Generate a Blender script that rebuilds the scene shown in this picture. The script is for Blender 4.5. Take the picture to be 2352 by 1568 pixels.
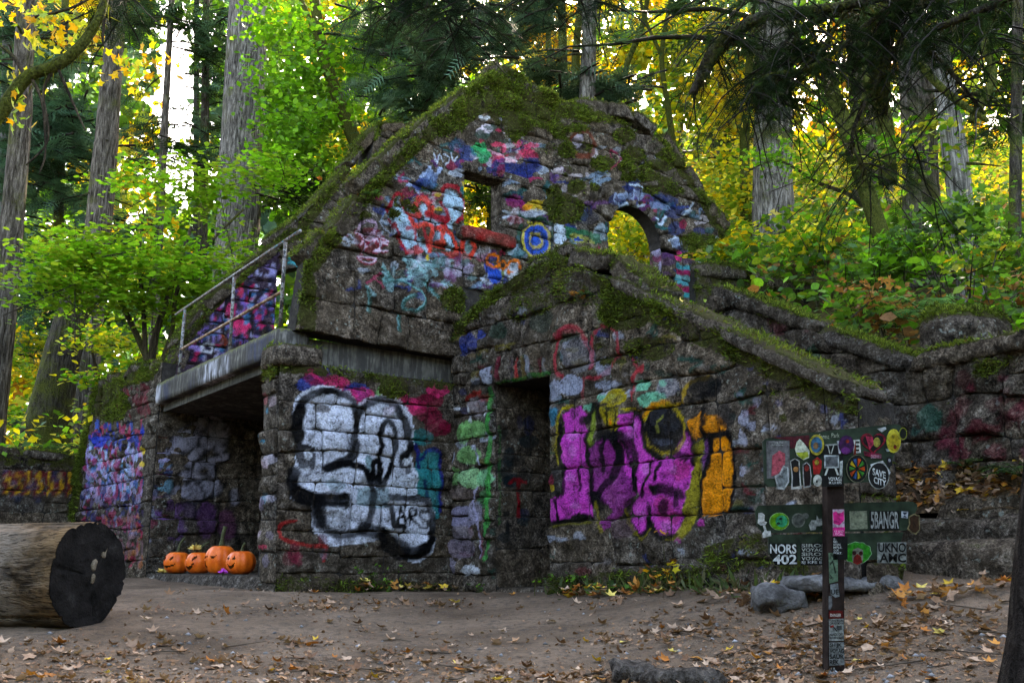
import bpy, math, random
import numpy as np

# ------------------------------------------------------------------ camera, sky, sun, exposure
for o in list(bpy.data.objects): bpy.data.objects.remove(o)
SC = bpy.context.scene
COL = SC.collection
IMG_W, IMG_H = 2352.0, 1568.0
FPX = 2257.0
PITCH = math.radians(12.87)
CAM = np.array([0.0, 0.0, 0.2])
cam_data = bpy.data.cameras.new('camera')
cam_data.sensor_width = 36.0
cam_data.lens = FPX / IMG_W * 36.0
cam_data.clip_start = 0.05
cam_data.clip_end = 800
cam = bpy.data.objects.new('camera', cam_data)
cam.location = CAM
cam.rotation_euler = (math.pi / 2 + PITCH, 0, 0)
COL.objects.link(cam)
SC.camera = cam

SUN_AZ = math.radians(12)      # to the right of straight ahead: the sun stands behind the ruin
SUN_EL = math.radians(38)
world = bpy.data.worlds.new('World')
SC.world = world
world.use_nodes = True
wn = world.node_tree
wn.nodes.clear()
sky = wn.nodes.new('ShaderNodeTexSky')
sky.sky_type = 'NISHITA'
sky.sun_disc = False
sky.sun_elevation = SUN_EL
sky.sun_rotation = SUN_AZ
sky.air_density = 1.0
sky.dust_density = 3.0
sky.ozone_density = 1.0
bg = wn.nodes.new('ShaderNodeBackground')
bg.inputs['Strength'].default_value = 0.15
wo = wn.nodes.new('ShaderNodeOutputWorld')
wn.links.new(sky.outputs[0], bg.inputs[0])
wn.links.new(bg.outputs[0], wo.inputs[0])

sun_data = bpy.data.lights.new('sun', 'SUN')
sun_data.energy = 3.3
sun_data.angle = math.radians(0.55)
sun_data.color = (1.0, 0.95, 0.85)
sun = bpy.data.objects.new('sun', sun_data)
sun.rotation_euler = (-(math.pi / 2 - SUN_EL), 0, -SUN_AZ)
COL.objects.link(sun)

SC.view_settings.view_transform = 'Standard'
SC.view_settings.look = 'None'
SC.view_settings.gamma = 1.0
SC.view_settings.use_curve_mapping = False
SC.view_settings.exposure = 4.2
SC.view_settings.use_white_balance = True
SC.view_settings.white_balance_temperature = 7800
SC.view_settings.white_balance_tint = 10
SC.cycles.use_denoising = True
SC.cycles.max_bounces = 6
SC.cycles.diffuse_bounces = 4
SC.cycles.glossy_bounces = 2
SC.cycles.transmission_bounces = 4
SC.cycles.transparent_max_bounces = 4

# ------------------------------------------------------------------ numeric helpers
RNG = np.random.default_rng(11)
random.seed(5)
cp, sp = math.cos(PITCH), math.sin(PITCH)

def ray(u, v):
    """direction of a picture position, scaled so that its y is 1"""
    dx = (u - IMG_W / 2) / FPX
    dz = (IMG_H / 2 - v) / FPX
    f = cp - dz * sp
    return np.array([dx / f, 1.0, (sp + dz * cp) / f])

def at(u, v, Y):
    return CAM + ray(u, v) * Y

def px_of(p):
    d = np.asarray(p, float) - CAM
    fwd = d[..., 1] * cp + d[..., 2] * sp
    up = -d[..., 1] * sp + d[..., 2] * cp
    return IMG_W / 2 + FPX * d[..., 0] / fwd, IMG_H / 2 - FPX * up / fwd

def lin(c):
    c = np.asarray(c, float)
    return np.where(c <= 0.04045, c / 12.92, ((c + 0.055) / 1.055) ** 2.4)

def _hash(i, j, k, s):
    n = (i * 374761393 + j * 668265263 + k * 2147483647 + s * 1274126177) & 0xFFFFFFFF
    n = ((n ^ (n >> 13)) * 1274126177) & 0xFFFFFFFF
    n = n ^ (n >> 16)
    return (n & 0xFFFF) / 65535.0

def vnoise(p, seed=0):
    """smooth value noise in [-1,1]"""
    p = np.asarray(p, float)
    i = np.floor(p).astype(np.int64)
    f = p - i
    f = f * f * (3 - 2 * f)
    r = 0
    for a in (0, 1):
        for b in (0, 1):
            for c in (0, 1):
                w = (f[..., 0] if a else 1 - f[..., 0]) * (f[..., 1] if b else 1 - f[..., 1]) * (f[..., 2] if c else 1 - f[..., 2])
                r = r + w * _hash(i[..., 0] + a, i[..., 1] + b, i[..., 2] + c, seed)
    return r * 2 - 1

def fbm(p, oct=3, seed=0):
    p = np.asarray(p, float)
    r, a = 0, 1.0
    for k in range(oct):
        r = r + a * vnoise(p * (2.03 ** k), seed + k)
        a *= 0.5
    return r / 1.75

def smooth(e0, e1, x):
    t = np.clip((x - e0) / (e1 - e0), 0, 1)
    return t * t * (3 - 2 * t)

# ------------------------------------------------------------------ object helpers
def mesh_obj(name, verts, faces, mat=None, parent=None, smooth_shade=True, attrs=None):
    me = bpy.data.meshes.new(name)
    verts = np.asarray(verts, np.float32).reshape(-1, 3)
    if isinstance(faces, np.ndarray):
        fl = faces.astype(np.int32)
        me.vertices.add(len(verts)); me.vertices.foreach_set('co', verts.ravel())
        n, k = fl.shape
        me.loops.add(n * k); me.loops.foreach_set('vertex_index', fl.ravel())
        me.polygons.add(n)
        me.polygons.foreach_set('loop_start', np.arange(0, n * k, k, dtype=np.int32))
        me.polygons.foreach_set('loop_total', np.full(n, k, np.int32))
        me.update(calc_edges=True)
    else:
        me.from_pydata(verts.tolist(), [], [list(f) for f in faces])
        me.update()
    if attrs:
        for an, av in attrs.items():
            av = np.asarray(av, np.float32)
            if av.ndim == 2:
                a = me.color_attributes.new(an, 'FLOAT_COLOR', 'POINT')
                if av.shape[1] == 3: av = np.concatenate([av, np.ones((len(av), 1), np.float32)], 1)
                a.data.foreach_set('color', av.ravel())
            else:
                a = me.attributes.new(an, 'FLOAT', 'POINT')
                a.data.foreach_set('value', av)
    if smooth_shade: me.polygons.foreach_set('use_smooth', np.ones(len(me.polygons), bool))
    o = bpy.data.objects.new(name, me)
    if mat: me.materials.append(mat)
    if parent is not None: o.parent = parent
    COL.objects.link(o)
    return o

def tag(o, label=None, cat=None, group=None, kind=None):
    if label: o['label'] = label
    if cat: o['category'] = cat
    if group: o['group'] = group
    if kind: o['kind'] = kind
    return o

def empty(name, label, cat, group=None, loc=None):
    """a thing: an Empty at the origin of the scene's coordinates, so parts keep world coordinates"""
    o = bpy.data.objects.new(name, None)
    o.empty_display_size = 0.1
    COL.objects.link(o)
    tag(o, label, cat, group)
    if loc is not None: o.location = loc
    return o

class MB:
    """collects vertices and faces of one mesh"""
    def __init__(s): s.v = []; s.f = []; s.c = []
    def add(s, verts, faces, col=None):
        b = len(s.v)
        s.v += [tuple(map(float, p)) for p in verts]
        s.f += [tuple(i + b for i in f) for f in faces]
        if col is not None: s.c += [tuple(col)] * len(verts)
        return s
    def box(s, c, ax, ay, az):
        """box from a centre and three half-axis vectors"""
        c, ax, ay, az = (np.asarray(q, float) for q in (c, ax, ay, az))
        vs = [c + i * ax + j * ay + k * az for k in (-1, 1) for j in (-1, 1) for i in (-1, 1)]
        return s.add(vs, [(0, 2, 3, 1), (4, 5, 7, 6), (0, 1, 5, 4), (2, 6, 7, 3), (0, 4, 6, 2), (1, 3, 7, 5)])
    def prism(s, poly, off):
        """closed polygon (3D points) extruded by a vector"""
        n = len(poly); off = np.asarray(off, float)
        vs = [np.asarray(p, float) for p in poly]; vs = vs + [p + off for p in vs]
        return s.add(vs, [tuple(range(n)), tuple(range(2 * n - 1, n - 1, -1))] + [(i, i + n, (i + 1) % n + n, (i + 1) % n) for i in range(n)])
    def build(s, name, mat, parent=None, smooth_shade=False):
        return mesh_obj(name, s.v, s.f, mat, parent, smooth_shade, {'col': np.array(s.c)} if s.c else None)

def tube(pts, rad, seg=10, noise=0.0, nscale=3.0, ridges=0.0, seed=0, cap=True):
    """verts/faces of a tapering tube along points; ridges = bark furrows"""
    pts = np.asarray(pts, float); rad = np.asarray(rad, float)
    n = len(pts)
    tan = np.gradient(pts, axis=0); tan /= np.linalg.norm(tan, axis=1)[:, None] + 1e-9
    ref = np.array([0.0, 0, 1]) if abs(tan[0][2]) < 0.9 else np.array([1.0, 0, 0])
    x = np.cross(ref, tan[0]); x /= np.linalg.norm(x)
    V = []
    for i in range(n):
        x = x - tan[i] * np.dot(x, tan[i]); x /= np.linalg.norm(x) + 1e-9
        y = np.cross(tan[i], x)
        th = np.linspace(0, 2 * math.pi, seg, endpoint=False)
        d = np.cos(th)[:, None] * x + np.sin(th)[:, None] * y
        r = np.full(seg, rad[i])
        if noise or ridges:
            q = pts[i] + d * rad[i]
            if noise: r = r * (1 + noise * fbm(q * nscale, 2, seed))
            if ridges:
                qq = np.stack([np.cos(th) * rad[i] * 16 + 7, np.sin(th) * rad[i] * 16 + 3, np.full(seg, pts[i][2] * 1.6)], 1)
                r = r * (1 + ridges * (1 - 2.2 * np.abs(vnoise(qq, seed + 3)))) 
        V.append(pts[i] + d * r[:, None])
    V = np.concatenate(V)
    F = []
    for i in range(n - 1):
        for j in range(seg):
            k = (j + 1) % seg
            F.append((i * seg + j, i * seg + k, (i + 1) * seg + k, (i + 1) * seg + j))
    if cap:
        F.append(tuple(range(seg - 1, -1, -1))); F.append(tuple(range((n - 1) * seg, n * seg)))
    return V, F

def spline(pts, n):
    """Catmull-Rom through points, n samples"""
    P = np.asarray(pts, float)
    if len(P) < 3: return np.array([P[0] + (P[-1] - P[0]) * t for t in np.linspace(0, 1, n)])
    Q = np.concatenate([[2 * P[0] - P[1]], P, [2 * P[-1] - P[-2]]])
    out = []
    for t in np.linspace(0, len(P) - 1 - 1e-6, n):
        i = int(t); f = t - i
        a, b, c, d = Q[i:i + 4]
        out.append(0.5 * (2 * b + (c - a) * f + (2 * a - 5 * b + 4 * c - d) * f * f + (3 * b - a - 3 * c + d) * f ** 3))
    return np.array(out)

# ------------------------------------------------------------------ materials
def new_mat(name):
    m = bpy.data.materials.new(name); m.use_nodes = True
    nt = m.node_tree; nt.nodes.clear()
    out = nt.nodes.new('ShaderNodeOutputMaterial')
    return m, nt, out

class NT:
    def __init__(s, nt): s.nt = nt
    def n(s, t, **kw):
        nd = s.nt.nodes.new(t)
        for k, v in kw.items():
            if k in nd.inputs: nd.inputs[k].default_value = v
            else: setattr(nd, k, v)
        return nd
    def l(s, a, b): s.nt.links.new(a, b)
    def noise(s, vec, scale, detail=4, rough=0.6, dist=0.0):
        nd = s.n('ShaderNodeTexNoise')
        nd.inputs['Scale'].default_value = scale; nd.inputs['Detail'].default_value = detail
        nd.inputs['Roughness'].default_value = rough; nd.inputs['Distortion'].default_value = dist
        if vec is not None: s.l(vec, nd.inputs['Vector'])
        return nd.outputs['Fac']
    def ramp(s, fac, stops, interp='LINEAR'):
        nd = s.n('ShaderNodeValToRGB'); nd.color_ramp.interpolation = interp
        e = nd.color_ramp.elements
        while len(e) < len(stops): e.new(0.5)
        for el, (p, c) in zip(e, stops):
            el.position = p; el.color = (c, c, c, 1) if np.isscalar(c) else (*c, 1)
        s.l(fac, nd.inputs[0]); return nd.outputs[0]
    def mix(s, fac, a, b, mode='MIX'):
        nd = s.n('ShaderNodeMix', data_type='RGBA', blend_type=mode)
        for sock, v in ((nd.inputs[0], fac), (nd.inputs[6], a), (nd.inputs[7], b)):
            if hasattr(v, 'links') or hasattr(v, 'is_linked'): s.l(v, sock)
            elif np.isscalar(v): sock.default_value = v if sock.type == 'VALUE' else (v, v, v, 1)
            else: sock.default_value = (*v, 1)
        return nd.outputs[2]
    def math(s, op, a, b=0.5, clamp=False):
        nd = s.n('ShaderNodeMath', operation=op, use_clamp=clamp)
        for sock, v in ((nd.inputs[0], a), (nd.inputs[1], b)):
            if hasattr(v, 'is_linked'): s.l(v, sock)
            else: sock.default_value = v
        return nd.outputs[0]
    def bump(s, h, strength, dist, normal=None):
        nd = s.n('ShaderNodeBump'); nd.inputs['Strength'].default_value = strength; nd.inputs['Distance'].default_value = dist
        s.l(h, nd.inputs['Height'])
        if normal is not None: s.l(normal, nd.inputs['Normal'])
        return nd.outputs[0]
    def bsdf(s, out, col, rough=0.85, spec=0.25, normal=None, **kw):
        b = s.n('ShaderNodeBsdfPrincipled')
        if hasattr(col, 'is_linked'): s.l(col, b.inputs['Base Color'])
        else: b.inputs['Base Color'].default_value = (*col, 1)
        if hasattr(rough, 'is_linked'): s.l(rough, b.inputs['Roughness'])
        else: b.inputs['Roughness'].default_value = rough
        b.inputs['Specular IOR Level'].default_value = spec
        if normal is not None: s.l(normal, b.inputs['Normal'])
        for k, v in kw.items(): b.inputs[k].default_value = v
        s.l(b.outputs[0], out.inputs['Surface']); return b

def objcoord(t):
    return t.n('ShaderNodeNewGeometry').outputs['Position']

def stone_material(name, dark=1.0):
    """rough squared stone: basalt browns and greys with relief shade in the colour, lichen, paint (attribute) worn off in the pits, moss (attribute)"""
    m, nt, out = new_mat(name); t = NT(nt)
    P = objcoord(t)
    rnd = t.n('ShaderNodeObjectInfo').outputs['Random']
    big = t.noise(P, 2.2, 4, 0.6)
    mid = t.noise(P, 10, 6, 0.72)
    fine = t.noise(P, 55, 4, 0.7)
    grit = t.noise(P, 150, 2, 0.6)
    c = t.ramp(mid, [(0.36, np.array((0.010, 0.008, 0.006)) * dark), (0.47, np.array((0.064, 0.051, 0.040)) * dark), (0.57, np.array((0.150, 0.124, 0.100)) * dark), (0.70, np.array((0.38, 0.33, 0.28)) * dark)])  # pits darker, highs lighter: relief shade put into the stone colour
    c = t.mix(1.0, c, t.ramp(fine, [(0.34, 0.25), (0.50, 0.95), (0.64, 2.1)]), 'MULTIPLY')
    tint = t.ramp(rnd, [(0.0, (0.78, 0.76, 0.76)), (0.35, (1.0, 0.95, 0.90)), (0.7, (1.2, 1.08, 0.95)), (1.0, (0.88, 0.92, 1.0))])
    c = t.mix(1.0, c, tint, 'MULTIPLY')
    c = t.mix(t.ramp(big, [(0.40, 0.0), (0.66, 0.55)]), c, (0.085, 0.062, 0.040))
    lich = t.ramp(t.noise(P, 26, 3, 0.5), [(0.60, 0.0), (0.68, 0.75)])
    lich2 = t.math('MULTIPLY', lich, t.ramp(t.noise(P, 3.5, 2), [(0.50, 0.0), (0.62, 1.0)]))
    c = t.mix(lich2, c, (0.33, 0.35, 0.30))
    pa = t.n('ShaderNodeVertexColor', layer_name='paint')
    wear = t.ramp(t.mix(0.62, mid, fine), [(0.36, 0.12), (0.455, 1.0)])
    fade = t.ramp(t.noise(P, 5, 3, 0.6), [(0.25, 0.7), (0.45, 1.0)])
    pf = t.math('MULTIPLY', t.math('MULTIPLY', pa.outputs['Alpha'], wear), fade, True)
    pcol = t.mix(0.75, pa.outputs['Color'], t.mix(1.0, pa.outputs['Color'], t.ramp(t.mix(0.5, fine, mid), [(0.38, 0.22), (0.50, 1.0), (0.62, 1.75)]), 'MULTIPLY'))  # the same relief shade put into the paint colour
    c = t.mix(pf, c, pcol)
    mo = t.n('ShaderNodeAttribute', attribute_name='moss').outputs['Fac']
    mn = t.math('ADD', t.math('MULTIPLY', mo, 1.25), t.math('MULTIPLY', t.math('SUBTRACT', mid, 0.5), 1.8))
    mf = t.ramp(mn, [(0.48, 0.0), (0.62, 1.0)])
    mcol = t.ramp(fine, [(0.3, (0.014, 0.016, 0.004)), (0.55, (0.055, 0.058, 0.012)), (0.75, (0.13, 0.125, 0.028))])
    mcol = t.mix(t.ramp(t.noise(P, 4, 2), [(0.4, 0.0), (0.6, 0.6)]), mcol, (0.050, 0.038, 0.016))
    c = t.mix(mf, c, mcol)
    h = t.math('ADD', t.math('MULTIPLY', mid, 1.0), t.math('ADD', t.math('MULTIPLY', fine, 0.55), t.math('MULTIPLY', grit, 0.25)))
    nrm = t.bump(h, 1.0, 0.13)
    rough = t.ramp(pf, [(0.0, 0.88), (1.0, 0.55)])
    t.bsdf(out, c, rough, 0.05, nrm)
    return m

def simple_stone(name, ramp_cols, scale=8, bump=0.6, bdist=0.03):
    m, nt, out = new_mat(name); t = NT(nt); P = objcoord(t)
    a = t.noise(P, scale, 6, 0.65); b = t.noise(P, scale * 7, 3, 0.6)
    c = t.ramp(a, ramp_cols)
    c = t.mix(t.ramp(b, [(0.35, 0.45), (0.6, 0.0)]), c, tuple(x * 0.4 for x in ramp_cols[0][1]))
    h = t.math('ADD', a, t.math('MULTIPLY', b, 0.5))
    t.bsdf(out, c, 0.9, 0.04, t.bump(h, bump, bdist)); return m

def concrete_material():
    m, nt, out = new_mat('balcony_concrete'); t = NT(nt); P = objcoord(t)
    mp = t.n('ShaderNodeMapping'); mp.inputs['Scale'].default_value = (1, 1, 0.12); t.l(P, mp.inputs[0])
    st = t.noise(mp.outputs[0], 22, 5, 0.65)
    a = t.noise(P, 5, 5, 0.6); b = t.noise(P, 60, 3)
    c = t.ramp(a, [(0.3, (0.03, 0.027, 0.023)), (0.55, (0.095, 0.088, 0.076)), (0.75, (0.18, 0.17, 0.15))])
    c = t.mix(t.ramp(st, [(0.46, 0.8), (0.56, 0.0)]), c, (0.03, 0.028, 0.026))
    pa = t.n('ShaderNodeVertexColor', layer_name='paint')
    c = t.mix(t.math('MULTIPLY', pa.outputs['Alpha'], t.ramp(st, [(0.42, 0.0), (0.6, 1.0)])), c, pa.outputs['Color'])
    mo = t.n('ShaderNodeAttribute', attribute_name='moss').outputs['Fac']
    mf = t.ramp(t.math('ADD', t.math('MULTIPLY', mo, 1.2), t.math('MULTIPLY', t.math('SUBTRACT', st, 0.5), 1.6)), [(0.5, 0.0), (0.7, 0.9)])
    c = t.mix(mf, c, t.ramp(b, [(0.3, (0.03, 0.032, 0.01)), (0.7, (0.10, 0.10, 0.035))]))
    h = t.math('ADD', a, t.math('MULTIPLY', b, 0.4))
    t.bsdf(out, c, 0.88, 0.04, t.bump(h, 0.5, 0.02)); return m

def leaf_material(name, trans=0.45, rough=0.55, spec=0.3, gain=1.0):
    """leaf: colour per leaf from the attribute, light shining through"""
    m, nt, out = new_mat(name); t = NT(nt)
    c = t.n('ShaderNodeVertexColor', layer_name='col').outputs['Color']
    P = objcoord(t)
    c = t.mix(1.0, c, t.ramp(t.noise(P, 40, 2), [(0.3, 0.75 * gain), (0.7, 1.2 * gain)]), 'MULTIPLY')
    b = t.n('ShaderNodeBsdfPrincipled'); t.l(c, b.inputs['Base Color'])
    b.inputs['Roughness'].default_value = rough; b.inputs['Specular IOR Level'].default_value = spec
    tr = t.n('ShaderNodeBsdfTranslucent')
    t.l(t.mix(1.0, c, (1.25, 1.2, 0.7), 'MULTIPLY'), tr.inputs['Color'])
    mx = t.n('ShaderNodeMixShader'); mx.inputs[0].default_value = trans
    t.l(b.outputs[0], mx.inputs[1]); t.l(tr.outputs[0], mx.inputs[2]); t.l(mx.outputs[0], out.inputs['Surface'])
    return m

def bark_material(name, lo, mid, hi, moss=0.0, vscale=0.14, scale=26):
    m, nt, out = new_mat(name); t = NT(nt); P = objcoord(t)
    mp = t.n('ShaderNodeMapping'); mp.inputs['Scale'].default_value = (1, 1, vscale); t.l(P, mp.inputs[0])
    a = t.noise(mp.outputs[0], scale, 5, 0.65, 0.4); b = t.noise(P, 60, 3, 0.6); big = t.noise(P, 1.6, 3)
    c = t.ramp(a, [(0.34, lo), (0.5, mid), (0.66, hi)])
    c = t.mix(t.ramp(b, [(0.3, 0.5), (0.55, 0.0)]), c, tuple(x * 0.5 for x in lo))
    if moss:
        mm = t.ramp(t.math('ADD', t.math('MULTIPLY', big, 1.0), t.math('MULTIPLY', b, 0.45)), [(0.85 - moss * 0.5, 0.0), (1.0 - moss * 0.5, 0.9)])
        c = t.mix(mm, c, t.ramp(b, [(0.3, (0.012, 0.016, 0.003)), (0.7, (0.085, 0.09, 0.016))]))
    h = t.math('ADD', a, t.math('MULTIPLY', b, 0.3))
    t.bsdf(out, c, 0.92, 0.03, t.bump(h, 1.0, 0.06)); return m

def flat_material(name, col, rough=0.6, spec=0.3, var=0.25, scale=40):
    """painted or printed surface with a little dirt"""
    m, nt, out = new_mat(name); t = NT(nt); P = objcoord(t)
    c = t.mix(1.0, tuple(col), t.ramp(t.noise(P, scale, 4, 0.65), [(0.3, 1 - var * 1.6), (0.65, 1 + var * 0.4)]), 'MULTIPLY')
    t.bsdf(out, c, rough, spec * .25, t.bump(t.noise(P, scale * 3, 3), 0.15, 0.004)); return m

M_STONE = stone_material('stone')
M_MORTAR = simple_stone('mortar', [(0.3, (0.012, 0.010, 0.009)), (0.6, (0.035, 0.03, 0.026)), (0.8, (0.08, 0.07, 0.06))], 12, 0.8, 0.02)
M_CONC = concrete_material()
M_LEAF = leaf_material('foliage', 0.5, 0.55, 0.15)
M_NEEDLE = leaf_material('needles', 0.3, 0.6, 0.08)
M_DRYLEAF = leaf_material('fallen_leaf', 0.15, 0.65, 0.08)
M_MOSS = leaf_material('moss_fibres', 0.3, 0.8, 0.03)
M_FIR = bark_material('fir_bark', (0.016, 0.012, 0.009), (0.072, 0.059, 0.047), (0.18, 0.15, 0.125), 0.18)
M_FIR2 = bark_material('grey_fir_bark', (0.018, 0.015, 0.013), (0.105, 0.092, 0.080), (0.25, 0.225, 0.20), 0.14)
M_DARKBARK = bark_material('dark_bark', (0.010, 0.008, 0.006), (0.032, 0.026, 0.02), (0.075, 0.062, 0.05), 0.35)
M_MOSSBARK = bark_material('mossy_bark', (0.012, 0.010, 0.008), (0.035, 0.03, 0.02), (0.07, 0.06, 0.045), 0.85)
M_SNAG = bark_material('bleached_wood', (0.04, 0.035, 0.03), (0.16, 0.145, 0.13), (0.36, 0.33, 0.30), 0.0, 0.06)
M_TWIG = bark_material('twig_bark', (0.015, 0.012, 0.009), (0.04, 0.03, 0.02), (0.08, 0.06, 0.04), 0.2)
# ------------------------------------------------------------------ plan of the ruin
A = math.radians(36.5)
R2 = np.array([math.cos(A), math.sin(A)])      # along the gable walls, away to the right
E2 = np.array([math.sin(A), -math.cos(A)])     # along the side walls, towards the viewer
def xy_at(u, v, Y): p = at(u, v, Y); return p[:2]
C2 = xy_at(632, 1347, 9.0)                      # near corner of the ruin

class Plane:
    """upright plane: O (x,y), direction d, outward normal n, both in plan; positions on it are (s, z)"""
    def __init__(s, O, d, n): s.O = np.array(O, float); s.d = np.array(d, float) / np.linalg.norm(d); s.n = np.array(n, float) / np.linalg.norm(n)
    def uv(s, u, v):
        r = ray(u, v)
        t = np.dot(s.O - CAM[:2], s.n) / np.dot(r[:2], s.n)
        p = CAM + r * t
        return np.array([np.dot(p[:2] - s.O, s.d), p[2]])
    def depth(s, u, v):
        r = ray(u, v); return np.dot(s.O - CAM[:2], s.n) / np.dot(r[:2], s.n)
    def pt(s, S, Z, D=0.0):
        S = np.asarray(S, float); Z = np.asarray(Z, float); D = np.asarray(D, float) + 0 * S
        return np.stack([s.O[0] + s.d[0] * S + s.n[0] * D, s.O[1] + s.d[1] * S + s.n[1] * D, Z + 0 * S], -1)
    def shifted(s, k): return Plane(s.O + s.n * k, s.d, s.n)

P1 = Plane(C2, R2, E2)                               # silver wall
S_S = P1.uv(1040, 1300)[0]
S2 = C2 + R2 * S_S                                   # inner corner between silver wall and door wall
PD = Plane(S2, E2, -R2)                              # door wall and stair parapet
PE = Plane(C2, -E2, -R2)                             # left end face of the silver wall, balcony edge line
S_F = PE.uv(335, 1310)[0]
F2 = C2 - E2 * S_F                                   # far pier of the open bay
P2 = Plane(F2, R2, E2)                               # far gable wall
G2 = xy_at(165, 1200, 14.2)
dFG = (G2 - F2) / np.linalg.norm(G2 - F2)
PL = Plane(F2, dFG, np.array([dFG[1], -dFG[0]]) if np.dot(np.array([dFG[1], -dFG[0]]), -F2) > 0 else np.array([-dFG[1], dFG[0]]))
PR = Plane(S2 + R2 * 1.6, E2, -R2)                   # second stair parapet and retaining wall
PG = Plane(G2, -R2, E2)                              # low garden wall at the left
S_E = PD.uv(1972, 1290)[0]
E_END = S2 + E2 * S_E

# ------------------------------------------------------------------ terrain
def far_h(x, y):
    h = smooth(-2.0, 6.0, x)
    z = 1.6 + 0.06 * (y - 13) + h * np.clip(y - 8, -4, 60) * 0.45
    z = z + 0.25 * fbm(np.stack([x * 0.35, y * 0.35, 0 * x], -1), 3, 4)
    return z

_cp = [  # (u, v, Y) seen ground positions
    (632, 1352, 9.0), (1040, 1358, 10.3), (1265, 1358, 9.1), (1600, 1338, 7.9), (1900, 1300, 6.9), (335, 1328, 12.0), (165, 1330, 14.0),
    (0, 1330, 13.3), (2230, 1346, 6.3), (2352, 1340, 5.9), (1780, 1372, 6.7), (900, 1372, 8.6), (450, 1350, 9.5), (220, 1440, 6.6),
    (1176, 1568, 5.1), (600, 1568, 5.1), (50, 1568, 5.2), (1700, 1568, 5.0), (2250, 1560, 4.6), (1176, 1440, 7.0), (700, 1450, 6.9), (1600, 1440, 6.3), (2100, 1420, 5.8), (60, 1470, 6.2)]
_cx = np.array([at(*c) for c in _cp] + [[0, 0, -1.0], [-4, 0, -1.0], [4, 0, -0.9], [0, -6, -1.5], [-9, 8, -0.3], [-9, 2, -0.8], [7, 2, -0.3], [9, -3, -0.5]])
def _tps(d): return np.where(d > 1e-9, d * d * np.log(d + 1e-9), 0)
_n = len(_cx)
_K = _tps(np.linalg.norm(_cx[:, None, :2] - _cx[None, :, :2], axis=2)) + np.eye(_n) * 0.4
_Pm = np.concatenate([np.ones((_n, 1)), _cx[:, :2]], 1)
_w = np.linalg.solve(np.block([[_K, _Pm], [_Pm.T, np.zeros((3, 3))]]), np.concatenate([_cx[:, 2], np.zeros(3)]))
def near_h(x, y):
    sh = np.shape(x)
    q = np.stack([np.ravel(x), np.ravel(y)], 1)
    d = np.linalg.norm(q[:, None] - _cx[None, :, :2], axis=2)
    z = _tps(d) @ _w[:_n] + _w[_n] + q @ _w[_n + 1:]
    return np.clip(z.reshape(sh), -2.5, 0.6)

_pr_end = PR.O + E2 * 12
NEAR = np.array([(-30, -8), (-30, (PG.O + PG.d * 30)[1] if False else 0), *[tuple(PG.O + PG.d * 26 + np.array([0, 0.25]))], tuple(G2 + np.array([0.0, 0.25])), tuple(F2 + np.array([0.3, 0.5])),
                 tuple(F2 + R2 * 3), tuple(PR.O + E2 * 3.0 + R2 * 0.2), tuple(_pr_end + R2 * 0.2), (20, -8)])
def in_poly(x, y, poly):
    r = np.zeros(np.shape(x), bool)
    n = len(poly)
    for i in range(n):
        x0, y0 = poly[i]; x1, y1 = poly[(i + 1) % n]
        c = ((y0 > y) != (y1 > y)) & (x < (x1 - x0) * (y - y0) / (y1 - y0 + 1e-12) + x0)
        r ^= c
    return r
def ground_h(x, y):
    x = np.asarray(x, float); y = np.asarray(y, float)
    near = in_poly(x, y, NEAR)
    zn = near_h(x, y) + 0.03 * fbm(np.stack([x * 1.3, y * 1.3, 0 * x], -1), 3, 9) + 0.008 * vnoise(np.stack([x * 9, y * 9, 0 * x], -1), 2)
    return np.where(near, zn, far_h(x, y))

def ground_material():
    m, nt, out = new_mat('forest_floor'); t = NT(nt); P = objcoord(t)
    a = t.noise(P, 1.3, 5, 0.6); b = t.noise(P, 18, 5, 0.7); d = t.noise(P, 90, 3, 0.6)
    c = t.ramp(a, [(0.35, (0.076, 0.050, 0.032)), (0.6, (0.155, 0.106, 0.072))])
    c = t.mix(t.ramp(b, [(0.36, 0.75), (0.52, 0.0)]), c, (0.05, 0.04, 0.033))
    c = t.mix(t.ramp(d, [(0.62, 0.0), (0.72, 0.5)]), c, (0.27, 0.25, 0.23))
    vor = t.n('ShaderNodeTexVoronoi'); vor.inputs['Scale'].default_value = 34; t.l(P, vor.inputs['Vector'])
    peb = t.ramp(vor.outputs['Distance'], [(0.10, 0.6), (0.18, 0.0)])
    c = t.mix(t.math('MULTIPLY', peb, t.ramp(t.noise(P, 5, 2), [(0.5, 0.0), (0.6, 0.9)])), c, (0.20, 0.19, 0.19))
    # beyond the yard: dark leafy soil
    sx = t.n('ShaderNodeSeparateXYZ'); t.l(P, sx.inputs[0])
    h = t.ramp(t.math('MULTIPLY', sx.outputs['Z'], 0.4), [(0.30, 0.0), (0.5, 1.0)])
    c = t.mix(h, c, t.ramp(b, [(0.35, (0.02, 0.018, 0.008)), (0.55, (0.07, 0.055, 0.02)), (0.7, (0.16, 0.10, 0.035))]))
    hh = t.math('ADD', t.math('MULTIPLY', b, 0.8), t.math('ADD', t.math('MULTIPLY', d, 0.35), t.math('MULTIPLY', peb, 0.3)))
    t.bsdf(out, c, 0.95, 0.03, t.bump(hh, 1.0, 0.05)); return m

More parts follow.
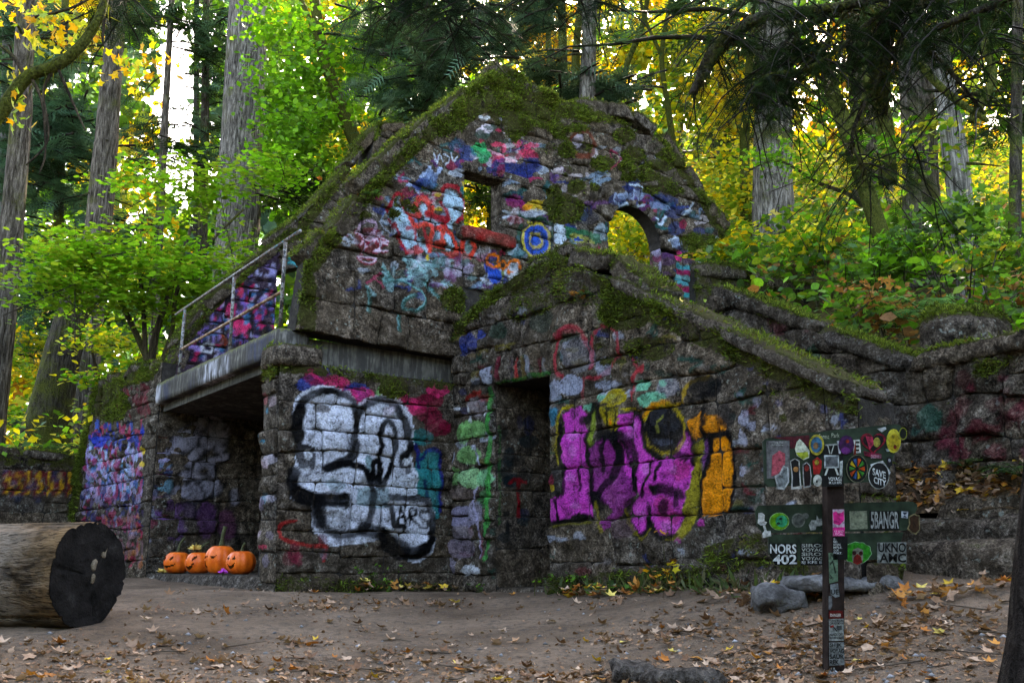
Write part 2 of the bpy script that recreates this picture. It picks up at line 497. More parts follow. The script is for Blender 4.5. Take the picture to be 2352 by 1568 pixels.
def build_ground():
    # one sheet: fine near the yard, coarser outwards
    def axis(lo, f0, f1, hi, fine, grow):
        a = list(np.arange(f0, f1, fine)); st = fine; x = f1
        while x < hi: a.append(x); st *= grow; x += st
        st = fine; x = f0 - fine; b = []
        while x > lo: b.append(x); st *= grow; x -= st
        return np.array(sorted(b) + a)
    xs = axis(-160, -7, 7, 160, 0.07, 1.08); ys = axis(-60, 3.5, 14, 260, 0.07, 1.08)
    X, Y = np.meshgrid(xs, ys)
    Z = ground_h(X, Y)
    V = np.stack([X, Y, Z], -1).reshape(-1, 3)
    ny, nx = X.shape
    idx = np.arange(nx * ny).reshape(ny, nx)
    Fq = np.stack([idx[:-1, :-1], idx[:-1, 1:], idx[1:, 1:], idx[1:, :-1]], -1).reshape(-1, 4)
    tag(mesh_obj('ground', V, Fq, ground_material()), 'bare brown dirt yard strewn with leaves, rising into wooded slope', kind='structure')
build_ground()
# ------------------------------------------------------------------ paint on walls
def T(k, ox, oy):
    """a list of positions measured in an enlarged view -> picture positions"""
    return lambda pts: [(x * k + ox, y * k + oy) for x, y in pts]
Z_SILVER = T(.42, 583.3, 752.6); Z_DOOR = T(.3719, 987.8, 799.7); Z_PINK = T(.3, 1270.1, 809.1); Z_WALL7 = T(.48, 1072.5, 658.6)
Z_GAB = T(.42, 658.5, 94); Z_GABR = T(.42, 1129, 94); Z_BAL = T(.234, 395, 508); Z_BAY = T(.24, 319.9, 893.7); Z_LEFT = T(.348, 150.5, 809)
Z_ARCH = T(.208, 1166.6, 451.6); Z_RED = T(.18, 809, 395)

class Paint:
    def __init__(s): s.ops = []
    def fill(s, pts, col, a=0.9): s.ops.append(('f', pts, lin(col), a, 0)); return s
    def stroke(s, pts, w, col, a=0.95, n=None, straight=False):
        s.ops.append(('s', pts if straight else spline(pts, n or max(6, 5 * len(pts))), lin(col), a, w)); return s
    def ring(s, c, rx, ry, w, col, a=0.95):
        th = np.linspace(0, 2 * math.pi, 26); s.ops.append(('s', [(c[0] + rx * math.cos(q), c[1] + ry * math.sin(q)) for q in th], lin(col), a, w)); return s
    def blob(s, c, rx, ry, col, a=0.8):
        th = np.linspace(0, 2 * math.pi, 16, endpoint=False); s.ops.append(('f', [(c[0] + rx * math.cos(q), c[1] + ry * math.sin(q)) for q in th], lin(col), a, 0)); return s
    def scribble(s, rng, box, n, cols, w, a=0.7):
        """loose overlapping tags inside a box"""
        x0, y0, x1, y1 = box
        for i in range(n):
            c = np.array([rng.uniform(x0, x1), rng.uniform(y0, y1)])
            k = rng.integers(3, 6)
            pts = [c + rng.normal(0, 1, 2) * np.array([(x1 - x0) * .07, (y1 - y0) * .06]) for _ in range(k)]
            s.stroke(pts, rng.uniform(*w), cols[rng.integers(len(cols))], a * rng.uniform(.6, 1.1))
        return s
    def patches(s, rng, box, n, cols, r, a=0.6):
        x0, y0, x1, y1 = box
        for i in range(n):
            rr = rng.uniform(*r)
            s.blob((rng.uniform(x0, x1), rng.uniform(y0, y1)), rr * rng.uniform(.6, 1.3), rr * rng.uniform(.6, 1.5), cols[rng.integers(len(cols))], a * rng.uniform(.5, 1.2))
        return s
    def bake(s, plane):
        """picture positions -> positions on the wall, once"""
        s.b = []
        for kind, pts, col, a, w in s.ops:
            q = np.array([plane.uv(*p) for p in pts])
            c = np.mean(np.asarray(pts), 0); wm = w * plane.depth(*c) / FPX
            s.b.append((kind, q, col, a, wm, q.min(0) - wm - .06, q.max(0) + wm + .06))
        return s
    def eval(s, S, Z):
        N = len(S); rgb = np.zeros((N, 3)); A = np.zeros(N)
        p3 = np.stack([S, Z, 0 * S], 1)
        js = 0.010 * vnoise(p3 * 9, 21) + 0.006 * vnoise(p3 * 34, 22); jz = 0.010 * vnoise(p3 * 9, 31) + 0.006 * vnoise(p3 * 34, 32)
        den = 0.95 + 0.18 * vnoise(p3 * 4.5, 41)
        S = S + js; Z = Z + jz
        for kind, q, col, a, wm, lo, hi in s.b:
            m = np.where((S > lo[0]) & (S < hi[0]) & (Z > lo[1]) & (Z < hi[1]))[0]
            if not len(m): continue
            x, y = S[m], Z[m]
            if kind == 'f': k = in_poly(x, y, q).astype(float)
            else:
                d = np.full(len(m), 9.0)
                for i in range(len(q) - 1):
                    e = q[i + 1] - q[i]; L = e @ e + 1e-9
                    t = np.clip(((x - q[i][0]) * e[0] + (y - q[i][1]) * e[1]) / L, 0, 1)
                    d = np.minimum(d, np.hypot(x - q[i][0] - t * e[0], y - q[i][1] - t * e[1]))
                k = 1 - smooth(wm * .46, wm * .70, d)
            k = np.clip(k * a * den[m], 0, 1)
            An = 1 - (1 - A[m]) * (1 - k)
            w_old = A[m] * (1 - k)
            rgb[m] = (rgb[m] * w_old[:, None] + col * k[:, None]) / np.maximum(An, 1e-6)[:, None]
            A[m] = An
        return np.concatenate([rgb, A[:, None]], 1)

# ------------------------------------------------------------------ masonry
STONE_Q = []           # stones of the house wait here: the 300 that show largest become objects of their own
DEFER = set()
MOSS_PTS = []          # (positions, normals, weight) collected for moss fibres
def _kd(W, H, w, h, rng, coursed):
    out = []
    def rec(a0, a1, b0, b1, lvl):
        cw, ch = (a1 - a0) * W, (b1 - b0) * H
        if ch > h * 3.3:
            t = rng.uniform(.38, .62); m = b0 + (b1 - b0) * t; rec(a0, a1, b0, m, lvl); rec(a0, a1, m, b1, lvl); return
        if lvl < 3 and cw > w * 3.2 and ch > h * 1.3 and not coursed:
            t = rng.uniform(.3, .7); m = a0 + (a1 - a0) * t; rec(a0, m, b0, b1, lvl + 1); rec(m, a1, b0, b1, lvl + 1); return
        if ch > h * rng.uniform(1.2, 1.9):
            t = rng.uniform(.36, .64); m = b0 + (b1 - b0) * t; rec(a0, a1, b0, m, lvl + 1); rec(a0, a1, m, b1, lvl + 1); return
        if cw > w * rng.uniform(.95, 2.1):
            t = rng.uniform(.32, .68); m = a0 + (a1 - a0) * t; rec(a0, m, b0, b1, lvl + 1); rec(m, a1, b0, b1, lvl + 1); return
        out.append((a0, a1, b0, b1))
    rec(0, 1, 0, 1, 0)
    return out

def stones(parent, plane, quad, w, h, paint=None, moss=None, seed=0, proud=0.045, rough=0.028, res=0.017, gap=0.0018, coursed=False, warp=0.045, px=True, name='stone', mossy=0.0, level=True):
    """fill a quad (bl, br, tr, tl) with separate rough stones"""
    rng = np.random.default_rng(seed)
    q = np.array([plane.uv(*p) for p in quad]) if px else np.array(quad, float)
    bl, br, tr, tl = q
    kb, kr, kt, kl = bl, br, tr, tl
    if level:                                             # level courses in the bounding rectangle, cut off at the outline
        (s0, z0), (s1, z1) = q.min(0), q.max(0)
        bl, br, tr, tl = np.array([(s0, z0), (s1, z0), (s1, z1), (s0, z1)]) if kr[0] > kb[0] else np.array([(s1, z0), (s0, z0), (s0, z1), (s1, z1)])
    W = .5 * (np.linalg.norm(br - bl) + np.linalg.norm(tr - tl)); H = .5 * (np.linalg.norm(tl - bl) + np.linalg.norm(tr - br))
    for a0, a1, b0, b1 in _kd(W, H, w, h, rng, coursed):
        cw, ch = (a1 - a0) * W, (b1 - b0) * H
        nx = int(np.clip(round(cw / res), 4, 40)); ny = int(np.clip(round(ch / res), 4, 40))
        def ticks(n, L):
            e = [.006 / L, .02 / L]
            return np.array([0, *e, *np.linspace(.042 / L, 1 - .042 / L, max(2, n - 3)), *(1 - np.array(e[::-1])), 1]) if L > .11 else np.array([0, .007 / L, .3, .7, 1 - .007 / L, 1])
        ta, tb = ticks(nx, cw), ticks(ny, ch); nx, ny = len(ta), len(tb)
        AA, BB = np.meshgrid(ta, tb)
        de = np.minimum(np.minimum(AA, 1 - AA) * cw, np.minimum(BB, 1 - BB) * ch)
        # rounded corners: pull corner positions in
        cx, cy = (AA - .5) * 2, (BB - .5) * 2
        rr = (np.abs(cx) ** 11 + np.abs(cy) ** 11) ** (1 / 11.0); mm = np.maximum(np.abs(cx), np.abs(cy))
        k = np.where(rr > 1e-6, mm / np.maximum(rr, 1e-6), 1)
        ga, gb = 1 - 2 * gap / cw, 1 - 2 * gap / ch
        la = .5 + .5 * cx * k * ga; lb = .5 + .5 * cy * k * gb
        a = a0 + (a1 - a0) * la; b = b0 + (b1 - b0) * lb
        ea, eb = np.clip(np.minimum(a, 1 - a) * 5, 0, 1), np.clip(np.minimum(b, 1 - b) * 5, 0, 1)
        wp = np.stack([a * W * 1.5 + seed, b * H * 1.5, 0 * a], -1)
        a = a + warp * fbm(wp, 2, seed + 5) / W * ea; b = b + warp * fbm(wp, 2, seed + 9) / H * eb
        pts = ((1 - a) * (1 - b))[..., None] * bl + (a * (1 - b))[..., None] * br + (a * b)[..., None] * tr + ((1 - a) * b)[..., None] * tl
        S, Z = pts[..., 0].ravel(), pts[..., 1].ravel()
        if level:
            ln = lambda x, p_, q_, i: p_[1 - i] + (x - p_[i]) / ((q_[i] - p_[i]) or 1e-9) * (q_[1 - i] - p_[1 - i])
            Zc = np.clip(Z, z0, z1)
            sl_, sr_ = ln(Zc, kb, kl, 1), ln(Zc, kr, kt, 1); lo_, hi_ = np.minimum(sl_, sr_), np.maximum(sl_, sr_)
            ins = (S > lo_) & (S < hi_) & (Z > ln(S, kb, kr, 0) - 1e-6) & (Z < ln(S, kl, kt, 0) + 1e-6)
            S = np.clip(S, lo_, hi_); zb_, zt_ = ln(S, kb, kr, 0), ln(S, kl, kt, 0)
            Z = np.clip(Z, np.minimum(zb_, zt_), np.maximum(zb_, zt_))
            if ins.mean() < .12 or np.ptp(S) < .05 or np.ptp(Z) < .04: continue
        p3 = np.stack([S, Z, np.full(S.shape, rng.uniform(0, 50))], 1)
        prof = 0.80 * (1 - np.exp(-de.ravel() / rng.uniform(.003, .007))) + 0.20 * (1 - np.exp(-de.ravel() / 0.03))
        # pitch-faced: cut planes and lumps
        tilt = rng.normal(0, .05, 2)
        # pitch-faced stone: a few split planes cut the face, with lumps and pits on top
        sx_, sy_ = (AA.ravel() - .5) * cw, (BB.ravel() - .5) * ch
        fac = np.full(len(S), 9.0)
        for _ in range(6):
            th_ = rng.uniform(0, 6.28); g_ = rng.uniform(.04, .42)
            fac = np.minimum(fac, rough * rng.uniform(.5, 2.2) - g_ * (np.cos(th_) * sx_ + np.sin(th_) * sy_))
        lum = np.clip(fac, -rough * .9, rough * 1.6) * .8 + rough * (.55 * fbm(p3 * 6, 2, seed) + .60 * vnoise(p3 * 15, seed + 1) + .42 * vnoise(p3 * 33, seed + 2))
        ch_ = rough * .7 * np.clip(vnoise(p3 * np.array([8, 8, 1]), seed + 3) - .15, 0, 1)
        D = prof * np.maximum(.012, proud * rng.uniform(.35, .95) + lum - ch_ + tilt[0] * (AA.ravel() - .5) * cw + tilt[1] * (BB.ravel() - .5) * ch)
        S = S + .007 * vnoise(p3 * 13, seed + 4); Z = Z + .007 * vnoise(p3 * 13, seed + 6)
        V = plane.pt(S, Z, D)
        idx = np.arange(nx * ny).reshape(ny, nx)
        F = np.stack([idx[:-1, :-1], idx[:-1, 1:], idx[1:, 1:], idx[1:, :-1]], -1).reshape(-1, 4)
        if np.dot(np.cross(np.append(plane.d, 0), [0, 0, 1]), np.append(plane.n, 0)) < 0: F = F[:, ::-1]
        pc = paint.eval(S, Z) if paint else np.zeros((len(S), 4))
        mv = (moss.eval(S, Z)[:, 3] if moss else np.zeros(len(S))) + mossy
        up = np.clip((BB.ravel() - .8) * 3, 0, 1) * 0.22 * (mv > .05)
        mv = np.clip(mv + up, 0, 1)
        # paint sits on proud faces, joints stay bare
        pc[:, 3] *= .6 + .4 * smooth(0.0, 0.006, de.ravel())
        if parent.name in DEFER:
            uu, vv = px_of(V[[0, nx - 1, -1, -nx]])
            ar = .5 * abs(np.dot(uu, np.roll(vv, 1)) - np.dot(vv, np.roll(uu, 1)))
            STONE_Q.append((ar, name, V, F, parent, pc, mv))
        else: mesh_obj(name, V, F, M_STONE, parent, True, {'paint': pc, 'moss': mv})
        sel = mv > .35
        if sel.any():
            nn = np.tile(np.append(plane.n, 0.25), (sel.sum(), 1)); MOSS_PTS.append((V[sel], nn, mv[sel]))

def flush_stones(thing, keep=300):
    STONE_Q.sort(key=lambda q: -q[0])
    for ar, name, V, F, parent, pc, mv in STONE_Q[:keep]: mesh_obj(name, V, F, M_STONE, parent, True, {'paint': pc, 'moss': mv})
    rest = STONE_Q[keep:]
    if rest:
        off = np.cumsum([0] + [len(q[2]) for q in rest[:-1]])
        o = mesh_obj('small_stones', np.concatenate([q[2] for q in rest]), np.concatenate([q[3] + k for q, k in zip(rest, off)]), M_STONE, thing, True, {'paint': np.concatenate([q[5] for q in rest]), 'moss': np.concatenate([q[6] for q in rest])})
        o['kind'] = 'stuff'
    print('house stones', len(STONE_Q)); STONE_Q.clear()

def core(parent_thing, name, plane, quads, thick, px=True, front=-0.006, mat=None):
    """solid mortar body of a wall: prisms behind the stones"""
    m = MB()
    for qd in quads:
        q = [plane.uv(*p) for p in qd] if px else qd
        m.prism([plane.pt(s, z, front) for s, z in q], np.append(-plane.n * thick, 0))
    o = m.build(name, mat or M_MORTAR, parent_thing)
    if parent_thing.name == 'stone_house': DEFER.add(o.name)
    return o

def rough_block(name, c, ax, ay, az, parent=None, mat=None, res=0.05, rnd=0.0, lump=0.02, seed=0, moss=0.0, paint=None, collect=True, bend=None, p=8, cuts=0):
    """block with worn edges; half axes ax, ay, az (az upwards)"""
    c, ax, ay, az = (np.asarray(q, float) for q in (c, ax, ay, az))
    L = [np.linalg.norm(q) for q in (ax, ay, az)]
    n = [int(np.clip(round(2 * l / res), 2, 40)) for l in L]
    ids, V, F = {}, [], []
    def vid(i, j, k):
        key = (i, j, k)
        if key not in ids: ids[key] = len(V); V.append((i / n[0] * 2 - 1, j / n[1] * 2 - 1, k / n[2] * 2 - 1))
        return ids[key]
    for i in range(n[0]):
        for j in range(n[1]):
            F.append((vid(i, j, 0), vid(i, j + 1, 0), vid(i + 1, j + 1, 0), vid(i + 1, j, 0)))
            F.append((vid(i, j, n[2]), vid(i + 1, j, n[2]), vid(i + 1, j + 1, n[2]), vid(i, j + 1, n[2])))
    for i in range(n[0]):
        for k in range(n[2]):
            F.append((vid(i, 0, k), vid(i + 1, 0, k), vid(i + 1, 0, k + 1), vid(i, 0, k + 1)))
            F.append((vid(i, n[1], k), vid(i, n[1], k + 1), vid(i + 1, n[1], k + 1), vid(i + 1, n[1], k)))
    for j in range(n[1]):
        for k in range(n[2]):
            F.append((vid(0, j, k), vid(0, j, k + 1), vid(0, j + 1, k + 1), vid(0, j + 1, k)))
            F.append((vid(n[0], j, k), vid(n[0], j + 1, k), vid(n[0], j + 1, k + 1), vid(n[0], j, k + 1)))
    q = np.array(V)
    r = (np.abs(q) ** p).sum(1) ** (1 / p); mx = np.abs(q).max(1)
    q = q * (mx / np.maximum(r, 1e-6))[:, None]
    dr = np.sign(q) * np.abs(q) ** 5; dr /= np.linalg.norm(dr, axis=1)[:, None] + 1e-9
    W = c + q[:, :1] * ax + q[:, 1:2] * ay + q[:, 2:3] * az
    N = dr[:, :1] * ax / L[0] + dr[:, 1:2] * ay / L[1] + dr[:, 2:3] * az / L[2]
    if cuts:
        rc = np.random.default_rng(seed + 7)
        for _ in range(cuts):                                    # split faces: press everything beyond a random plane back onto it
            dd = rc.normal(0, 1, 3) * np.array([1.0, 1.0, .8]); dd /= np.linalg.norm(dd)
            sup = np.abs(dd[0]) * L[0] + np.abs(dd[1]) * L[1] + np.abs(dd[2]) * L[2]
            wd_ = dd[0] * ax / L[0] + dd[1] * ay / L[1] + dd[2] * az / L[2]
            ex = (W - c) @ wd_ - sup * rc.uniform(.62, .88)
            W = W - np.clip(ex, 0, None)[:, None] * wd_ * .95
    s = np.array([seed * 3.1, 0, 0])
    W = W + N * (lump * (fbm(W * 4 + s, 2, seed) + .6 * vnoise(W * 15 + s, seed + 1) + .3 * vnoise(W * 40 + s, seed + 2)))[:, None]
    if bend is not None: W = bend(W)
    mv = np.clip(moss * (0.25 + 0.9 * smooth(-.2, .75, N[:, 2])), 0, 1)
    pc = np.zeros((len(W), 4))
    if paint is not None: pc = paint(W, N)
    o = mesh_obj(name, W, F, mat or M_STONE, parent, True, {'paint': pc, 'moss': mv})
    sel = mv > .4
    if collect and sel.any(): MOSS_PTS.append((W[sel], N[sel], mv[sel]))
    return o

def flush_moss(parent, n, seed, length=(0.018, 0.045), label=None, name='moss'):
    """moss fibres standing on all collected mossy places, one object"""
    global MOSS_PTS
    if not MOSS_PTS: return
    rng = np.random.default_rng(seed)
    P = np.concatenate([m[0] for m in MOSS_PTS]); N = np.concatenate([m[1] for m in MOSS_PTS]); Wt = np.concatenate([m[2] for m in MOSS_PTS])
    MOSS_PTS = []
    Wt = (Wt - .3) * (0.14 + smooth(-.28, .32, fbm(P * 4.2, 3, seed)))
    Wt = np.clip(Wt, 0, None) ** 1.3; Wt /= Wt.sum()
    i = rng.choice(len(P), n, p=Wt)
    c = P[i] + rng.normal(0, .016, (n, 3)); nn = N[i] + rng.normal(0, .55, (n, 3)); nn[:, 2] += 0.1
    nn /= np.linalg.norm(nn, axis=1)[:, None] + 1e-9
    L = rng.uniform(*length, n)
    sd = np.cross(nn, rng.normal(0, 1, (n, 3))); sd /= np.linalg.norm(sd, axis=1)[:, None] + 1e-9
    wd = (L * rng.uniform(.10, .22, n))[:, None] * sd
    tip = c + nn * L[:, None]; tip[:, 2] -= L * rng.uniform(0, .6, n)
    c = c - nn * 0.01
    V = np.stack([c - wd, c + wd, tip], 1).reshape(-1, 3)
    F = np.arange(3 * n).reshape(-1, 3)
    base = np.array([[.028, .034, .007], [.068, .098, .014], [.125, .165, .022], [.09, .075, .022], [.045, .034, .014]])
    k = np.clip((fbm(c * 2.5, 2, seed + 2) * 1.6 + 1.5 + rng.normal(0, .8, n)).astype(int), 0, 4)
    col = np.repeat(base[k] * rng.uniform(.6, 1.35, (n, 1)), 3, 0)
    o = mesh_obj(name, V, F, M_MOSS, parent, True, {'col': col})
    return tag(o, label, kind='stuff')
# ------------------------------------------------------------------ graffiti, wall by wall
WHT, BLK = (.86, .87, .90), (.05, .05, .06)
PINK, RED, BLUE, TEAL, CYAN = (.85, .18, .42), (.72, .10, .12), (.12, .25, .62), (.08, .45, .45), (.25, .75, .78)
PURP, MAG, OLIVE, ORNG, YEL, GRN, LGRN, LBL, MAR = (.52, .38, .68), (.80, .22, .66), (.62, .56, .10), (.88, .52, .08), (.85, .72, .12), (.05, .36, .24), (.48, .72, .42), (.60, .74, .82), (.50, .06, .20)

def silver_paint():
    p = Paint(); Z = Z_SILVER
    g = np.random.default_rng(3)
    for q, c in (((300, 310), BLUE), ((450, 310), PINK), ((560, 350), BLUE), ((590, 370), PINK), ((760, 380), PINK), ((870, 430), PINK), ((960, 400), MAR), ((1000, 330), PINK), ((950, 480), MAR), ((1000, 550), MAR), ((330, 270), MAR), ((740, 350), LGRN), ((900, 600), TEAL)):
        u = Z([q])[0]; p.blob(u, 32, 20, c, .75); p.blob((u[0] + g.normal(0, 14), u[1] + g.normal(0, 10)), 16, 12, c, .7)
    p.stroke(Z([(265, 235), (320, 270), (375, 310)]), 7, PINK, .8)
    # teal letter behind
    p.fill(Z([(870, 780), (890, 690), (960, 655), (1005, 700), (1015, 860), (1005, 1040), (965, 1050), (950, 950), (880, 900)]), (.03, .52, .53), .9)
    p.stroke(Z([(865, 640), (885, 690), (900, 760)]), 9, (.08, .12, .45)); p.stroke(Z([(910, 720), (950, 670), (1000, 690), (1015, 820), (1010, 1000)]), 8, (.08, .12, .45)); p.stroke(Z([(920, 840), (935, 900), (925, 990)]), 7, (.05, .1, .3))
    out = Z([(200, 430), (240, 365), (310, 325), (430, 318), (520, 355), (556, 410), (600, 380), (660, 368), (745, 380), (815, 415), (855, 480), (866, 570), (855, 700), (885, 800), (885, 915), (945, 938), (982, 1000), (985, 1110), (965, 1240), (900, 1290), (800, 1270), (735, 1225), (690, 1155), (560, 1180), (400, 1200), (320, 1115), (302, 965), (250, 968), (180, 935), (188, 850), (212, 750), (222, 600), (196, 500)])
    p.fill(out, (.84, .85, .90), .97)
    p.fill(Z([(560, 880), (640, 870), (735, 880), (725, 990), (640, 990), (560, 960)]), TEAL, .55); p.blob(Z([(620, 735)])[0], 9, 18, TEAL, .6); p.blob(Z([(440, 860)])[0], 22, 14, (.2, .5, .5), .4); p.blob(Z([(370, 440)])[0], 20, 10, (.35, .32, .3), .75); p.blob(Z([(430, 1020)])[0], 22, 8, (.4, .38, .36), .6)
    def K(pts, w, **k): p.stroke(Z(pts), w * 1.35, (.02, .02, .025), 1.0, **k)
    K([(232, 590), (222, 520), (240, 440), (300, 375), (390, 348), (480, 362), (537, 412), (552, 500), (550, 590), (530, 690)], 11)
    K([(232, 590), (226, 520), (246, 445)], 22)
    p.fill(Z([(205, 610), (255, 640), (330, 650), (330, 775), (250, 770), (225, 730)]), BLK, .97)
    p.blob(Z([(285, 692)])[0], 10, 13, WHT, .97); p.blob(Z([(278, 770)])[0], 6, 4, WHT, .9)
    K([(555, 500), (575, 455), (620, 415), (685, 395), (755, 425), (810, 495), (836, 585), (838, 670), (815, 700)], 12)
    K([(690, 650), (684, 590), (700, 532), (730, 515), (758, 560), (766, 640), (748, 745), (712, 850), (692, 872), (655, 825), (636, 765), (652, 728), (675, 745), (688, 860)], 9)
    K([(690, 640), (682, 700), (692, 840)], 8)
    K([(392, 772), (450, 742), (545, 700), (560, 640)], 13)
    K([(400, 770), (500, 742), (585, 772), (632, 850), (645, 930), (636, 1010), (598, 1095), (540, 1122), (450, 1128), (385, 1090), (345, 1020), (338, 955)], 12)
    K([(215, 790), (205, 870), (235, 925), (330, 945), (480, 938)], 20); K([(235, 880), (330, 915), (480, 930)], 9)
    K([(350, 955), (345, 1010), (360, 1070)], 20); K([(362, 955), (420, 965), (500, 975)], 9)
    K([(865, 815), (862, 910)], 9); K([(742, 922), (880, 926), (940, 962), (966, 1040), (966, 1130), (930, 1215)], 11)
    K([(590, 1100), (700, 1128), (735, 1180), (800, 1228), (880, 1232), (930, 1205)], 20); K([(735, 1180), (800, 1215)], 30)
    p.fill(Z([(790, 700), (835, 690), (860, 790), (830, 800), (795, 770)]), BLK, .95); p.blob(Z([(825, 732)])[0], 7, 9, WHT, .97); p.blob(Z([(815, 775)])[0], 4, 4, WHT, .9)
    p.fill(Z([(870, 805), (880, 915), (745, 912), (735, 860), (790, 790)]), (.82, .84, .88), .9)
    K([(715, 968), (745, 975), (752, 1085), (815, 1085)], 9, straight=True)
    K([(772, 1062), (798, 975), (824, 1062)], 4, straight=True); K([(784, 1034), (814, 1034)], 3.5)
    K([(846, 1072), (846, 985)], 4, straight=True); K([(846, 988), (884, 996), (880, 1026), (848, 1034), (890, 1076)], 4, straight=True)
    K([(950, 1008), (915, 1002), (905, 1034), (945, 1060), (938, 1096), (898, 1086)], 4)
    p.stroke(Z([(215, 1055), (150, 1070), (140, 1140), (200, 1175), (330, 1190), (382, 1200), (375, 1270)]), 8, RED, .7)
    p.patches(g, (650, 1235, 760, 1290), 5, [MAR, (.5, .45, .5)], (8, 18), .5)
    return p

def door_paint():
    p = Paint(); Z = Z_DOOR; g = np.random.default_rng(8)
    for i in range(230):
        u, v = g.uniform(1050, 1960), g.uniform(700, 1320)
        if v < 640 + max(0, u - 1400) * .47: continue
        c = [(.66, .68, .74), (.40, .10, .14), (.10, .26, .22), (.5, .46, .44), (.16, .2, .4), (.45, .40, .16)][g.integers(6)]
        inside = 1275 < u < 1680 and 930 < v < 1230
        if not inside: p.stroke([(u + g.normal(0, 13), v + g.normal(0, 10)) for _ in range(5)], g.uniform(4, 8), c, .8) if i % 2 else p.blob((u, v), g.uniform(6, 18), g.uniform(5, 12), c, .5)
    for x, y, rx, ry, c, a in ((280, 500, 34, 22, LGRN, .8), (210, 540, 14, 22, LGRN, .6), (260, 660, 32, 22, LGRN, .7), (150, 790, 20, 24, LGRN, .65), (270, 800, 30, 24, (.60, .82, .58), .85), (350, 800, 22, 20, (.55, .85, .62), .85), (350, 930, 18, 22, (.20, .45, .25), .7), (300, 360, 24, 22, (.6, .55, .56), .6),
                               (220, 1040, 34, 26, (.60, .57, .68), .75), (300, 1010, 18, 24, (.62, .6, .68), .6), (110, 1180, 10, 22, WHT, .7), (270, 1370, 24, 14, WHT, .75), (140, 1340, 16, 20, (.62, .58, .66), .7), (210, 1230, 30, 26, (.52, .46, .54), .5), (200, 1140, 30, 16, (.6, .55, .6), .5), (210, 900, 30, 16, (.45, .38, .36), .6)):
        p.blob(Z([(x, y)])[0], rx, ry, c, a)
    p.stroke(Z([(388, 260), (385, 420), (378, 600), (378, 800), (375, 960), (372, 1100), (365, 1290)]), 14, (.22, .62, .28), .9)
    p.stroke(Z([(135, 400), (165, 376), (200, 378)]), 7, WHT, .8); p.stroke(Z([(112, 440), (120, 560), (155, 690)]), 12, (.7, .72, .8), .8); p.stroke(Z([(370, 360), (360, 420)]), 5, WHT, .8); p.stroke(Z([(262, 370), (258, 450)]), 6, WHT, .7)
    p.stroke(Z([(280, 610), (310, 660), (330, 710)]), 8, (.85, .85, .95), .9); p.stroke(Z([(300, 860), (280, 930), (300, 1080), (320, 1200), (335, 1290)]), 6, (.75, .72, .85), .8); p.stroke(Z([(310, 1130), (330, 1200), (340, 1290)]), 5, MAR, .7)
    p.stroke(Z([(230, 315), (285, 285), (330, 270)]), 10, (.55, .08, .06), .9); p.stroke(Z([(330, 300), (370, 310)]), 12, (.6, .25, .22), .7)
    p.stroke(Z([(275, 245), (320, 215), (370, 235), (385, 275)]), 13, BLK, .95)
    p.fill(Z([(310, 140), (400, 100), (400, 220), (370, 230), (330, 180)]), (.72, .74, .82), .8); p.blob(Z([(285, 165)])[0], 10, 14, (.4, .36, .12), .6)
    # lintel stones
    for x, c in ((440, MAR), (510, (.35, .3, .32)), (545, RED), (585, (.55, .45, .25)), (625, (.62, .64, .7)), (690, MAR), (720, (.5, .48, .48))):
        p.stroke(Z([(x, 70), (x + 4, 180)]), 12, c, .65)
    p.stroke(Z([(420, 235), (470, 215), (560, 190), (650, 170), (745, 155)]), 9, (.10, .42, .14), .8)
    p.blob(Z([(230, 10)])[0], 12, 16, BLUE, .6); p.blob((1082, 790), 20, 26, BLUE, .5); p.blob((1110, 770), 10, 12, BLUE, .6); p.blob((1085, 815), 10, 8, (.5, .42, .3), .7)
    p.blob((1150, 760), 24, 22, (.05, .25, .2), .5); p.blob((1250, 735), 30, 30, (.05, .22, .18), .45); p.blob((1300, 770), 24, 20, (.05, .25, .2), .4)
    # pale loops above the mural
    W7 = Z_WALL7
    for pts in ([(462, 430), (430, 400), (425, 330), (450, 240), (500, 195), (545, 205), (575, 260), (598, 330), (600, 385)], [(600, 385), (608, 300), (625, 235), (665, 190), (715, 205), (745, 275), (735, 345), (700, 385), (650, 430), (590, 440)]):
        p.stroke(W7(pts), 10, (.66, .16, .22), .75)
    p.stroke(W7([(440, 240), (480, 215), (520, 210)]), 14, (.6, .16, .22), .5)
    p.stroke(W7([(800, 345), (830, 390), (855, 405)]), 8, (.66, .16, .22), .7); p.stroke(W7([(855, 380), (820, 420), (808, 470), (806, 535)]), 12, (.68, .16, .2), .8); p.stroke(W7([(562, 440), (556, 530)]), 9, (.62, .2, .24), .6)
    for x, y, rx, ry, a in ((505, 470, 26, 26, .75), (430, 500, 16, 28, .6), (660, 380, 22, 22, .55), (540, 330, 40, 40, .2), (690, 470, 34, 12, .6), (980, 480, 26, 24, .35)):
        p.blob(W7([(x, y)])[0], rx, ry, (.62, .64, .72), a)
    # big pink, gold and orange piece
    Z = Z_PINK
    for q, rx, ry in (((290, 420), 18, 9), ((760, 380), 22, 18), ((840, 340), 20, 10), ((720, 260), 22, 12), ((860, 240), 9, 8), ((430, 340), 24, 8)):
        p.blob(Z([q])[0], rx, ry, (.42, .74, .60), .8)
    p.fill(Z([(-20, 430), (50, 430), (40, 560), (-20, 575)]), (.08, .42, .52), .85)
    p.fill(Z([(-20, 880), (70, 870), (120, 880), (115, 1060), (60, 1080), (-20, 1090)]), (.12, .13, .16), .7); p.blob(Z([(0, 980)])[0], 14, 12, MAR, .8); p.blob(Z([(15, 1040)])[0], 10, 8, YEL, .8)
    pk = (.80, .24, .70); pk2 = (.56, .16, .50)
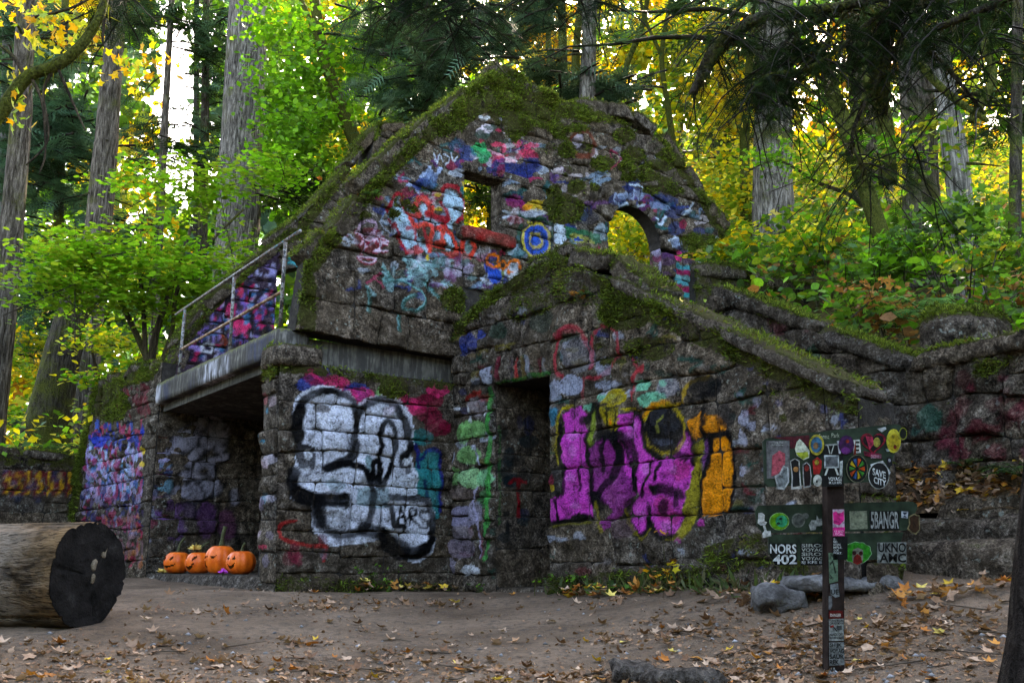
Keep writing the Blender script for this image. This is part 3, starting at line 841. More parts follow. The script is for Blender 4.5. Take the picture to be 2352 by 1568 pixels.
    p.fill(Z([(300, 730), (370, 680), (420, 650), (545, 650), (565, 800), (610, 960), (660, 1090), (600, 1190), (500, 1300), (410, 1360), (375, 1290), (490, 1200), (380, 1150), (305, 1080), (295, 900)]), pk2, .92)
    p.fill(Z([(100, 560), (88, 490), (150, 425), (225, 420), (265, 470), (232, 520), (275, 600), (275, 700), (260, 820), (295, 880), (285, 1050), (315, 1090), (315, 1275), (100, 1300), (-15, 1315), (-15, 1115), (110, 1085), (118, 880), (88, 820), (82, 700)]), pk, .97)
    p.fill(Z([(540, 480), (620, 455), (685, 500), (705, 600), (692, 720), (765, 800), (820, 835), (915, 790), (965, 695), (1050, 580), (1092, 680), (1085, 900), (1045, 1080), (1003, 1290), (935, 1400), (840, 1390), (778, 1310), (758, 1190), (705, 1400), (640, 1380), (596, 1290), (620, 1170), (685, 1110), (655, 980), (555, 920), (535, 720)]), pk, .97)
    for q, rx, ry in (((860, 1150), 20, 14), ((900, 1250), 26, 20), ((1000, 900), 20, 26)): p.blob(Z([q])[0], rx, ry, (.70, .16, .38), .55)
    for q in ((170, 640), (180, 760), (170, 960), (200, 1180), (620, 560), (600, 640), (730, 900), (1010, 700), (960, 900), (680, 1250), (880, 1330)): p.blob(Z([q])[0], g.uniform(9, 16), g.uniform(8, 14), (.86, .46, .80), .6)
    gold = (.66, .58, .08)
    p.blob(Z([(500, 350)])[0], 22, 18, gold, .9); p.stroke(Z([(420, 380), (470, 300), (530, 290), (580, 340)]), 9, gold, .9)
    p.fill(Z([(400, 420), (470, 400), (540, 420), (550, 520), (520, 600), (450, 600), (410, 540)]), gold, .92)
    p.stroke(Z([(355, 430), (325, 520), (308, 620), (308, 690)]), 15, (.52, .60, .14), .9)
    p.stroke(Z([(450, 590), (440, 500), (470, 430), (520, 440), (525, 520), (490, 600)]), 7, BLK, .9); p.blob(Z([(480, 540)])[0], 5, 9, ORNG, .9)
    p.stroke(Z([(160, 408), (90, 440), (50, 520), (42, 640), (52, 860)]), 7, gold, .9); p.stroke(Z([(570, 430), (640, 430), (670, 450)]), 7, gold, .9)
    p.blob(Z([(875, 590)])[0], 46, 52, BLK, .97); p.blob(Z([(900, 500)])[0], 34, 34, (.16, .16, .18), .8); p.blob(Z([(850, 680)])[0], 22, 8, (.35, .36, .42), .7)
    p.ring(Z([(868, 590)])[0], 49, 55, 9, (.64, .55, .08)); p.stroke(Z([(700, 500), (750, 430), (850, 390), (900, 380)]), 11, (.85, .55, .08), .95); p.stroke(Z([(900, 395), (1000, 400), (1030, 350), (1060, 270), (1120, 220), (1200, 190)]), 9, (.66, .52, .08), .9); p.stroke(Z([(860, 500), (830, 550), (825, 600)]), 6, (.5, .5, .2), .8)
    p.blob(Z([(1180, 270)])[0], 34, 26, BLK, .9); p.stroke(Z([(1080, 370), (1180, 330), (1290, 230)]), 14, BLK, .8)
    p.fill(Z([(1098, 700), (1172, 655), (1165, 880), (1125, 1260), (1095, 1330), (965, 1415), (895, 1425), (1012, 1280), (1055, 1020), (1090, 880)]), (.60, .55, .12), .93)
    org = (.90, .54, .06)
    p.fill(Z([(1072, 510), (1150, 460), (1172, 540), (1162, 650), (1112, 665), (1080, 600)]), org, .95)
    p.fill(Z([(1185, 475), (1260, 475), (1325, 540), (1375, 610), (1388, 850), (1378, 1030), (1398, 1185), (1285, 1258), (1148, 1245), (1136, 1140), (1182, 1000), (1222, 830), (1242, 650), (1190, 640)]), org, .95)
    p.fill(Z([(1165, 660), (1235, 660), (1220, 850), (1170, 900)]), (.42, .20, .45), .85)
    p.blob(Z([(1330, 480)])[0], 26, 30, (.10, .10, .11), .75)
    def K(pts, w, **k): p.stroke(Z(pts), w * 1.6, (.025, .025, .035), .98, **k)
    K([(1165, 440), (1178, 540), (1172, 650)], 9); K([(1190, 640), (1240, 640), (1370, 610)], 8); K([(1215, 660), (1212, 850), (1160, 1000), (1130, 1260)], 9); K([(1365, 630), (1395, 850), (1395, 1040), (1390, 1200)], 7)
    K([(70, 560), (60, 700), (80, 860), (110, 880)], 9); K([(230, 520), (290, 500), (320, 440), (355, 420)], 12); K([(285, 620), (280, 760), (300, 900), (300, 1080)], 9); K([(385, 420), (375, 540), (380, 650)], 14); K([(440, 620), (400, 760), (390, 900)], 8); K([(430, 640), (540, 640), (610, 720), (640, 840), (650, 1040)], 13)
    K([(500, 660), (520, 800), (470, 940)], 16); K([(560, 700), (600, 860)], 7); K([(650, 470), (700, 540), (700, 620), (730, 730), (820, 800)], 10); K([(1060, 600), (1095, 680), (1090, 850)], 8); K([(770, 850), (770, 930), (700, 1100)], 6); K([(850, 850), (820, 980)], 6)
    K([(800, 1060), (880, 1050), (1010, 1090)], 14); K([(310, 1090), (330, 1150), (400, 1010), (480, 980)], 12); K([(330, 1120), (370, 1160)], 20); K([(630, 1140), (585, 1220), (610, 1340), (700, 1410), (745, 1300)], 9); K([(745, 1200), (760, 1330), (850, 1405), (960, 1400)], 9); K([(110, 880), (120, 1060), (60, 1090)], 8); K([(40, 1130), (50, 1290)], 6); K([(225, 880), (220, 1060)], 6); K([(880, 1160), (860, 1230)], 12); K([(970, 1090), (975, 1160)], 12); K([(920, 760), (1000, 790), (1050, 810)], 9)
    K([(0, 1318), (150, 1290), (230, 1260), (300, 1275)], 9)
    p.stroke(Z([(-15, 1330), (120, 1325), (220, 1305), (310, 1300)]), 5, (.45, .42, .08), .8); p.stroke(Z([(335, 1160), (355, 1270), (390, 1370)]), 8, (.50, .45, .1), .8); p.stroke(Z([(588, 1200), (598, 1310), (700, 1425), (760, 1350)]), 6, (.5, .45, .1), .8); p.stroke(Z([(900, 1430), (1010, 1400), (1090, 1320)]), 8, (.5, .45, .1), .8)
    p.blob(Z([(1160, 1310)])[0], 12, 10, MAG, .7); p.blob(Z([(960, 1440)])[0], 10, 6, MAG, .5); p.blob(Z([(560, 1360)])[0], 26, 22, (.42, .3, .36), .4)
    for q, r in (((1500, 500), 13), ((1480, 650), 12), ((1470, 900), 9), ((1330, 960), 0), ((1560, 560), 8)):
        if r: p.blob(Z([q])[0], r, r * 1.6, (.66, .66, .74), .6)
    p.patches(g, (1700, 900, 1950, 1120), 14, [(.6, .6, .68), (.3, .1, .12), (.55, .5, .5)], (5, 14), .4)
    return p

def gable_paint():
    p = Paint(); Z = Z_GAB; g = np.random.default_rng(5)
    # loose older tags all over
    for i in range(270):
        u, v = g.uniform(780, 1640), g.uniform(330, 690)
        if v < 150 + abs(u - 1170) * .62 + 60: continue
        c = [(.70, .74, .80), (.14, .22, .46), (.10, .34, .34), (.60, .14, .30), (.46, .56, .66), (.36, .18, .40), (.75, .70, .72)][g.integers(7)]
        if i % 2: p.stroke([(u + g.normal(0, 16), v + g.normal(0, 11)) for _ in range(5)], g.uniform(4, 8), c, .8)
        else: p.blob((u, v), g.uniform(6, 20), g.uniform(5, 13), c, .6)
    for i in range(26):
        p.blob(Z([(g.uniform(1030, 1330), g.uniform(470, 660))])[0], g.uniform(6, 22), g.uniform(4, 12), [(.80, .2, .34), (.84, .24, .40), (.85, .8, .84), (.66, .12, .26), (.2, .28, .24)][g.integers(5)], .8)
    p.stroke(Z([(1050, 380), (1060, 430), (1120, 420), (1200, 440)]), 9, WHT, .7); p.blob(Z([(1170, 405)])[0], 24, 14, (.7, .72, .78), .5); p.stroke(Z([(1240, 340), (1260, 400)]), 6, WHT, .6)
    p.blob(Z([(1040, 600)])[0], 16, 18, (.05, .62, .36), .9); p.blob(Z([(1060, 650)])[0], 14, 14, (.05, .55, .34), .85); p.stroke(Z([(1070, 570), (1095, 630)]), 12, (.10, .66, .40), .85)
    p.blob(Z([(980, 620)])[0], 18, 20, (.12, .25, .5), .7); p.blob(Z([(930, 570)])[0], 20, 14, (.2, .28, .46), .5)
    for q in ((1160, 690), (1230, 700), (1290, 730), (1330, 690), (1260, 740)): p.blob(Z([q])[0], 24, 14, (.08, .16, .42), .75)
    p.stroke(Z([(1100, 600), (1190, 650), (1240, 660)]), 9, (.85, .6, .66), .7); p.blob(Z([(1150, 720)])[0], 9, 14, MAR, .7)
    for pts in ([(800, 620), (815, 670), (830, 625), (850, 660)], [(850, 620), (880, 650), (860, 680)], [(890, 610), (905, 660), (925, 640)]): p.stroke(Z(pts), 4, (.8, .84, .9), .9)
    for pts in ([(690, 790), (730, 740), (760, 720), (750, 790)], [(760, 700), (790, 760), (830, 700)], [(640, 800), (680, 790), (720, 830)]): p.stroke(Z(pts), 8, (.62, .70, .84), .85)
    p.blob(Z([(720, 790)])[0], 20, 12, (.12, .2, .5), .8); p.blob(Z([(770, 770)])[0], 18, 20, (.3, .42, .62), .55)
    # large pale letters edged red
    R = Z_RED; pale = (.64, .76, .84); rd = (.62, .08, .14); rd2 = (.88, .26, .20)
    p.fill(R([(480, 350), (580, 330), (640, 480), (760, 720), (900, 920), (960, 960), (940, 1020), (760, 960), (740, 1060), (660, 1020), (600, 800), (480, 620), (460, 480)]), pale, .92)
    p.fill(R([(1150, 250), (1240, 230), (1340, 300), (1400, 420), (1420, 560), (1300, 640), (1220, 620), (1150, 480), (1130, 350)]), pale, .92)
    p.fill(R([(860, 430), (930, 400), (960, 480), (940, 560), (870, 520)]), pale, .9); p.fill(R([(920, 560), (1050, 610), (1120, 680), (1080, 700), (940, 640)]), pale, .9); p.fill(R([(1170, 790), (1220, 830), (1270, 1000), (1180, 1010), (1150, 860)]), pale, .9)
    p.blob(R([(1450, 990)])[0], 10, 14, (.45, .55, .56), .8); p.blob(R([(1040, 830)])[0], 8, 11, pale, .8)
    p.blob(R([(1290, 480)])[0], 10, 6, (.3, .25, .2), .8)
    def RS(pts, w, c=rd): p.stroke(R(pts), w, c, .92)
    RS([(440, 500), (520, 320), (590, 300), (650, 460), (760, 650), (830, 720)], 9); RS([(460, 620), (560, 780), (640, 1000), (700, 1070)], 7)
    RS([(1120, 240), (1200, 190), (1300, 200), (1380, 300), (1410, 420), (1410, 560), (1330, 640)], 10); RS([(1120, 400), (1180, 560), (1200, 640), (1150, 740)], 9)
    RS([(790, 430), (830, 350), (930, 350), (1000, 440), (990, 520), (950, 540)], 13, rd2); RS([(740, 560), (860, 560), (780, 440)], 12, rd2); RS([(960, 530), (1080, 590), (1190, 620)], 14, rd); RS([(720, 620), (780, 690), (1000, 690), (970, 870), (980, 1010)], 12, rd2)
    p.fill(R([(1030, 700), (1110, 780), (1150, 930), (1180, 1000), (1320, 1030), (1250, 850), (1320, 900), (1330, 1050), (1150, 1010), (1000, 950), (970, 880), (1090, 870)]), rd2, .85)
    RS([(1060, 720), (1130, 800), (1130, 700), (1170, 760), (1250, 830), (1310, 1010)], 9, rd2); RS([(660, 740), (760, 740), (800, 900), (830, 950)], 8, rd); RS([(900, 740), (930, 860), (960, 940)], 7, rd); RS([(1390, 900), (1380, 1000), (1430, 1070), (1520, 1060), (1540, 960), (1500, 910)], 11, rd2)
    p.fill(R([(640, 1020), (760, 960), (880, 960), (900, 1020), (740, 1080)]), (.84, .30, .32), .75); p.fill(R([(1120, 1020), (1340, 1040), (1500, 1080), (1400, 1120), (1160, 1070)]), (.74, .26, .24), .7); p.blob(R([(955, 1090)])[0], 4, 8, YEL, .9); p.blob(R([(1080, 480)])[0], 8, 5, YEL, .8); p.blob(R([(1230, 690)])[0], 7, 10, pale, .8); p.blob(R([(1070, 300)])[0], 6, 5, YEL, .7)
    p.blob(R([(1395, 240)])[0], 6, 14, (.10, .5, .5), .8); p.blob(R([(1400, 160)])[0], 5, 8, YEL, .7)
    # maroon and white face-like tag
    c = R([(200, 880)])[0]
    p.blob(c, 38, 30, (.44, .06, .14), .55); p.ring(R([(170, 720)])[0], 18, 16, 6, (.72, .6, .7), .85)
    for pts in ([(50, 800), (120, 870), (260, 900), (430, 940)], [(60, 950), (100, 900), (150, 960), (110, 1040)], [(240, 900), (330, 830), (320, 980), (260, 1030), (430, 1010)], [(300, 820), (440, 900)], [(60, 1100), (170, 1100), (290, 1120), (240, 1170), (120, 1150), (60, 1100)], [(20, 800), (60, 740), (100, 790)]):
        p.stroke(R(pts), 7, (.55, .06, .16), .9); p.stroke(R([(x + 8, y - 12) for x, y in pts]), 4, (.84, .76, .84), .85)
    # teal wash below
    for i in range(30): p.blob(R([(g.uniform(380, 1250), g.uniform(1080, 1500))])[0], g.uniform(6, 20), g.uniform(5, 14), [(.42, .60, .62), (.14, .34, .32), (.36, .44, .46), (.55, .72, .74)][g.integers(4)], .5)
    for pts in ([(390, 1180), (440, 1320), (370, 1280)], [(700, 1080), (900, 1320), (950, 1420)], [(640, 1100), (720, 1350), (560, 1400)], [(930, 1400), (1000, 1560)], [(150, 1480), (230, 1600)]): p.stroke(R(pts), 6, (.58, .78, .80), .65)
    W = T(.24, 602, 526.8)
    for pts in ([(960, 560), (1010, 700), (1000, 800)], [(1150, 370), (1220, 440), (1150, 500), (1330, 520), (1500, 600), (1550, 680), (1480, 780), (1340, 770), (1330, 690), (1440, 640)], [(1300, 830), (1290, 980)], [(1550, 500), (1640, 640), (1740, 780)]): p.stroke(W(pts), 8, (.06, .30, .26), .75); p.stroke(W([(x - 14, y - 10) for x, y in pts]), 4, (.48, .72, .72), .6)
    for i in range(14): p.blob(R([(g.uniform(1180, 1620), g.uniform(1080, 1380))])[0], g.uniform(5, 14), g.uniform(8, 18), [(.46, .26, .42), (.66, .62, .72), (.30, .46, .46)][g.integers(3)], .55)
    p.blob(R([(1800, 1330)])[0], 16, 18, (.08, .30, .72), .95); p.blob(R([(1720, 1220)])[0], 12, 12, (.10, .28, .66), .8); p.blob(R([(1910, 1310)])[0], 6, 10, (.55, .58, .3), .8)
    p.stroke(R([(1860, 1110), (1790, 1060), (1720, 1080), (1715, 1160), (1770, 1230), (1850, 1200), (1850, 1130)]), 7, (.86, .42, .06), .95); p.ring(R([(1920, 1190)])[0], 7, 8, 5, (.86, .42, .06)); p.stroke(R([(1990, 1280), (2000, 1150), (2080, 1140), (2120, 1230)]), 7, (.86, .42, .06), .95); p.stroke(R([(1990, 1290), (2060, 1280)]), 6, (.86, .42, .06), .9); p.blob(R([(2020, 1010)])[0], 12, 12, (.72, .78, .84), .85); p.blob(R([(2050, 1330)])[0], 12, 8, (.8, .82, .86), .8); p.blob(R([(2040, 1220)])[0], 12, 10, (.72, .76, .8), .7); p.blob(R([(1900, 1050)])[0], 8, 8, MAR, .8)
    # right part
    Q = Z_ARCH
    for x, y, rx, ry, c, a in ((60, 60, 22, 16, (.52, .10, .34), .7), (150, 110, 14, 14, (.55, .1, .36), .7), (320, 110, 34, 14, (.72, .60, .08), .8), (200, 120, 12, 8, ORNG, .7), (390, 180, 8, 8, YEL, .8), (250, 190, 40, 8, (.7, .74, .8), .6), (540, 250, 10, 6, YEL, .8), (60, 260, 20, 10, MAR, .5), (60, 600, 18, 16, (.6, .72, .8), .8), (90, 650, 14, 12, (.1, .4, .4), .7), (720, 180, 40, 24, (.10, .12, .22), .7), (860, 240, 24, 16, (.08, .1, .16), .6), (1000, 400, 14, 22, (.62, .68, .72), .6)): p.blob(Q([(x, y)])[0], rx, ry, c, a)
    p.blob(Q([(560, 400)])[0], 14, 28, (.74, .80, .86), .9)
    p.stroke(Q([(100, 210), (200, 240), (330, 260), (460, 300)]), 8, (.04, .30, .22), .85); p.stroke(Q([(120, 330), (90, 450), (110, 560)]), 12, (.05, .28, .2), .8); p.stroke(Q([(490, 300), (480, 420), (470, 540)]), 9, (.05, .3, .22), .8)
    cc = Q([(290, 490)])[0]
    p.blob(cc, 36, 38, (.12, .34, .70), .97); p.ring(cc, 33, 36, 8, (.76, .68, .20)); p.ring(cc, 27, 29, 9, (.10, .30, .70)); p.ring(cc, 14, 15, 6, (.72, .64, .16)); p.blob(Q([(290, 480)])[0], 8, 8, (.12, .32, .72), .95); p.ring(cc, 20, 22, 4, (.06, .08, .08), .8); p.stroke(Q([(180, 300), (290, 300), (360, 330)]), 7, (.76, .68, .14), .9); p.stroke(Q([(140, 520), (160, 600), (200, 660)]), 9, (.76, .70, .2), .9); p.ring(cc, 39, 41, 4, (.05, .06, .06), .85)
    p.fill(Q([(620, 320), (720, 360), (900, 380), (1000, 420), (1010, 530), (960, 540), (880, 440), (740, 430), (680, 480), (620, 470)]), (.05, .40, .26), .85); p.fill(Q([(650, 430), (740, 410), (880, 450), (960, 530), (700, 520)]), (.58, .58, .26), .8); p.fill(Q([(695, 500), (760, 450), (850, 500)]), (.10, .30, .68), .95)
    Z = Z_GABR
    for pts in ([(700, 845), (665, 840), (655, 880), (690, 905)], [(730, 830), (760, 870), (770, 820), (800, 870), (825, 810), (800, 790), (750, 790)], [(690, 910), (740, 890), (760, 915), (820, 900)], [(890, 970), (920, 1005), (945, 960)], [(960, 1095), (1000, 1080), (1040, 1110), (980, 1130)]): p.stroke(Z(pts), 5, (.76, .82, .90), .9)
    for q in ((900, 880), (960, 880), (990, 940), (870, 830), (1000, 1030), (680, 870), (780, 840), (1030, 1120)): p.blob(Z([q])[0], 22, 16, (.10, .20, .42), .55)
    for q in ((940, 910), (880, 900), (1000, 1110), (720, 850)): p.blob(Z([q])[0], 14, 9, (.5, .58, .7), .55)
    p.blob(Z([(1045, 1005)])[0], 9, 12, MAR, .8); p.ring(Z([(490, 570)])[0], 27, 30, 14, (.42, .17, .08), .75); p.blob(Z([(460, 555)])[0], 12, 16, (.66, .62, .68), .8)
    for i in range(12): p.blob(Z([(g.uniform(560, 900), g.uniform(580, 740))])[0], g.uniform(5, 12), g.uniform(3, 8), (.6, .64, .7), .45)
    p.blob(Z([(1012, 1180)])[0], 12, 12, (.88, .20, .50), .95)
    for y, c in ((1235, (.16, .62, .66)), (1262, (.62, .08, .30)), (1295, (.5, .72, .74)), (1315, (.28, .62, .66)), (1350, (.66, .12, .34)), (1380, (.16, .62, .64)), (1430, (.2, .52, .54))): p.stroke(Z([(1000, y), (1060, y + 8), (1108, y + 14)]), 12, c, .9)
    for q in ((900, 1160), (950, 1200), (1060, 1180), (880, 1240), (930, 1300)): p.blob(Z([q])[0], 18, 16, (.30, .16, .34), .55)
    p.stroke(Z([(985, 1180), (990, 1300), (985, 1430)]), 7, (.08, .10, .12), .7); p.stroke(Z([(965, 1420), (950, 1440)]), 9, (.75, .75, .85), .7)
    return p

def far_paint():
    p = Paint(); Z = Z_BAL; g = np.random.default_rng(9)
    p.fill([(396, 880), (412, 770), (470, 690), (560, 602), (640, 560), (640, 740)], (.20, .13, .24), .75)
    cols = [(.46, .36, .66), (.68, .66, .80), (.72, .14, .34), (.12, .14, .24), (.16, .42, .60), (.10, .10, .12), (.58, .48, .74)]
    for i in range(420):
        x = g.uniform(40, 1040); y = g.uniform(420, 1400)
        p.blob(Z([(x, y)])[0], g.uniform(2.5, 8), g.uniform(3, 9), cols[g.integers(len(cols))], .85)
    p.stroke(Z([(250, 960), (350, 850), (450, 720), (580, 630)]), 18, (.55, .08, .18), .85); p.blob(Z([(680, 1030)])[0], 22, 18, (.86, .22, .42), .9); p.blob(Z([(560, 880)])[0], 12, 20, (.8, .2, .4), .8); p.blob(Z([(490, 1180)])[0], 9, 16, (.58, .24, .06), .9); p.ring(Z([(345, 1250)])[0], 14, 10, 6, WHT, .9); p.blob(Z([(730, 960)])[0], 8, 12, (.16, .5, .66), .8)
    p.blob(Z([(660, 660)])[0], 7, 26, (.8, .16, .3), .85)
    for pts in ([(420, 770), (440, 740), (430, 760)], [(450, 730), (470, 700), (465, 730)], [(480, 690), (500, 660), (520, 650)]): p.stroke(Z(pts), 3, (.9, .7, .76), .9)
    for pts in ([(1240, 345), (1175, 335), (1150, 370), (1230, 400), (1235, 440), (1150, 425)], [(1305, 275), (1330, 270), (1320, 350), (1330, 410), (1360, 425), (1400, 410)], [(1340, 290), (1400, 270)]): p.stroke(Z(pts), 8, (.14, .66, .70), .95)
    for i in range(8): p.blob(Z([(g.uniform(960, 1090), g.uniform(400, 700))])[0], 9, 9, [(.6, .58, .78), (.12, .12, .2)][i % 2], .7)
    return p

def left_paint():
    p = Paint(); Z = Z_LEFT; g = np.random.default_rng(12)
    bands = [((330, 220, 560, 420), [(.48, .10, .16), (.40, .16, .18), (.36, .1, .14)], 16), ((180, 470, 520, 640), [(.08, .2, .62), (.12, .32, .7), (.10, .14, .3), (.7, .2, .34)], 22),
             ((140, 600, 520, 960), [(.70, .66, .84), (.62, .70, .84), (.62, .12, .30), (.60, .52, .80), (.78, .60, .74), (.10, .40, .62)], 60), ((110, 900, 520, 1180), [(.56, .54, .66), (.30, .24, .36), (.60, .16, .30), (.58, .5, .62), (.12, .16, .34)], 40), ((240, 1080, 520, 1420), [(.62, .16, .26), (.55, .40, .42), (.66, .40, .22), (.44, .34, .36)], 30)]
    for bx, cols, n in bands:
        for i in range(n * 4): p.blob(Z([(g.uniform(bx[0], bx[2]), g.uniform(bx[1], bx[3]))])[0], g.uniform(1.5, 6), g.uniform(4, 14), cols[g.integers(len(cols))], .8)
    p.stroke(Z([(350, 620), (345, 780), (345, 930)]), 14, (.58, .10, .26), .85); p.stroke(Z([(385, 750), (385, 930)]), 6, (.10, .52, .66), .85); p.blob(Z([(520, 650)])[0], 5, 10, YEL, .9); p.blob(Z([(518, 740)])[0], 5, 8, YEL, .9); p.blob(Z([(235, 590)])[0], 18, 14, (.06, .22, .72), .85); p.blob(Z([(425, 550)])[0], 5, 8, (.9, .3, .42), .9)
    return p

def bay_paint():
    p = Paint(); Z = Z_BAY; g = np.random.default_rng(15)
    for x, y, rx, ry, c, a in ((210, 460, 18, 10, (.45, .16, .08), .7), (230, 720, 22, 12, (.45, .56, .68), .8), (220, 790, 24, 10, (.38, .06, .30), .9), (110, 1000, 14, 20, (.46, .22, .10), .7), (150, 1270, 34, 20, (.50, .34, .62), .85), (330, 1120, 24, 16, (.42, .26, .46), .7), (350, 1330, 22, 34, (.42, .28, .5), .7), (640, 1250, 24, 44, (.36, .2, .4), .8), (830, 1300, 22, 40, (.40, .2, .34), .8), (480, 1150, 22, 20, (.3, .2, .36), .6)): p.blob(Z([(x, y)])[0], rx, ry, c, a)
    pale = (.66, .64, .70)
    p.blob(Z([(238, 615)])[0], 25, 24, (.66, .62, .78), .95); p.ring(Z([(238, 615)])[0], 26, 25, 5, BLK); p.blob(Z([(240, 930)])[0], 19, 20, (.40, .58, .66), .9); p.ring(Z([(240, 930)])[0], 20, 21, 5, BLK); p.stroke(Z([(160, 935), (320, 925)]), 4, BLK, .9)
    for pts, w in (([(340, 600), (380, 480), (460, 430), (540, 450), (420, 540)], 26), ([(540, 350), (560, 290), (640, 260), (740, 310)], 24), ([(640, 500), (700, 400), (780, 420), (760, 520)], 34), ([(470, 720), (560, 560), (540, 640)], 14), ([(560, 730), (720, 680), (820, 640)], 14), ([(420, 830), (520, 820), (580, 840)], 18), ([(470, 960), (540, 940), (590, 1000), (500, 1020)], 26), ([(630, 930), (700, 880), (720, 960)], 22), ([(690, 760), (700, 820)], 14), ([(360, 980), (430, 990)], 20), ([(900, 1000), (910, 1060)], 18)): p.stroke(Z(pts), w + 7, BLK, .9); p.stroke(Z(pts), w, (.62, .60, .66), .9)
    for pts in ([(560, 560), (580, 450), (640, 380)], [(590, 640), (700, 560), (840, 520), (840, 420), (760, 350)], [(440, 920), (520, 880), (600, 960), (600, 1060)], [(300, 1080), (480, 1080), (700, 1040)], [(760, 1160), (760, 1480)], [(520, 1100), (520, 1300)], [(920, 1420), (920, 1250), (860, 1140), (780, 1130)]): p.stroke(Z(pts), 5, BLK, .9)
    return p

# ------------------------------------------------------------------ the ruin
HOUSE = empty('stone_house', 'roofless ruined stone house covered in graffiti, with balcony, doorway, window and arch', 'ruin')
w1 = P1.uv
pa_s = silver_paint().bake(P1)
moss_s = Paint().stroke([(640, 838), (800, 858), (1030, 884)], 30, WHT, .5).blob((900, 895), 34, 22, WHT, .8).stroke([(640, 1345), (1040, 1360)], 40, WHT, .45).bake(P1)
zft0 = P1.uv(642, 834)[1]; zft1 = P1.uv(1040, 878)[1]
FW = core(HOUSE, 'front_wall', P1, [[(.02, -.4), (S_S, -.4), (S_S, zft1), (.02, zft0)]], 0.45, px=False)
stones(FW, P1, [(629, 1372), (1046, 1385), (1040, 880), (643, 832)], .44, .25, pa_s, moss_s, 1, rough=.026)
stones(FW, PE.shifted(.035), [(632, 1385), (598, 1360), (611, 836), (641, 834)], .6, .21, Paint().patches(np.random.default_rng(2), (598, 900, 640, 1300), 24, [(.75, .72, .78), (.72, .2, .3), (.2, .5, .6), (.5, .45, .5), (.7, .6, .65)], (5, 12), .7).bake(PE), Paint().blob((625, 840), 40, 30, WHT, .7).bake(PE), 2, gap=.0035, rough=.022)
# rounded cap stone on the pier
rough_block('cap_stone', P1.pt(.12, w1(650, 812)[1], -.16), np.append(R2 * .24, 0), np.append(E2 * .26, 0), (0, 0, .11), FW, None, .04, 0, .02, 3, moss=.62, p=5)

# upper gable with window and arch
pa_g = gable_paint().bake(P1)
mg = Paint()
mg.stroke([(705, 600), (770, 515), (830, 440), (900, 365), (1000, 272), (1062, 222), (1150, 152)], 56, WHT, .74)
mg.fill([(985, 320), (1060, 215), (1150, 145), (1270, 225), (1300, 330), (1230, 290), (1180, 330), (1110, 260), (1060, 300)], WHT, .68)
mg.stroke([(1150, 155), (1265, 232), (1330, 250), (1482, 272), (1535, 330), (1600, 430), (1660, 525)], 60, WHT, .70)
_g = np.random.default_rng(77)
for i in range(34): mg.blob((_g.uniform(1230, 1560), _g.uniform(270, 470)), _g.uniform(12, 30), _g.uniform(8, 20), WHT, _g.uniform(.35, .9))
for i in range(14): mg.blob((_g.uniform(760, 1010), _g.uniform(300, 520) ), _g.uniform(10, 22), _g.uniform(8, 16), WHT, _g.uniform(.2, .6))
mg.blob((1040, 690), 40, 30, WHT, .7); mg.blob((1290, 480), 50, 36, WHT, .7); mg.blob((700, 700), 24, 80, WHT, .7); mg.blob((1600, 560), 50, 24, WHT, .6)
mg.bake(P1)
sWL, sWR = w1(1063, 450)[0], w1(1152, 480)[0]; zWB, zWT = w1(1063, 528)[1], w1(1063, 392)[1]
zb = w1(1035, 822)[1]
sA0, sA1 = w1(1396, 560)[0], w1(1519, 600)[0]; sAc, rA = (sA0 + sA1) / 2, (sA1 - sA0) / 2
zAc = w1(1458, 476)[1] - rA
zF = 2.36                                                     # upper floor level
s5 = w1(1270, 400)[0]; s6 = sA0 - .30; sP1 = w1(1642, 600)[0]; s7 = sA1 + .30
apex, r1, r3, r4, r5 = w1(1152, 150), w1(1270, 232), w1(1482, 270), w1(1532, 322), w1(1666, 530)
def top_at(s):
    xs = [w1(1063, 222)[0], apex[0], r1[0], r3[0], r4[0], r5[0]]; zs = [w1(1063, 222)[1], apex[1], r1[1], r3[1], r4[1], r5[1]]
    return float(np.interp(s, xs, zs))
L0, L1, L2 = w1(703, 605), w1(772, 513), w1(900, 365)
mA, mB = w1(900, 640), w1(1063, 660)
sz = lambda *a: [tuple(map(float, q)) for q in a]
quads = dict(
    low=sz(w1(678, 757), (mB[0], zb), mB, L0),
    lowr=sz((mB[0], zb), (s6, zb), (s6, mB[1]), mB),
    q1=sz(L0, mA, L2, L1), q2=sz(mA, mB, (mB[0], top_at(mB[0])), L2),
    below=sz(mB, (sWR, mB[1]), (sWR, zWB), (sWL, zWB)),
    above=sz((sWL, zWT), (sWR, zWT), apex, (sWL, top_at(sWL))),
    q5=sz((sWR, mB[1]), (s5, mB[1]), (s5, top_at(s5)), (sWR, top_at(sWR))),
    q6=sz((s5, mB[1]), (s6, mB[1]), (s6, top_at(s6)), (s5, top_at(s5))),
    jl=sz((s6, zb), (sA0, zb), (sA0, zAc), (s6, zAc)),
    pr=sz((sA1, zb), (sP1, zb), (sP1, zAc - .05), (sA1, zAc - .05)),
    spr=sz((s7 - .02, zAc - .05), r5 + [0, -.06], r5, (s7 - .02, top_at(s7))),
)
zTopA = zAc + rA + .30
quads['overA'] = sz((s6, zTopA), (s7 - .02, zTopA), (s7 - .02, top_at(s7)), (s6, top_at(s6)))
GT = .20
GW = core(HOUSE, 'gable_wall', P1, list(quads.values()), GT, px=False)
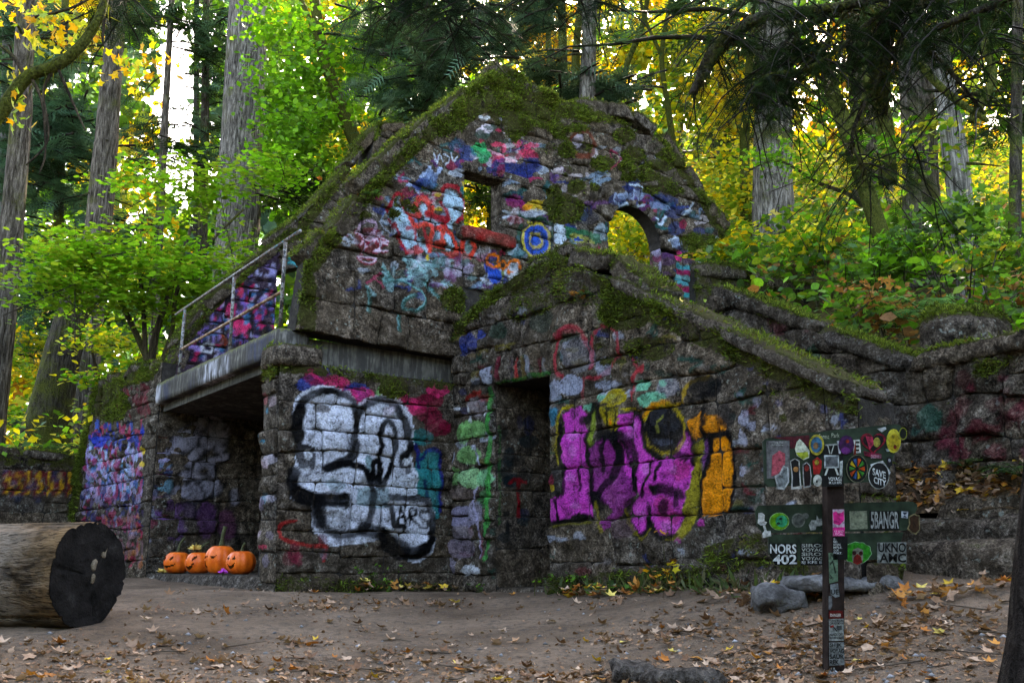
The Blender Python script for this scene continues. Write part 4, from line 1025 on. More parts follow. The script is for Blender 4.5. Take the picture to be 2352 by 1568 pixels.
# arch core and voussoirs
am = MB(); na = 9
for k in range(18):
    t0, t1 = math.pi - math.pi * k / 18, math.pi - math.pi * (k + 1) / 18
    def lim(t):
        c, s_ = math.cos(t), math.sin(t)
        L = min((.30 + rA) / abs(c) if abs(c) > 1e-6 else 9, (rA + .30) / s_ if s_ > 1e-6 else 9)
        return (sAc + L * c, zAc + L * s_)
    a0 = (sAc + rA * math.cos(t0), zAc + rA * math.sin(t0)); a1 = (sAc + rA * math.cos(t1), zAc + rA * math.sin(t1))
    am.prism([P1.pt(*a1, -.006), P1.pt(*lim(t1), -.006), P1.pt(*lim(t0), -.006), P1.pt(*a0, -.006)][::-1], np.append(-P1.n * GT, 0))
ARCH = am.build('arch', M_MORTAR, HOUSE); DEFER.add(ARCH.name)
for k in range(na):
    t0, t1 = math.pi * (1 - k / na), math.pi * (1 - (k + 1) / na)
    ro = rA + .34
    q = [(sAc + rA * math.cos(t0), zAc + rA * math.sin(t0)), (sAc + rA * math.cos(t1), zAc + rA * math.sin(t1)), (sAc + ro * math.cos(t1), zAc + ro * math.sin(t1)), (sAc + ro * math.cos(t0), zAc + ro * math.sin(t0))]
    stones(ARCH, P1, q, 2, 2, pa_g, mg, 300 + k, proud=.06, px=False, warp=0, name='voussoir', level=False)
for sgn in (-1, 1):                                            # stones between arch ring and wall
    q = [(sAc + sgn * (rA + .30), zAc + .28), (sAc + sgn * (rA * .62 + .2), zAc + rA * .75 + .18), (sAc + sgn * (rA * .5), zTopA), (sAc + sgn * (rA + .30), zTopA)]
    if sgn > 0: q = [q[1], q[0], q[3], q[2]]
    stones(ARCH, P1, q, .3, .2, pa_g, mg, 320 + sgn, px=False, warp=0, level=False)
sizes = dict(low=(.62, .34), q1=(.38, .25), q2=(.46, .28), below=(.4, .24), above=(.5, .28), q5=(.46, .28), q6=(.44, .28), jl=(.5, .3), pr=(.42, .26), spr=(.40, .24), overA=(.46, .27))
for i, (k, (sw, sh)) in enumerate(sizes.items()):
    qd = quads[k]
    stones(GW, P1, qd, sw, sh, pa_g, mg, 20 + i, px=False, rough=.034 if k != 'low' else .03, proud=.05 if k != 'low' else .07)
# window: lintel, sill, jamb faces
jam = Plane(C2 + R2 * sWR, -E2, -R2)
rough_block('lintel', P1.pt((sWL + sWR) / 2 + .16, zWT + .05, -.07), np.append(R2 * ((sWR - sWL) / 2 + .26), 0), np.append(E2 * .125, 0), (0, 0, .06), GW, None, .05, 0, .008, 5, moss=.1)
def sill_paint(W, N):
    p = np.zeros((len(W), 4)); p[:, :3] = lin((.58, .05, .05)); p[:, 3] = smooth(.2, .5, (N[:, :2] @ E2)) * (.55 + .5 * vnoise(W * 9, 3)); return p
sc_ = .5 * (w1(1046, 522) + w1(1176, 556))
rough_block('window_sill', P1.pt(sc_[0], zWB - .05, -.01), np.append(R2 * .5 * (w1(1176, 556)[0] - w1(1044, 520)[0]), 0), np.append(E2 * .14, 0), (0, 0, .075), GW, None, .04, 0, .012, 6, paint=sill_paint)
stones(GW, jam, sz((0, zWB), (GT, zWB), (GT, zWT), (0, zWT)), .5, .3, None, None, 51, proud=.01, rough=.012, px=False)
arch_j = Plane(C2 + R2 * sA1, -E2, -R2)
stones(ARCH, arch_j, sz((0, zF), (GT, zF), (GT, zAc), (0, zAc)), .5, .26, Paint().patches(np.random.default_rng(4), (1480, 560, 1530, 700), 16, [(.5, .16, .34), (.66, .62, .74), (.3, .14, .3)], (6, 16), .6).bake(arch_j), None, 52, proud=.01, rough=.015, px=False)
# coping stones along the gable slopes
def coping(parent, plane, pts, size, moss, seed, depth=.30, thick=.085, over=.05, dz=0.0, lump=.036, jit=.028, name='coping_stone', cuts=9, vary=1.0):
    """chain of blocks along a line on a wall plane (s,z)"""
    rng = np.random.default_rng(seed); pts = np.array(pts, float)
    d = np.r_[0, np.cumsum(np.linalg.norm(np.diff(pts, axis=0), axis=1))]; x = 0.0; k = 0
    while x < d[-1] - .08:
        L = min(size * rng.uniform(.7, 1.35), d[-1] - x)
        if d[-1] - x - L < .15: L = d[-1] - x
        a = np.array([np.interp(x, d, pts[:, i]) for i in (0, 1)]); b = np.array([np.interp(x + L, d, pts[:, i]) for i in (0, 1)])
        t = (b - a) / (np.linalg.norm(b - a) + 1e-9); nrm = np.array([-t[1], t[0]])
        if nrm[1] < 0: nrm = -nrm
        c = (a + b) / 2 + nrm * (dz + rng.normal(0, jit))
        th = rng.normal(0, .05) * vary; ct, st_ = math.cos(th), math.sin(th)
        t2 = np.array([t[0] * ct - t[1] * st_, t[0] * st_ + t[1] * ct]); n2 = np.array([-t2[1], t2[0]]) * (1 if nrm @ np.array([-t2[1], t2[0]]) > 0 else -1)
        hv = lambda q, m: np.array([plane.d[0] * q[0] * m, plane.d[1] * q[0] * m, q[1] * m])
        ctr = plane.pt(c[0], c[1], over - depth + rng.normal(0, .015))
        rough_block(name, ctr, hv(t2, L / 2 * 1.01), np.append(plane.n * depth, 0), hv(n2, thick * (1 + vary * rng.uniform(-.15, .2))), parent, None, .035, 0, lump * .8, seed * 31 + k, moss=moss, p=16 if cuts > 4 else 7, cuts=cuts)
        x += L; k += 1
slopeL = [w1(*q) for q in ((703, 600), (772, 513), (832, 437), (900, 365), (1000, 272), (1063, 222), (1150, 154))]
coping(GW, P1, slopeL, .42, .85, 61, .16, .085)
coping(GW, P1, [w1(1150, 154), w1(1270, 236), w1(1330, 250)], .36, .85, 62, .15, .07)
coping(GW, P1, [w1(1330, 256), w1(1400, 258), w1(1482, 276), w1(1532, 328), w1(1666, 526)], .50, .72, 63, .15, .08)

# recess band of the floor slab
sl = MB(); sl.prism([P1.pt(.05, zb - .26, -.14), P1.pt(s6 + 2.2, zb - .26, -.14), P1.pt(s6 + 2.2, zb + .02, -.14), P1.pt(.05, zb + .02, -.14)], np.append(-E2 * (S_F - .1), 0))
sl.build('floor_slab', M_CONC, HOUSE)
ib = MB()   # room behind: partition added to darken the bay, floor, right side wall below the upper floor, passage
ib.box(np.append(C2 + R2 * 3.3 - E2 * (S_F / 2), 1.0), np.append(R2 * .12, 0), np.append(-E2 * (S_F / 2 - .3), 0), (0, 0, 1.15))
ib.box(np.append(C2 + R2 * (s6 + 2.2) - E2 * (S_F / 2), 1.0), np.append(R2 * .12, 0), np.append(-E2 * (S_F / 2 - .3), 0), (0, 0, 1.15))
ib.build('inner_wall', M_MORTAR, HOUSE)
zsill = .5 * (PE.uv(588, 1311)[1] + PE.uv(335, 1324)[1])
rough_block('bay_floor', np.append(C2 + R2 * 1.75 - E2 * (S_F / 2 + .2), zsill - .3), np.append(R2 * 1.78, 0), np.append(-E2 * (S_F / 2 + .15), 0), (0, 0, .3), HOUSE, M_STONE, .12, 0, .012, 8, p=24)

# far gable wall
pf = far_paint().bake(P2); pb = bay_paint().bake(P2); w2 = P2.uv
mf = Paint().stroke([(410, 800), (470, 720), (560, 625), (690, 520), (760, 430), (830, 345), (880, 285), (960, 285)], 24, WHT, .7).blob((700, 540), 60, 20, WHT, .6).blob((820, 420), 40, 50, WHT, .6).bake(P2)
zS2 = w2(640, 722)[1]
s636 = w2(636, 640)[0]
zbt = w2(420, 910)[1]
fq = dict(bay=sz((.02, -.2), (w2(680, 1345)[0], -.2), (w2(680, 1345)[0], zbt), (.02, zbt)),
          r1=sz((w2(396, 880)[0], 2.05), (s636, 2.05), (s636, w2(636, 552)[1]), w2(414, 775)),
          r2=sz(w2(636, 624), w2(800, 585), w2(800, 385), w2(636, 552)),
          r3=sz(w2(800, 585), w2(980, 560), w2(975, 285), w2(868, 285)))
FG = core(HOUSE, 'far_gable_wall', P2, list(fq.values()), .42, px=False)
stones(FG, P2, fq['bay'], .5, .26, pb, None, 81, px=False, rough=.022, res=.035)
stones(FG, P2, fq['r1'], .36, .2, pf, mf, 82, px=False, res=.03)
stones(FG, P2, fq['r2'], .4, .22, pf, mf, 83, px=False, res=.03)
stones(FG, P2, fq['r3'], .45, .24, pf, mf, 84, px=False, res=.035)
coping(FG, P2, [w2(398, 850), w2(414, 780), w2(470, 698), w2(560, 608), w2(636, 550), w2(690, 510), w2(760, 425), w2(830, 340), w2(870, 285), w2(965, 285)], .5, .8, 85, .25, .06, jit=.03, dz=-.03)

# balcony slab with railing
zfb = .5 * (PE.uv(353, 927)[1] + PE.uv(611, 838)[1]); zft = zfb + .25
def fascia_paint(W, N):
    p = np.zeros((len(W), 4)); k = fbm(W * np.array([3, 3, .6]), 2, 7)
    p[:, :3] = np.where((k > .1)[:, None], lin((.66, .66, .70)), lin((.10, .14, .26))); p[:, 3] = .75 * smooth(.05, .3, np.abs(k)) * (N[:, 2] < .6); return p
SLAB = rough_block('balcony_slab', np.append(C2 - E2 * (S_F / 2 + .04) + R2 * .10, (zfb + zft) / 2), np.append(-E2 * (S_F / 2 - .0), 0), np.append(R2 * .16, 0), (0, 0, (zft - zfb) / 2), HOUSE, M_CONC, .07, 0, .008, 9, moss=.55, paint=fascia_paint, collect=False, p=26)
dk = MB(); dk.box(np.append(C2 - E2 * (S_F / 2) + R2 * 1.7, zft - .20), np.append(-E2 * (S_F / 2 - .15), 0), np.append(R2 * 1.55, 0), (0, 0, .10)); dk.build('balcony_floor', M_CONC, HOUSE)
M_PIPE = None
def pipe_material():
    m, nt, out = new_mat('painted_pipe'); t = NT(nt); P = objcoord(t)
    a = t.noise(P, 9, 3, .6); b = t.noise(P, 45, 3)
    c = t.ramp(a, [(.34, (.02, .02, .022)), (.42, (.18, .18, .18)), (.5, (.06, .05, .045)), (.58, (.05, .13, .14)), (.64, (.17, .165, .16)), (.72, (.10, .09, .08))], 'CONSTANT')
    c = t.mix(t.ramp(b, [(.5, 0.0), (.6, .7)]), c, (.16, .10, .07))
    t.bsdf(out, c, .55, .1, t.bump(b, .3, .004)); return m
M_PIPE = pipe_material()
m, nt, out = new_mat('rusty_pipe'); t = NT(nt); P = objcoord(t)
a_ = t.noise(P, 14, 4); c_ = t.ramp(a_, [(.35, (.06, .035, .022)), (.5, (.20, .11, .065)), (.65, (.36, .28, .22))]); t.bsdf(out, c_, .6, .08, t.bump(a_, .4, .01)); M_RUST = m
PRL = PE.shifted(-.07)
RAIL = MB(); v, f = tube([PRL.pt(*PRL.uv(*q)) for q in ((404, 722), (548, 625), (690, 530))], [.017] * 3, 8); RAIL.add(v, f)
RAIL = RAIL.build('railing', M_PIPE, HOUSE, True)
v, f = tube([PRL.pt(*PRL.uv(*q)) for q in ((414, 803), (530, 737), (650, 668))], [.016] * 3, 8); mesh_obj('lower_rail', v, f, M_RUST, RAIL)
for a, b in (((411, 852), (425, 711)), ((529, 788), (538, 636)), ((645, 722), (656, 556))):
    v, f = tube([PRL.pt(*(PRL.uv(*a) + [0, -.12])), PRL.pt(*PRL.uv(*b))], [.019, .019], 8); mesh_obj('rail_post', v, f, M_PIPE, RAIL)

# pier wall at the far left of the bay
pl = left_paint().bake(PL)
ml = Paint().stroke([(150, 1330), (196, 1000), (228, 885), (300, 855), (357, 838)], 56, WHT, .85).blob((260, 930), 44, 40, WHT, .6).bake(PL)
zl0, zl1 = PL.uv(345, 1000)[1], PL.uv(357, 838)[1]
lq = [sz((.0, zl0), PL.uv(196, 1000), PL.uv(228, 885), (.0, zl1)), sz((.0, -.2), PL.uv(140, 1345), PL.uv(196, 1000), (.0, zl0))]
LW = core(HOUSE, 'pier_wall', PL, lq, .5, px=False)
for i, qd in enumerate(lq): stones(LW, PL, qd, .42, .24, pl, ml, 91 + i, res=.018, proud=.03, rough=.03, px=False)
PQ = Plane(F2, -PL.n, -dFG).shifted(.015)
stones(LW, PQ, sz((0, -.1), (.5, -.1), (.5, PL.uv(352, 925)[1]), (0, PL.uv(352, 925)[1])), .6, .24, Paint().patches(np.random.default_rng(14), (335, 1000, 390, 1250), 12, [(.5, .5, .6), (.4, .1, .2), (.2, .3, .5)], (6, 14), .6).bake(PQ), None, 97, px=False, res=.03)
coping(LW, PL, [PL.uv(228, 885), PL.uv(300, 855), PL.uv(362, 834)], .4, .7, 95, .26, .06)

# door wall and stair parapet
pd = door_paint().bake(PD); wd = PD.uv
md = Paint().stroke([(1045, 762), (1138, 668), (1265, 592), (1320, 568), (1400, 600)], 60, WHT, .72).fill([(1150, 720), (1200, 640), (1310, 570), (1420, 610), (1440, 700), (1300, 700), (1200, 740)], WHT, .42)
md.stroke([(1400, 660), (1560, 735), (1700, 800), (1850, 870), (1960, 920)], 60, WHT, .6).blob((1500, 800), 60, 30, WHT, .5).blob((1440, 720), 60, 40, WHT, .7).stroke([(1640, 1290), (1750, 1260), (1850, 1290)], 70, WHT, .45).stroke([(1265, 1350), (1600, 1330)], 50, WHT, .5)
for i in range(16): md.blob((_g.uniform(1380, 1900), _g.uniform(700, 960)), _g.uniform(14, 34), _g.uniform(8, 18), WHT, _g.uniform(.2, .55))
md.bake(PD)
tL, tR = wd(1139, 1100)[0], wd(1265, 1100)[0]; zDT = wd(1265, 866)[1]; zDL = wd(1139, 884)[1]
dq = dict(d1=[(1042, 1400), (1139, 1400), (1139, 884), (1042, 884)], d1b=[(1042, 884), (1139, 884), (1139, 668), (1042, 762)], d2=[(1139, 884), (1265, 864), (1265, 782), (1139, 812)], d2b=[(1139, 812), (1265, 782), (1265, 592), (1139, 668)],
          d3=[(1265, 1400), (1978, 1345), (1970, 915), (1265, 577)])
DW = core(HOUSE, 'door_wall', PD, [v for k, v in dq.items()], .40)
for i, (k, sw, sh) in enumerate((('d1', .32, .26), ('d1b', .36, .24), ('d2', .13, 1.0), ('d2b', .46, .26), ('d3', .46, .30))):
    stones(DW, PD, dq[k], sw, sh, pd, md, 110 + i, rough=.030, name='voussoir' if k == 'd2' else 'stone', level=k != 'd2')
stones(DW, Plane(PD.O + E2 * (S_E + .05), -PD.n, E2), sz((0, -.3), (.4, -.3), (.4, wd(1968, 915)[1]), (0, wd(1968, 915)[1])), .4, .26, None, None, 119, px=False, mossy=.3)
coping(DW, PD, [wd(*q) for q in ((1400, 640), (1560, 716), (1700, 780), (1860, 853), (1975, 908))], 1.3, .5, 121, .24, .055, over=.07, lump=.016, jit=.003, cuts=2, vary=.2)
coping(DW, PD, [wd(*q) for q in ((1300, 574), (1385, 572), (1440, 612), (1500, 668))], .5, .8, 122, .20, .07, over=.02, dz=-.05)
coping(DW, PD, [wd(*q) for q in ((1042, 764), (1100, 694), (1180, 642), (1300, 576))], .4, .66, 123, .24, .06, over=.03)
# doorway passage
pas = MB()
zc = zDL + .0
pas.box(np.append(S2 + E2 * (tL - .2) + R2 * 1.6, .9), np.append(R2 * 1.3, 0), np.append(E2 * .19, 0), (0, 0, 1.45))
pas.box(np.append(S2 + E2 * (tR + .2) + R2 * 1.6, .9), np.append(R2 * 1.3, 0), np.append(E2 * .19, 0), (0, 0, 1.45))
pas.box(np.append(S2 + E2 * (tL + tR) / 2 + R2 * 1.6, zDT + .35), np.append(R2 * 1.25, 0), np.append(E2 * .6, 0), (0, 0, .22))
pas.box(np.append(S2 + E2 * (tL + tR) / 2 + R2 * 2.8, .9), np.append(R2 * .1, 0), np.append(E2 * .6, 0), (0, 0, 1.45))
pas.build('passage_wall', M_MORTAR, HOUSE)
rev = Plane(S2 + E2 * tL, R2, E2)
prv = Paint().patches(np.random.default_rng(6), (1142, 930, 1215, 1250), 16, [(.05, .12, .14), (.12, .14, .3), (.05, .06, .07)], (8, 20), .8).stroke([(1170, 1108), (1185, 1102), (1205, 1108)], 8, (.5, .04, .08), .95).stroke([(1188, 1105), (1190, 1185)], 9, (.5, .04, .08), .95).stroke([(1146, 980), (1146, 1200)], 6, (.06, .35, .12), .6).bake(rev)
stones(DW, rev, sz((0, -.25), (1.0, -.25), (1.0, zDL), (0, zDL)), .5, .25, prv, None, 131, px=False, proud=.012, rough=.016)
rough_block('door_step', np.append(S2 + E2 * (tL + tR) / 2 + R2 * .35, -.06), np.append(R2 * .4, 0), np.append(E2 * (tR - tL) / 2, 0), (0, 0, .07), DW, None, .06, 0, .01, 4)

# flight of stairs between the parapets, and the lower steps that face the yard
nst = 10
t0_, t1_ = S_E - 1.0, wd(1390, 600)[0] + .2
STAIR = None
p1 = at(2230, 1239, 6.35)
for i in range(nst):
    f_ = i / nst; tt = t0_ + (t1_ - t0_) * (i + .5) / nst; zt = .75 + (zF - .75) * (i + 1) / nst
    o = rough_block('stair' if i == 0 else 'step', np.append(S2 + E2 * tt + R2 * 1.0, zt / 2 - .15), np.append(R2 * .57, 0), np.append(E2 * (t0_ - t1_) / nst / 2, 0), (0, 0, zt / 2 + .15), HOUSE if i == 0 else STAIR, None, .16, 0, .01, 140 + i, collect=False, p=20)
    if i == 0: STAIR = o
for i, v_ in enumerate((1239, 1184, 1126)):
    q = p1[:2] + R2 * .40 * i
    zt = (CAM + ray(2230, v_) * q[1])[2]
    c = q + R2 * .45 + E2 * .55
    rough_block('step', np.append(c, zt - .45), np.append(R2 * .45, 0), np.append(E2 * 1.75, 0), (0, 0, .45), STAIR, None, .07, 0, .035, 160 + i, moss=.25, collect=False, p=14, cuts=5)
flush_stones(HOUSE)
flush_moss(HOUSE, 140000, 5, name='moss')

# ------------------------------------------------------------------ other walls
mr = Paint()
for i in range(22): mr.blob((_g.uniform(1620, 2350), _g.uniform(700, 1100)), _g.uniform(20, 40), _g.uniform(10, 24), WHT, _g.uniform(.15, .5))
mr.bake(PR)
prt = Paint()
gg = np.random.default_rng(31)
prt.patches(gg, (2150, 870, 2360, 1060), 26, [(.40, .05, .14), (.46, .08, .2), (.3, .06, .1)], (10, 24), .55); prt.blob((2145, 960), 26, 34, (.10, .36, .30), .6); prt.blob((2110, 990), 12, 14, (.12, .4, .36), .6); prt.blob((1790, 740), 26, 34, (.36, .12, .16), .6); prt.blob((1880, 810), 16, 16, (.08, .36, .28), .6); prt.patches(gg, (1700, 700, 2080, 900), 12, [(.1, .3, .26), (.5, .5, .54), (.34, .1, .14)], (6, 14), .4)
prt.bake(PR)
RW = empty('retaining_wall', 'long stone retaining wall with rounded grey coping beside the stair, at the picture edge', 'wall')
rq = [[(1560, 900), (2095, 1260), (2095, 845), (1640, 676)], [(2095, 1260), (2560, 1420), (2560, 760), (2095, 845)]]
RC = core(RW, 'wall_core', PR, rq, .5)
for i, qd in enumerate(rq): stones(RC, PR, qd, .40, .27, prt, mr, 170 + i, rough=.045, proud=.05, res=.026, warp=.10)
wr = PR.uv
coping(RC, PR, [wr(*q) for q in ((1636, 662), (1800, 726), (1960, 790), (2090, 838))], 1.3, .5, 175, .24, .075, over=.09, lump=.02, jit=.004, cuts=2, vary=.25)
coping(RC, PR, [wr(*q) for q in ((2090, 842), (2150, 833), (2260, 806), (2400, 776), (2560, 740))], 1.2, .5, 176, .24, .075, over=.09, lump=.02, jit=.004, cuts=2, vary=.25)
flush_moss(RW, 12000, 6, name='moss')
PU = P1.shifted(.12)
UW = empty('terrace_wall', 'low terrace wall with thick moss on top, running right from the arch pillar', 'wall')
uq = [(1598, 800), (1962, 830), (1962, 702), (1598, 622)]
UC = core(UW, 'wall_core', PU, [uq], .45)
stones(UC, PU, uq, .7, .34, Paint().blob((1850, 735), 20, 18, (.2, .14, .3), .6).blob((1860, 738), 5, 5, YEL, .8).bake(PU), Paint().stroke([(1598, 650), (1962, 730)], 90, WHT, .5).bake(PU), 180, rough=.04, res=.05)
coping(UC, PU, [PU.uv(1598, 618), PU.uv(1660, 622), PU.uv(1800, 655), PU.uv(1962, 696)], 1.2, 1.0, 182, .24, .09, over=.08, jit=.006, cuts=2, vary=.3)
flush_moss(UW, 26000, 7, (.02, .05), name='moss')
GWALL = empty('garden_wall', 'low dark stone garden wall with gold and red tags, left of the house behind the log', 'wall')
pgp = Paint()
for k in range(7):
    x = 8 + k * 24
    for r_, c in ((0, (.42, .06, .10)), (5, (.78, .60, .12))): pgp.stroke([(x + r_, 1092 + 4 * (k % 2)), (x + 14 - r_, 1086), (x + 4 + r_, 1108), (x + 16, 1118), (x + r_, 1132)], 6 if r_ else 11, c, .85)
pgp.patches(gg, (0, 1060, 165, 1150), 14, [(.1, .2, .35), (.4, .3, .5), (.4, .08, .1)], (6, 14), .5)
pgp.bake(PG)
gq = [(172, 1345), (-140, 1360), (-140, 1030), (172, 1054)]
GC = core(GWALL, 'wall_core', PG, [gq], .5)
stones(GC, PG, gq, .42, .2, pgp, Paint().stroke([(-100, 1045), (170, 1060)], 30, WHT, .5).bake(PG), 185, res=.035)
coping(GC, PG, [PG.uv(172, 1050), PG.uv(-140, 1028)], .6, .5, 186, .26, .06)
flush_moss(GWALL, 4000, 8, name='moss')
# ------------------------------------------------------------------ plants: leaf shapes and scattering
def _maple(curl=.25, lobes=5):
    v = [(0, 0, 0)]; n = lobes * 2
    tips = [1.0, .92, .62, .62, .92] if lobes == 5 else [1] * lobes
    for i in range(n):
        th = math.pi / 2 + i * 2 * math.pi / n
        r = .5 * (tips[(i // 2) % lobes] if i % 2 == 0 else .46)
        v.append((r * math.cos(th), r * math.sin(th), curl * r * r * (1 if i % 2 == 0 else 1.6)))
    return np.array(v), np.array([(0, 1 + i, 1 + (i + 1) % n) for i in range(n)])
LEAF2 = (np.array([(0, -.5, 0), (.33, 0, .07), (0, .5, -.03), (-.33, 0, .07)]), np.array([(0, 1, 2), (0, 2, 3)]))
LEAF5 = (np.array([(0, -.5, 0), (.42, -.12, .05), (.30, .28, .02), (0, .55, -.06), (-.30, .28, .02), (-.42, -.12, .05)]), np.array([(0, 1, 2), (0, 2, 3), (0, 3, 4), (0, 4, 5)]))
MAPLE = _maple(.25)
def _spray(n=7, droop=.35, wid=1.0):
    """flat conifer spray: a spine with slim side blades"""
    V, F = [], []
    for i in range(n):
        x = i / n; z = -droop * x * x
        for s in (-1, 1):
            L = .30 * (1 - .65 * x) + .05
            b = len(V)
            V += [(s * .012, x - .035 * wid, z), (s * .012, x + .045 * wid, z), (s * L, x + .16, z - .10 * L)]
            F.append((b, b + 1, b + 2))
    b = len(V); V += [(-.012, 0, 0), (.012, 0, 0), (0, 1.05, -droop)]; F.append((b, b + 1, b + 2))
    return np.array(V), np.array(F)
SPRAY = _spray()
FINESPRAY = _spray(12, .6, .55)

def frames(n, rng, up=1.0, jit=.5, dirs=None):
    """n random frames (rows x, y, z); z near up; y along dirs if given"""
    z = rng.normal(0, jit, (n, 3)); z[:, 2] += up; z /= np.linalg.norm(z, axis=1)[:, None] + 1e-9
    y = rng.normal(0, 1, (n, 3)) if dirs is None else dirs + 0
    y = y - z * (y * z).sum(1)[:, None]; y /= np.linalg.norm(y, axis=1)[:, None] + 1e-9
    return np.stack([np.cross(y, z), y, z], 1)

def scatter(shape, c, fr, size, col, rng, var=.35):
    sv, sf = shape; n = len(c)
    V = np.einsum('kj,njd->nkd', sv, fr) * np.asarray(size)[:, None, None] + c[:, None, :]
    F = (sf[None] + (np.arange(n) * len(sv))[:, None, None]).reshape(-1, sf.shape[1])
    col = np.asarray(col) * rng.uniform(1 - var, 1 + var, (n, 1))
    return V.reshape(-1, 3), F, np.repeat(col, len(sv), 0)

class Bag:
    """joins several scatters into one mesh"""
    def __init__(s): s.V, s.F, s.C, s.n = [], [], [], 0
    def add(s, V, F, C):
        F = np.asarray(F); 
        if F.shape[1] == 4: F = np.concatenate([F[:, [0, 1, 2]], F[:, [0, 2, 3]]])
        s.V.append(V); s.F.append(F + s.n); s.C.append(C); s.n += len(V); return s
    def tube(s, pts, rad, col, seg=5):
        v, f = tube(pts, rad, seg, cap=False); return s.add(v, np.array(f), np.tile(np.asarray(col, float), (len(v), 1)))
    def build(s, name, mat, parent=None):
        return mesh_obj(name, np.concatenate(s.V), np.concatenate(s.F), mat, parent, False, {'col': np.concatenate(s.C)})

def pick(cols, n, rng, p=None):
    cols = np.array(cols, float); return cols[rng.choice(len(cols), n, p=p)]

# real leaf colours (linear)
GREEN = [(.045, .10, .012), (.06, .14, .016), (.085, .17, .02), (.04, .085, .02)]
BGREEN = [(.07, .20, .010), (.10, .26, .014), (.14, .30, .022), (.06, .16, .012)]
YGREEN = [(.16, .24, .02), (.22, .28, .025), (.12, .21, .02), (.30, .30, .03)]
YELLOW = [(.52, .42, .020), (.58, .48, .035), (.44, .39, .02), (.50, .32, .015), (.32, .34, .03)]
GOLD = [(.48, .24, .012), (.40, .16, .01), (.5, .32, .02)]
BLUEG = [(.034, .080, .052), (.050, .105, .070), (.065, .125, .085), (.030, .066, .038)]
DARKG = [(.010, .022, .008), (.016, .034, .011), (.022, .044, .014)]
BROWN = [(.20, .09, .03), (.14, .06, .02), (.28, .13, .04)]

def ell(rng, u, v, Y, ru, rv, dY, n):
    """n positions inside an ellipsoid given by its place in the view, its half sizes and half depth"""
    c = at(u, v, Y); k = Y / FPX
    q = rng.normal(0, 1, (n, 3)); q /= np.linalg.norm(q, axis=1)[:, None]; q *= rng.uniform(0, 1, (n, 1)) ** (1 / 2.4)
    return c + q * np.array([ru * k, dY, rv * k])

def foliage(name, parent, regions, n, cols, leaf, rng, shape=LEAF5, clump=(.30, .10), per=45, up=1.1, jit=.55, mat=None, p=None, twigs=True):
    """leaves in flat uneven clumps spread through several regions"""
    B = Bag(); tot = sum(r[3] * r[4] for r in regions)
    for r in regions:
        nc = max(2, int(n * r[3] * r[4] / tot / per))
        cc = ell(rng, *r, nc)
        m = rng.integers(int(per * .4), int(per * 1.6), nc)
        ctr = np.repeat(cc, m, 0); N = len(ctr)
        ccol = np.repeat(pick(cols, nc, rng, p), m, 0)
        sz_ = np.repeat(rng.uniform(.6, 1.4, nc), m)[:, None]
        tilt = np.repeat(rng.normal(0, .25, (nc, 2)), m, 0)
        off = rng.normal(0, 1, (N, 3)) * np.array([clump[0], clump[0], clump[1]]) * sz_
        off[:, 2] += (off[:, :2] * tilt).sum(1)
        col = np.where(rng.uniform(0, 1, (N, 1)) < .72, ccol, pick(cols, N, rng, p))
        B.add(*scatter(shape, ctr + off, frames(N, rng, up, jit), leaf * rng.uniform(.55, 1.25, N), col, rng))
        if twigs:
            for c in cc[:: 4]:
                d = rng.normal(0, 1, 3) * clump[0]; d[2] = -abs(d[2])
                B.tube([c + d * 1.6, c + d * .3, c - d * .9], [.008, .006, .002], (.03, .022, .014), 4)
    return B.build(name, mat or M_LEAF, parent)

def boughs(name, parent, bases, dirs, lens, n_per, size, cols, rng, droop=.35, shape=SPRAY, mat=None, hang=.4, limb=.016):
    """conifer boughs: limbs that droop, with sprays along both sides"""
    B = Bag()
    for b, d, L in zip(bases, dirs, lens):
        t = np.linspace(0, 1, 7)
        pts = b + d * (L * t)[:, None]; pts[:, 2] -= droop * L * t ** 1.8
        pts += rng.normal(0, .02 * L, pts.shape) * t[:, None]
        if limb: B.tube(pts, limb * L * (1.05 - t) + .0025, (.014, .011, .008), 4)
        tt = rng.uniform(.12, 1, n_per)
        P = np.stack([np.interp(tt, t, pts[:, i]) for i in range(3)], 1)
        side = np.cross(d, [0, 0, 1.0]); side /= np.linalg.norm(side) + 1e-9
        sd = d * rng.uniform(.2, .9, (n_per, 1)) + side * rng.choice([-1, 1], (n_per, 1)) * rng.uniform(.3, 1, (n_per, 1)) + np.array([0, 0, -hang]) * rng.uniform(.2, 1.4, (n_per, 1))
        sd /= np.linalg.norm(sd, axis=1)[:, None]
        B.add(*scatter(shape, P + rng.normal(0, .03, P.shape), frames(n_per, rng, 1.0, .35, sd), size * rng.uniform(.6, 1.2, n_per) * (1.15 - .5 * tt), pick(cols, n_per, rng), rng))
    return B.build(name, mat or M_NEEDLE, parent)

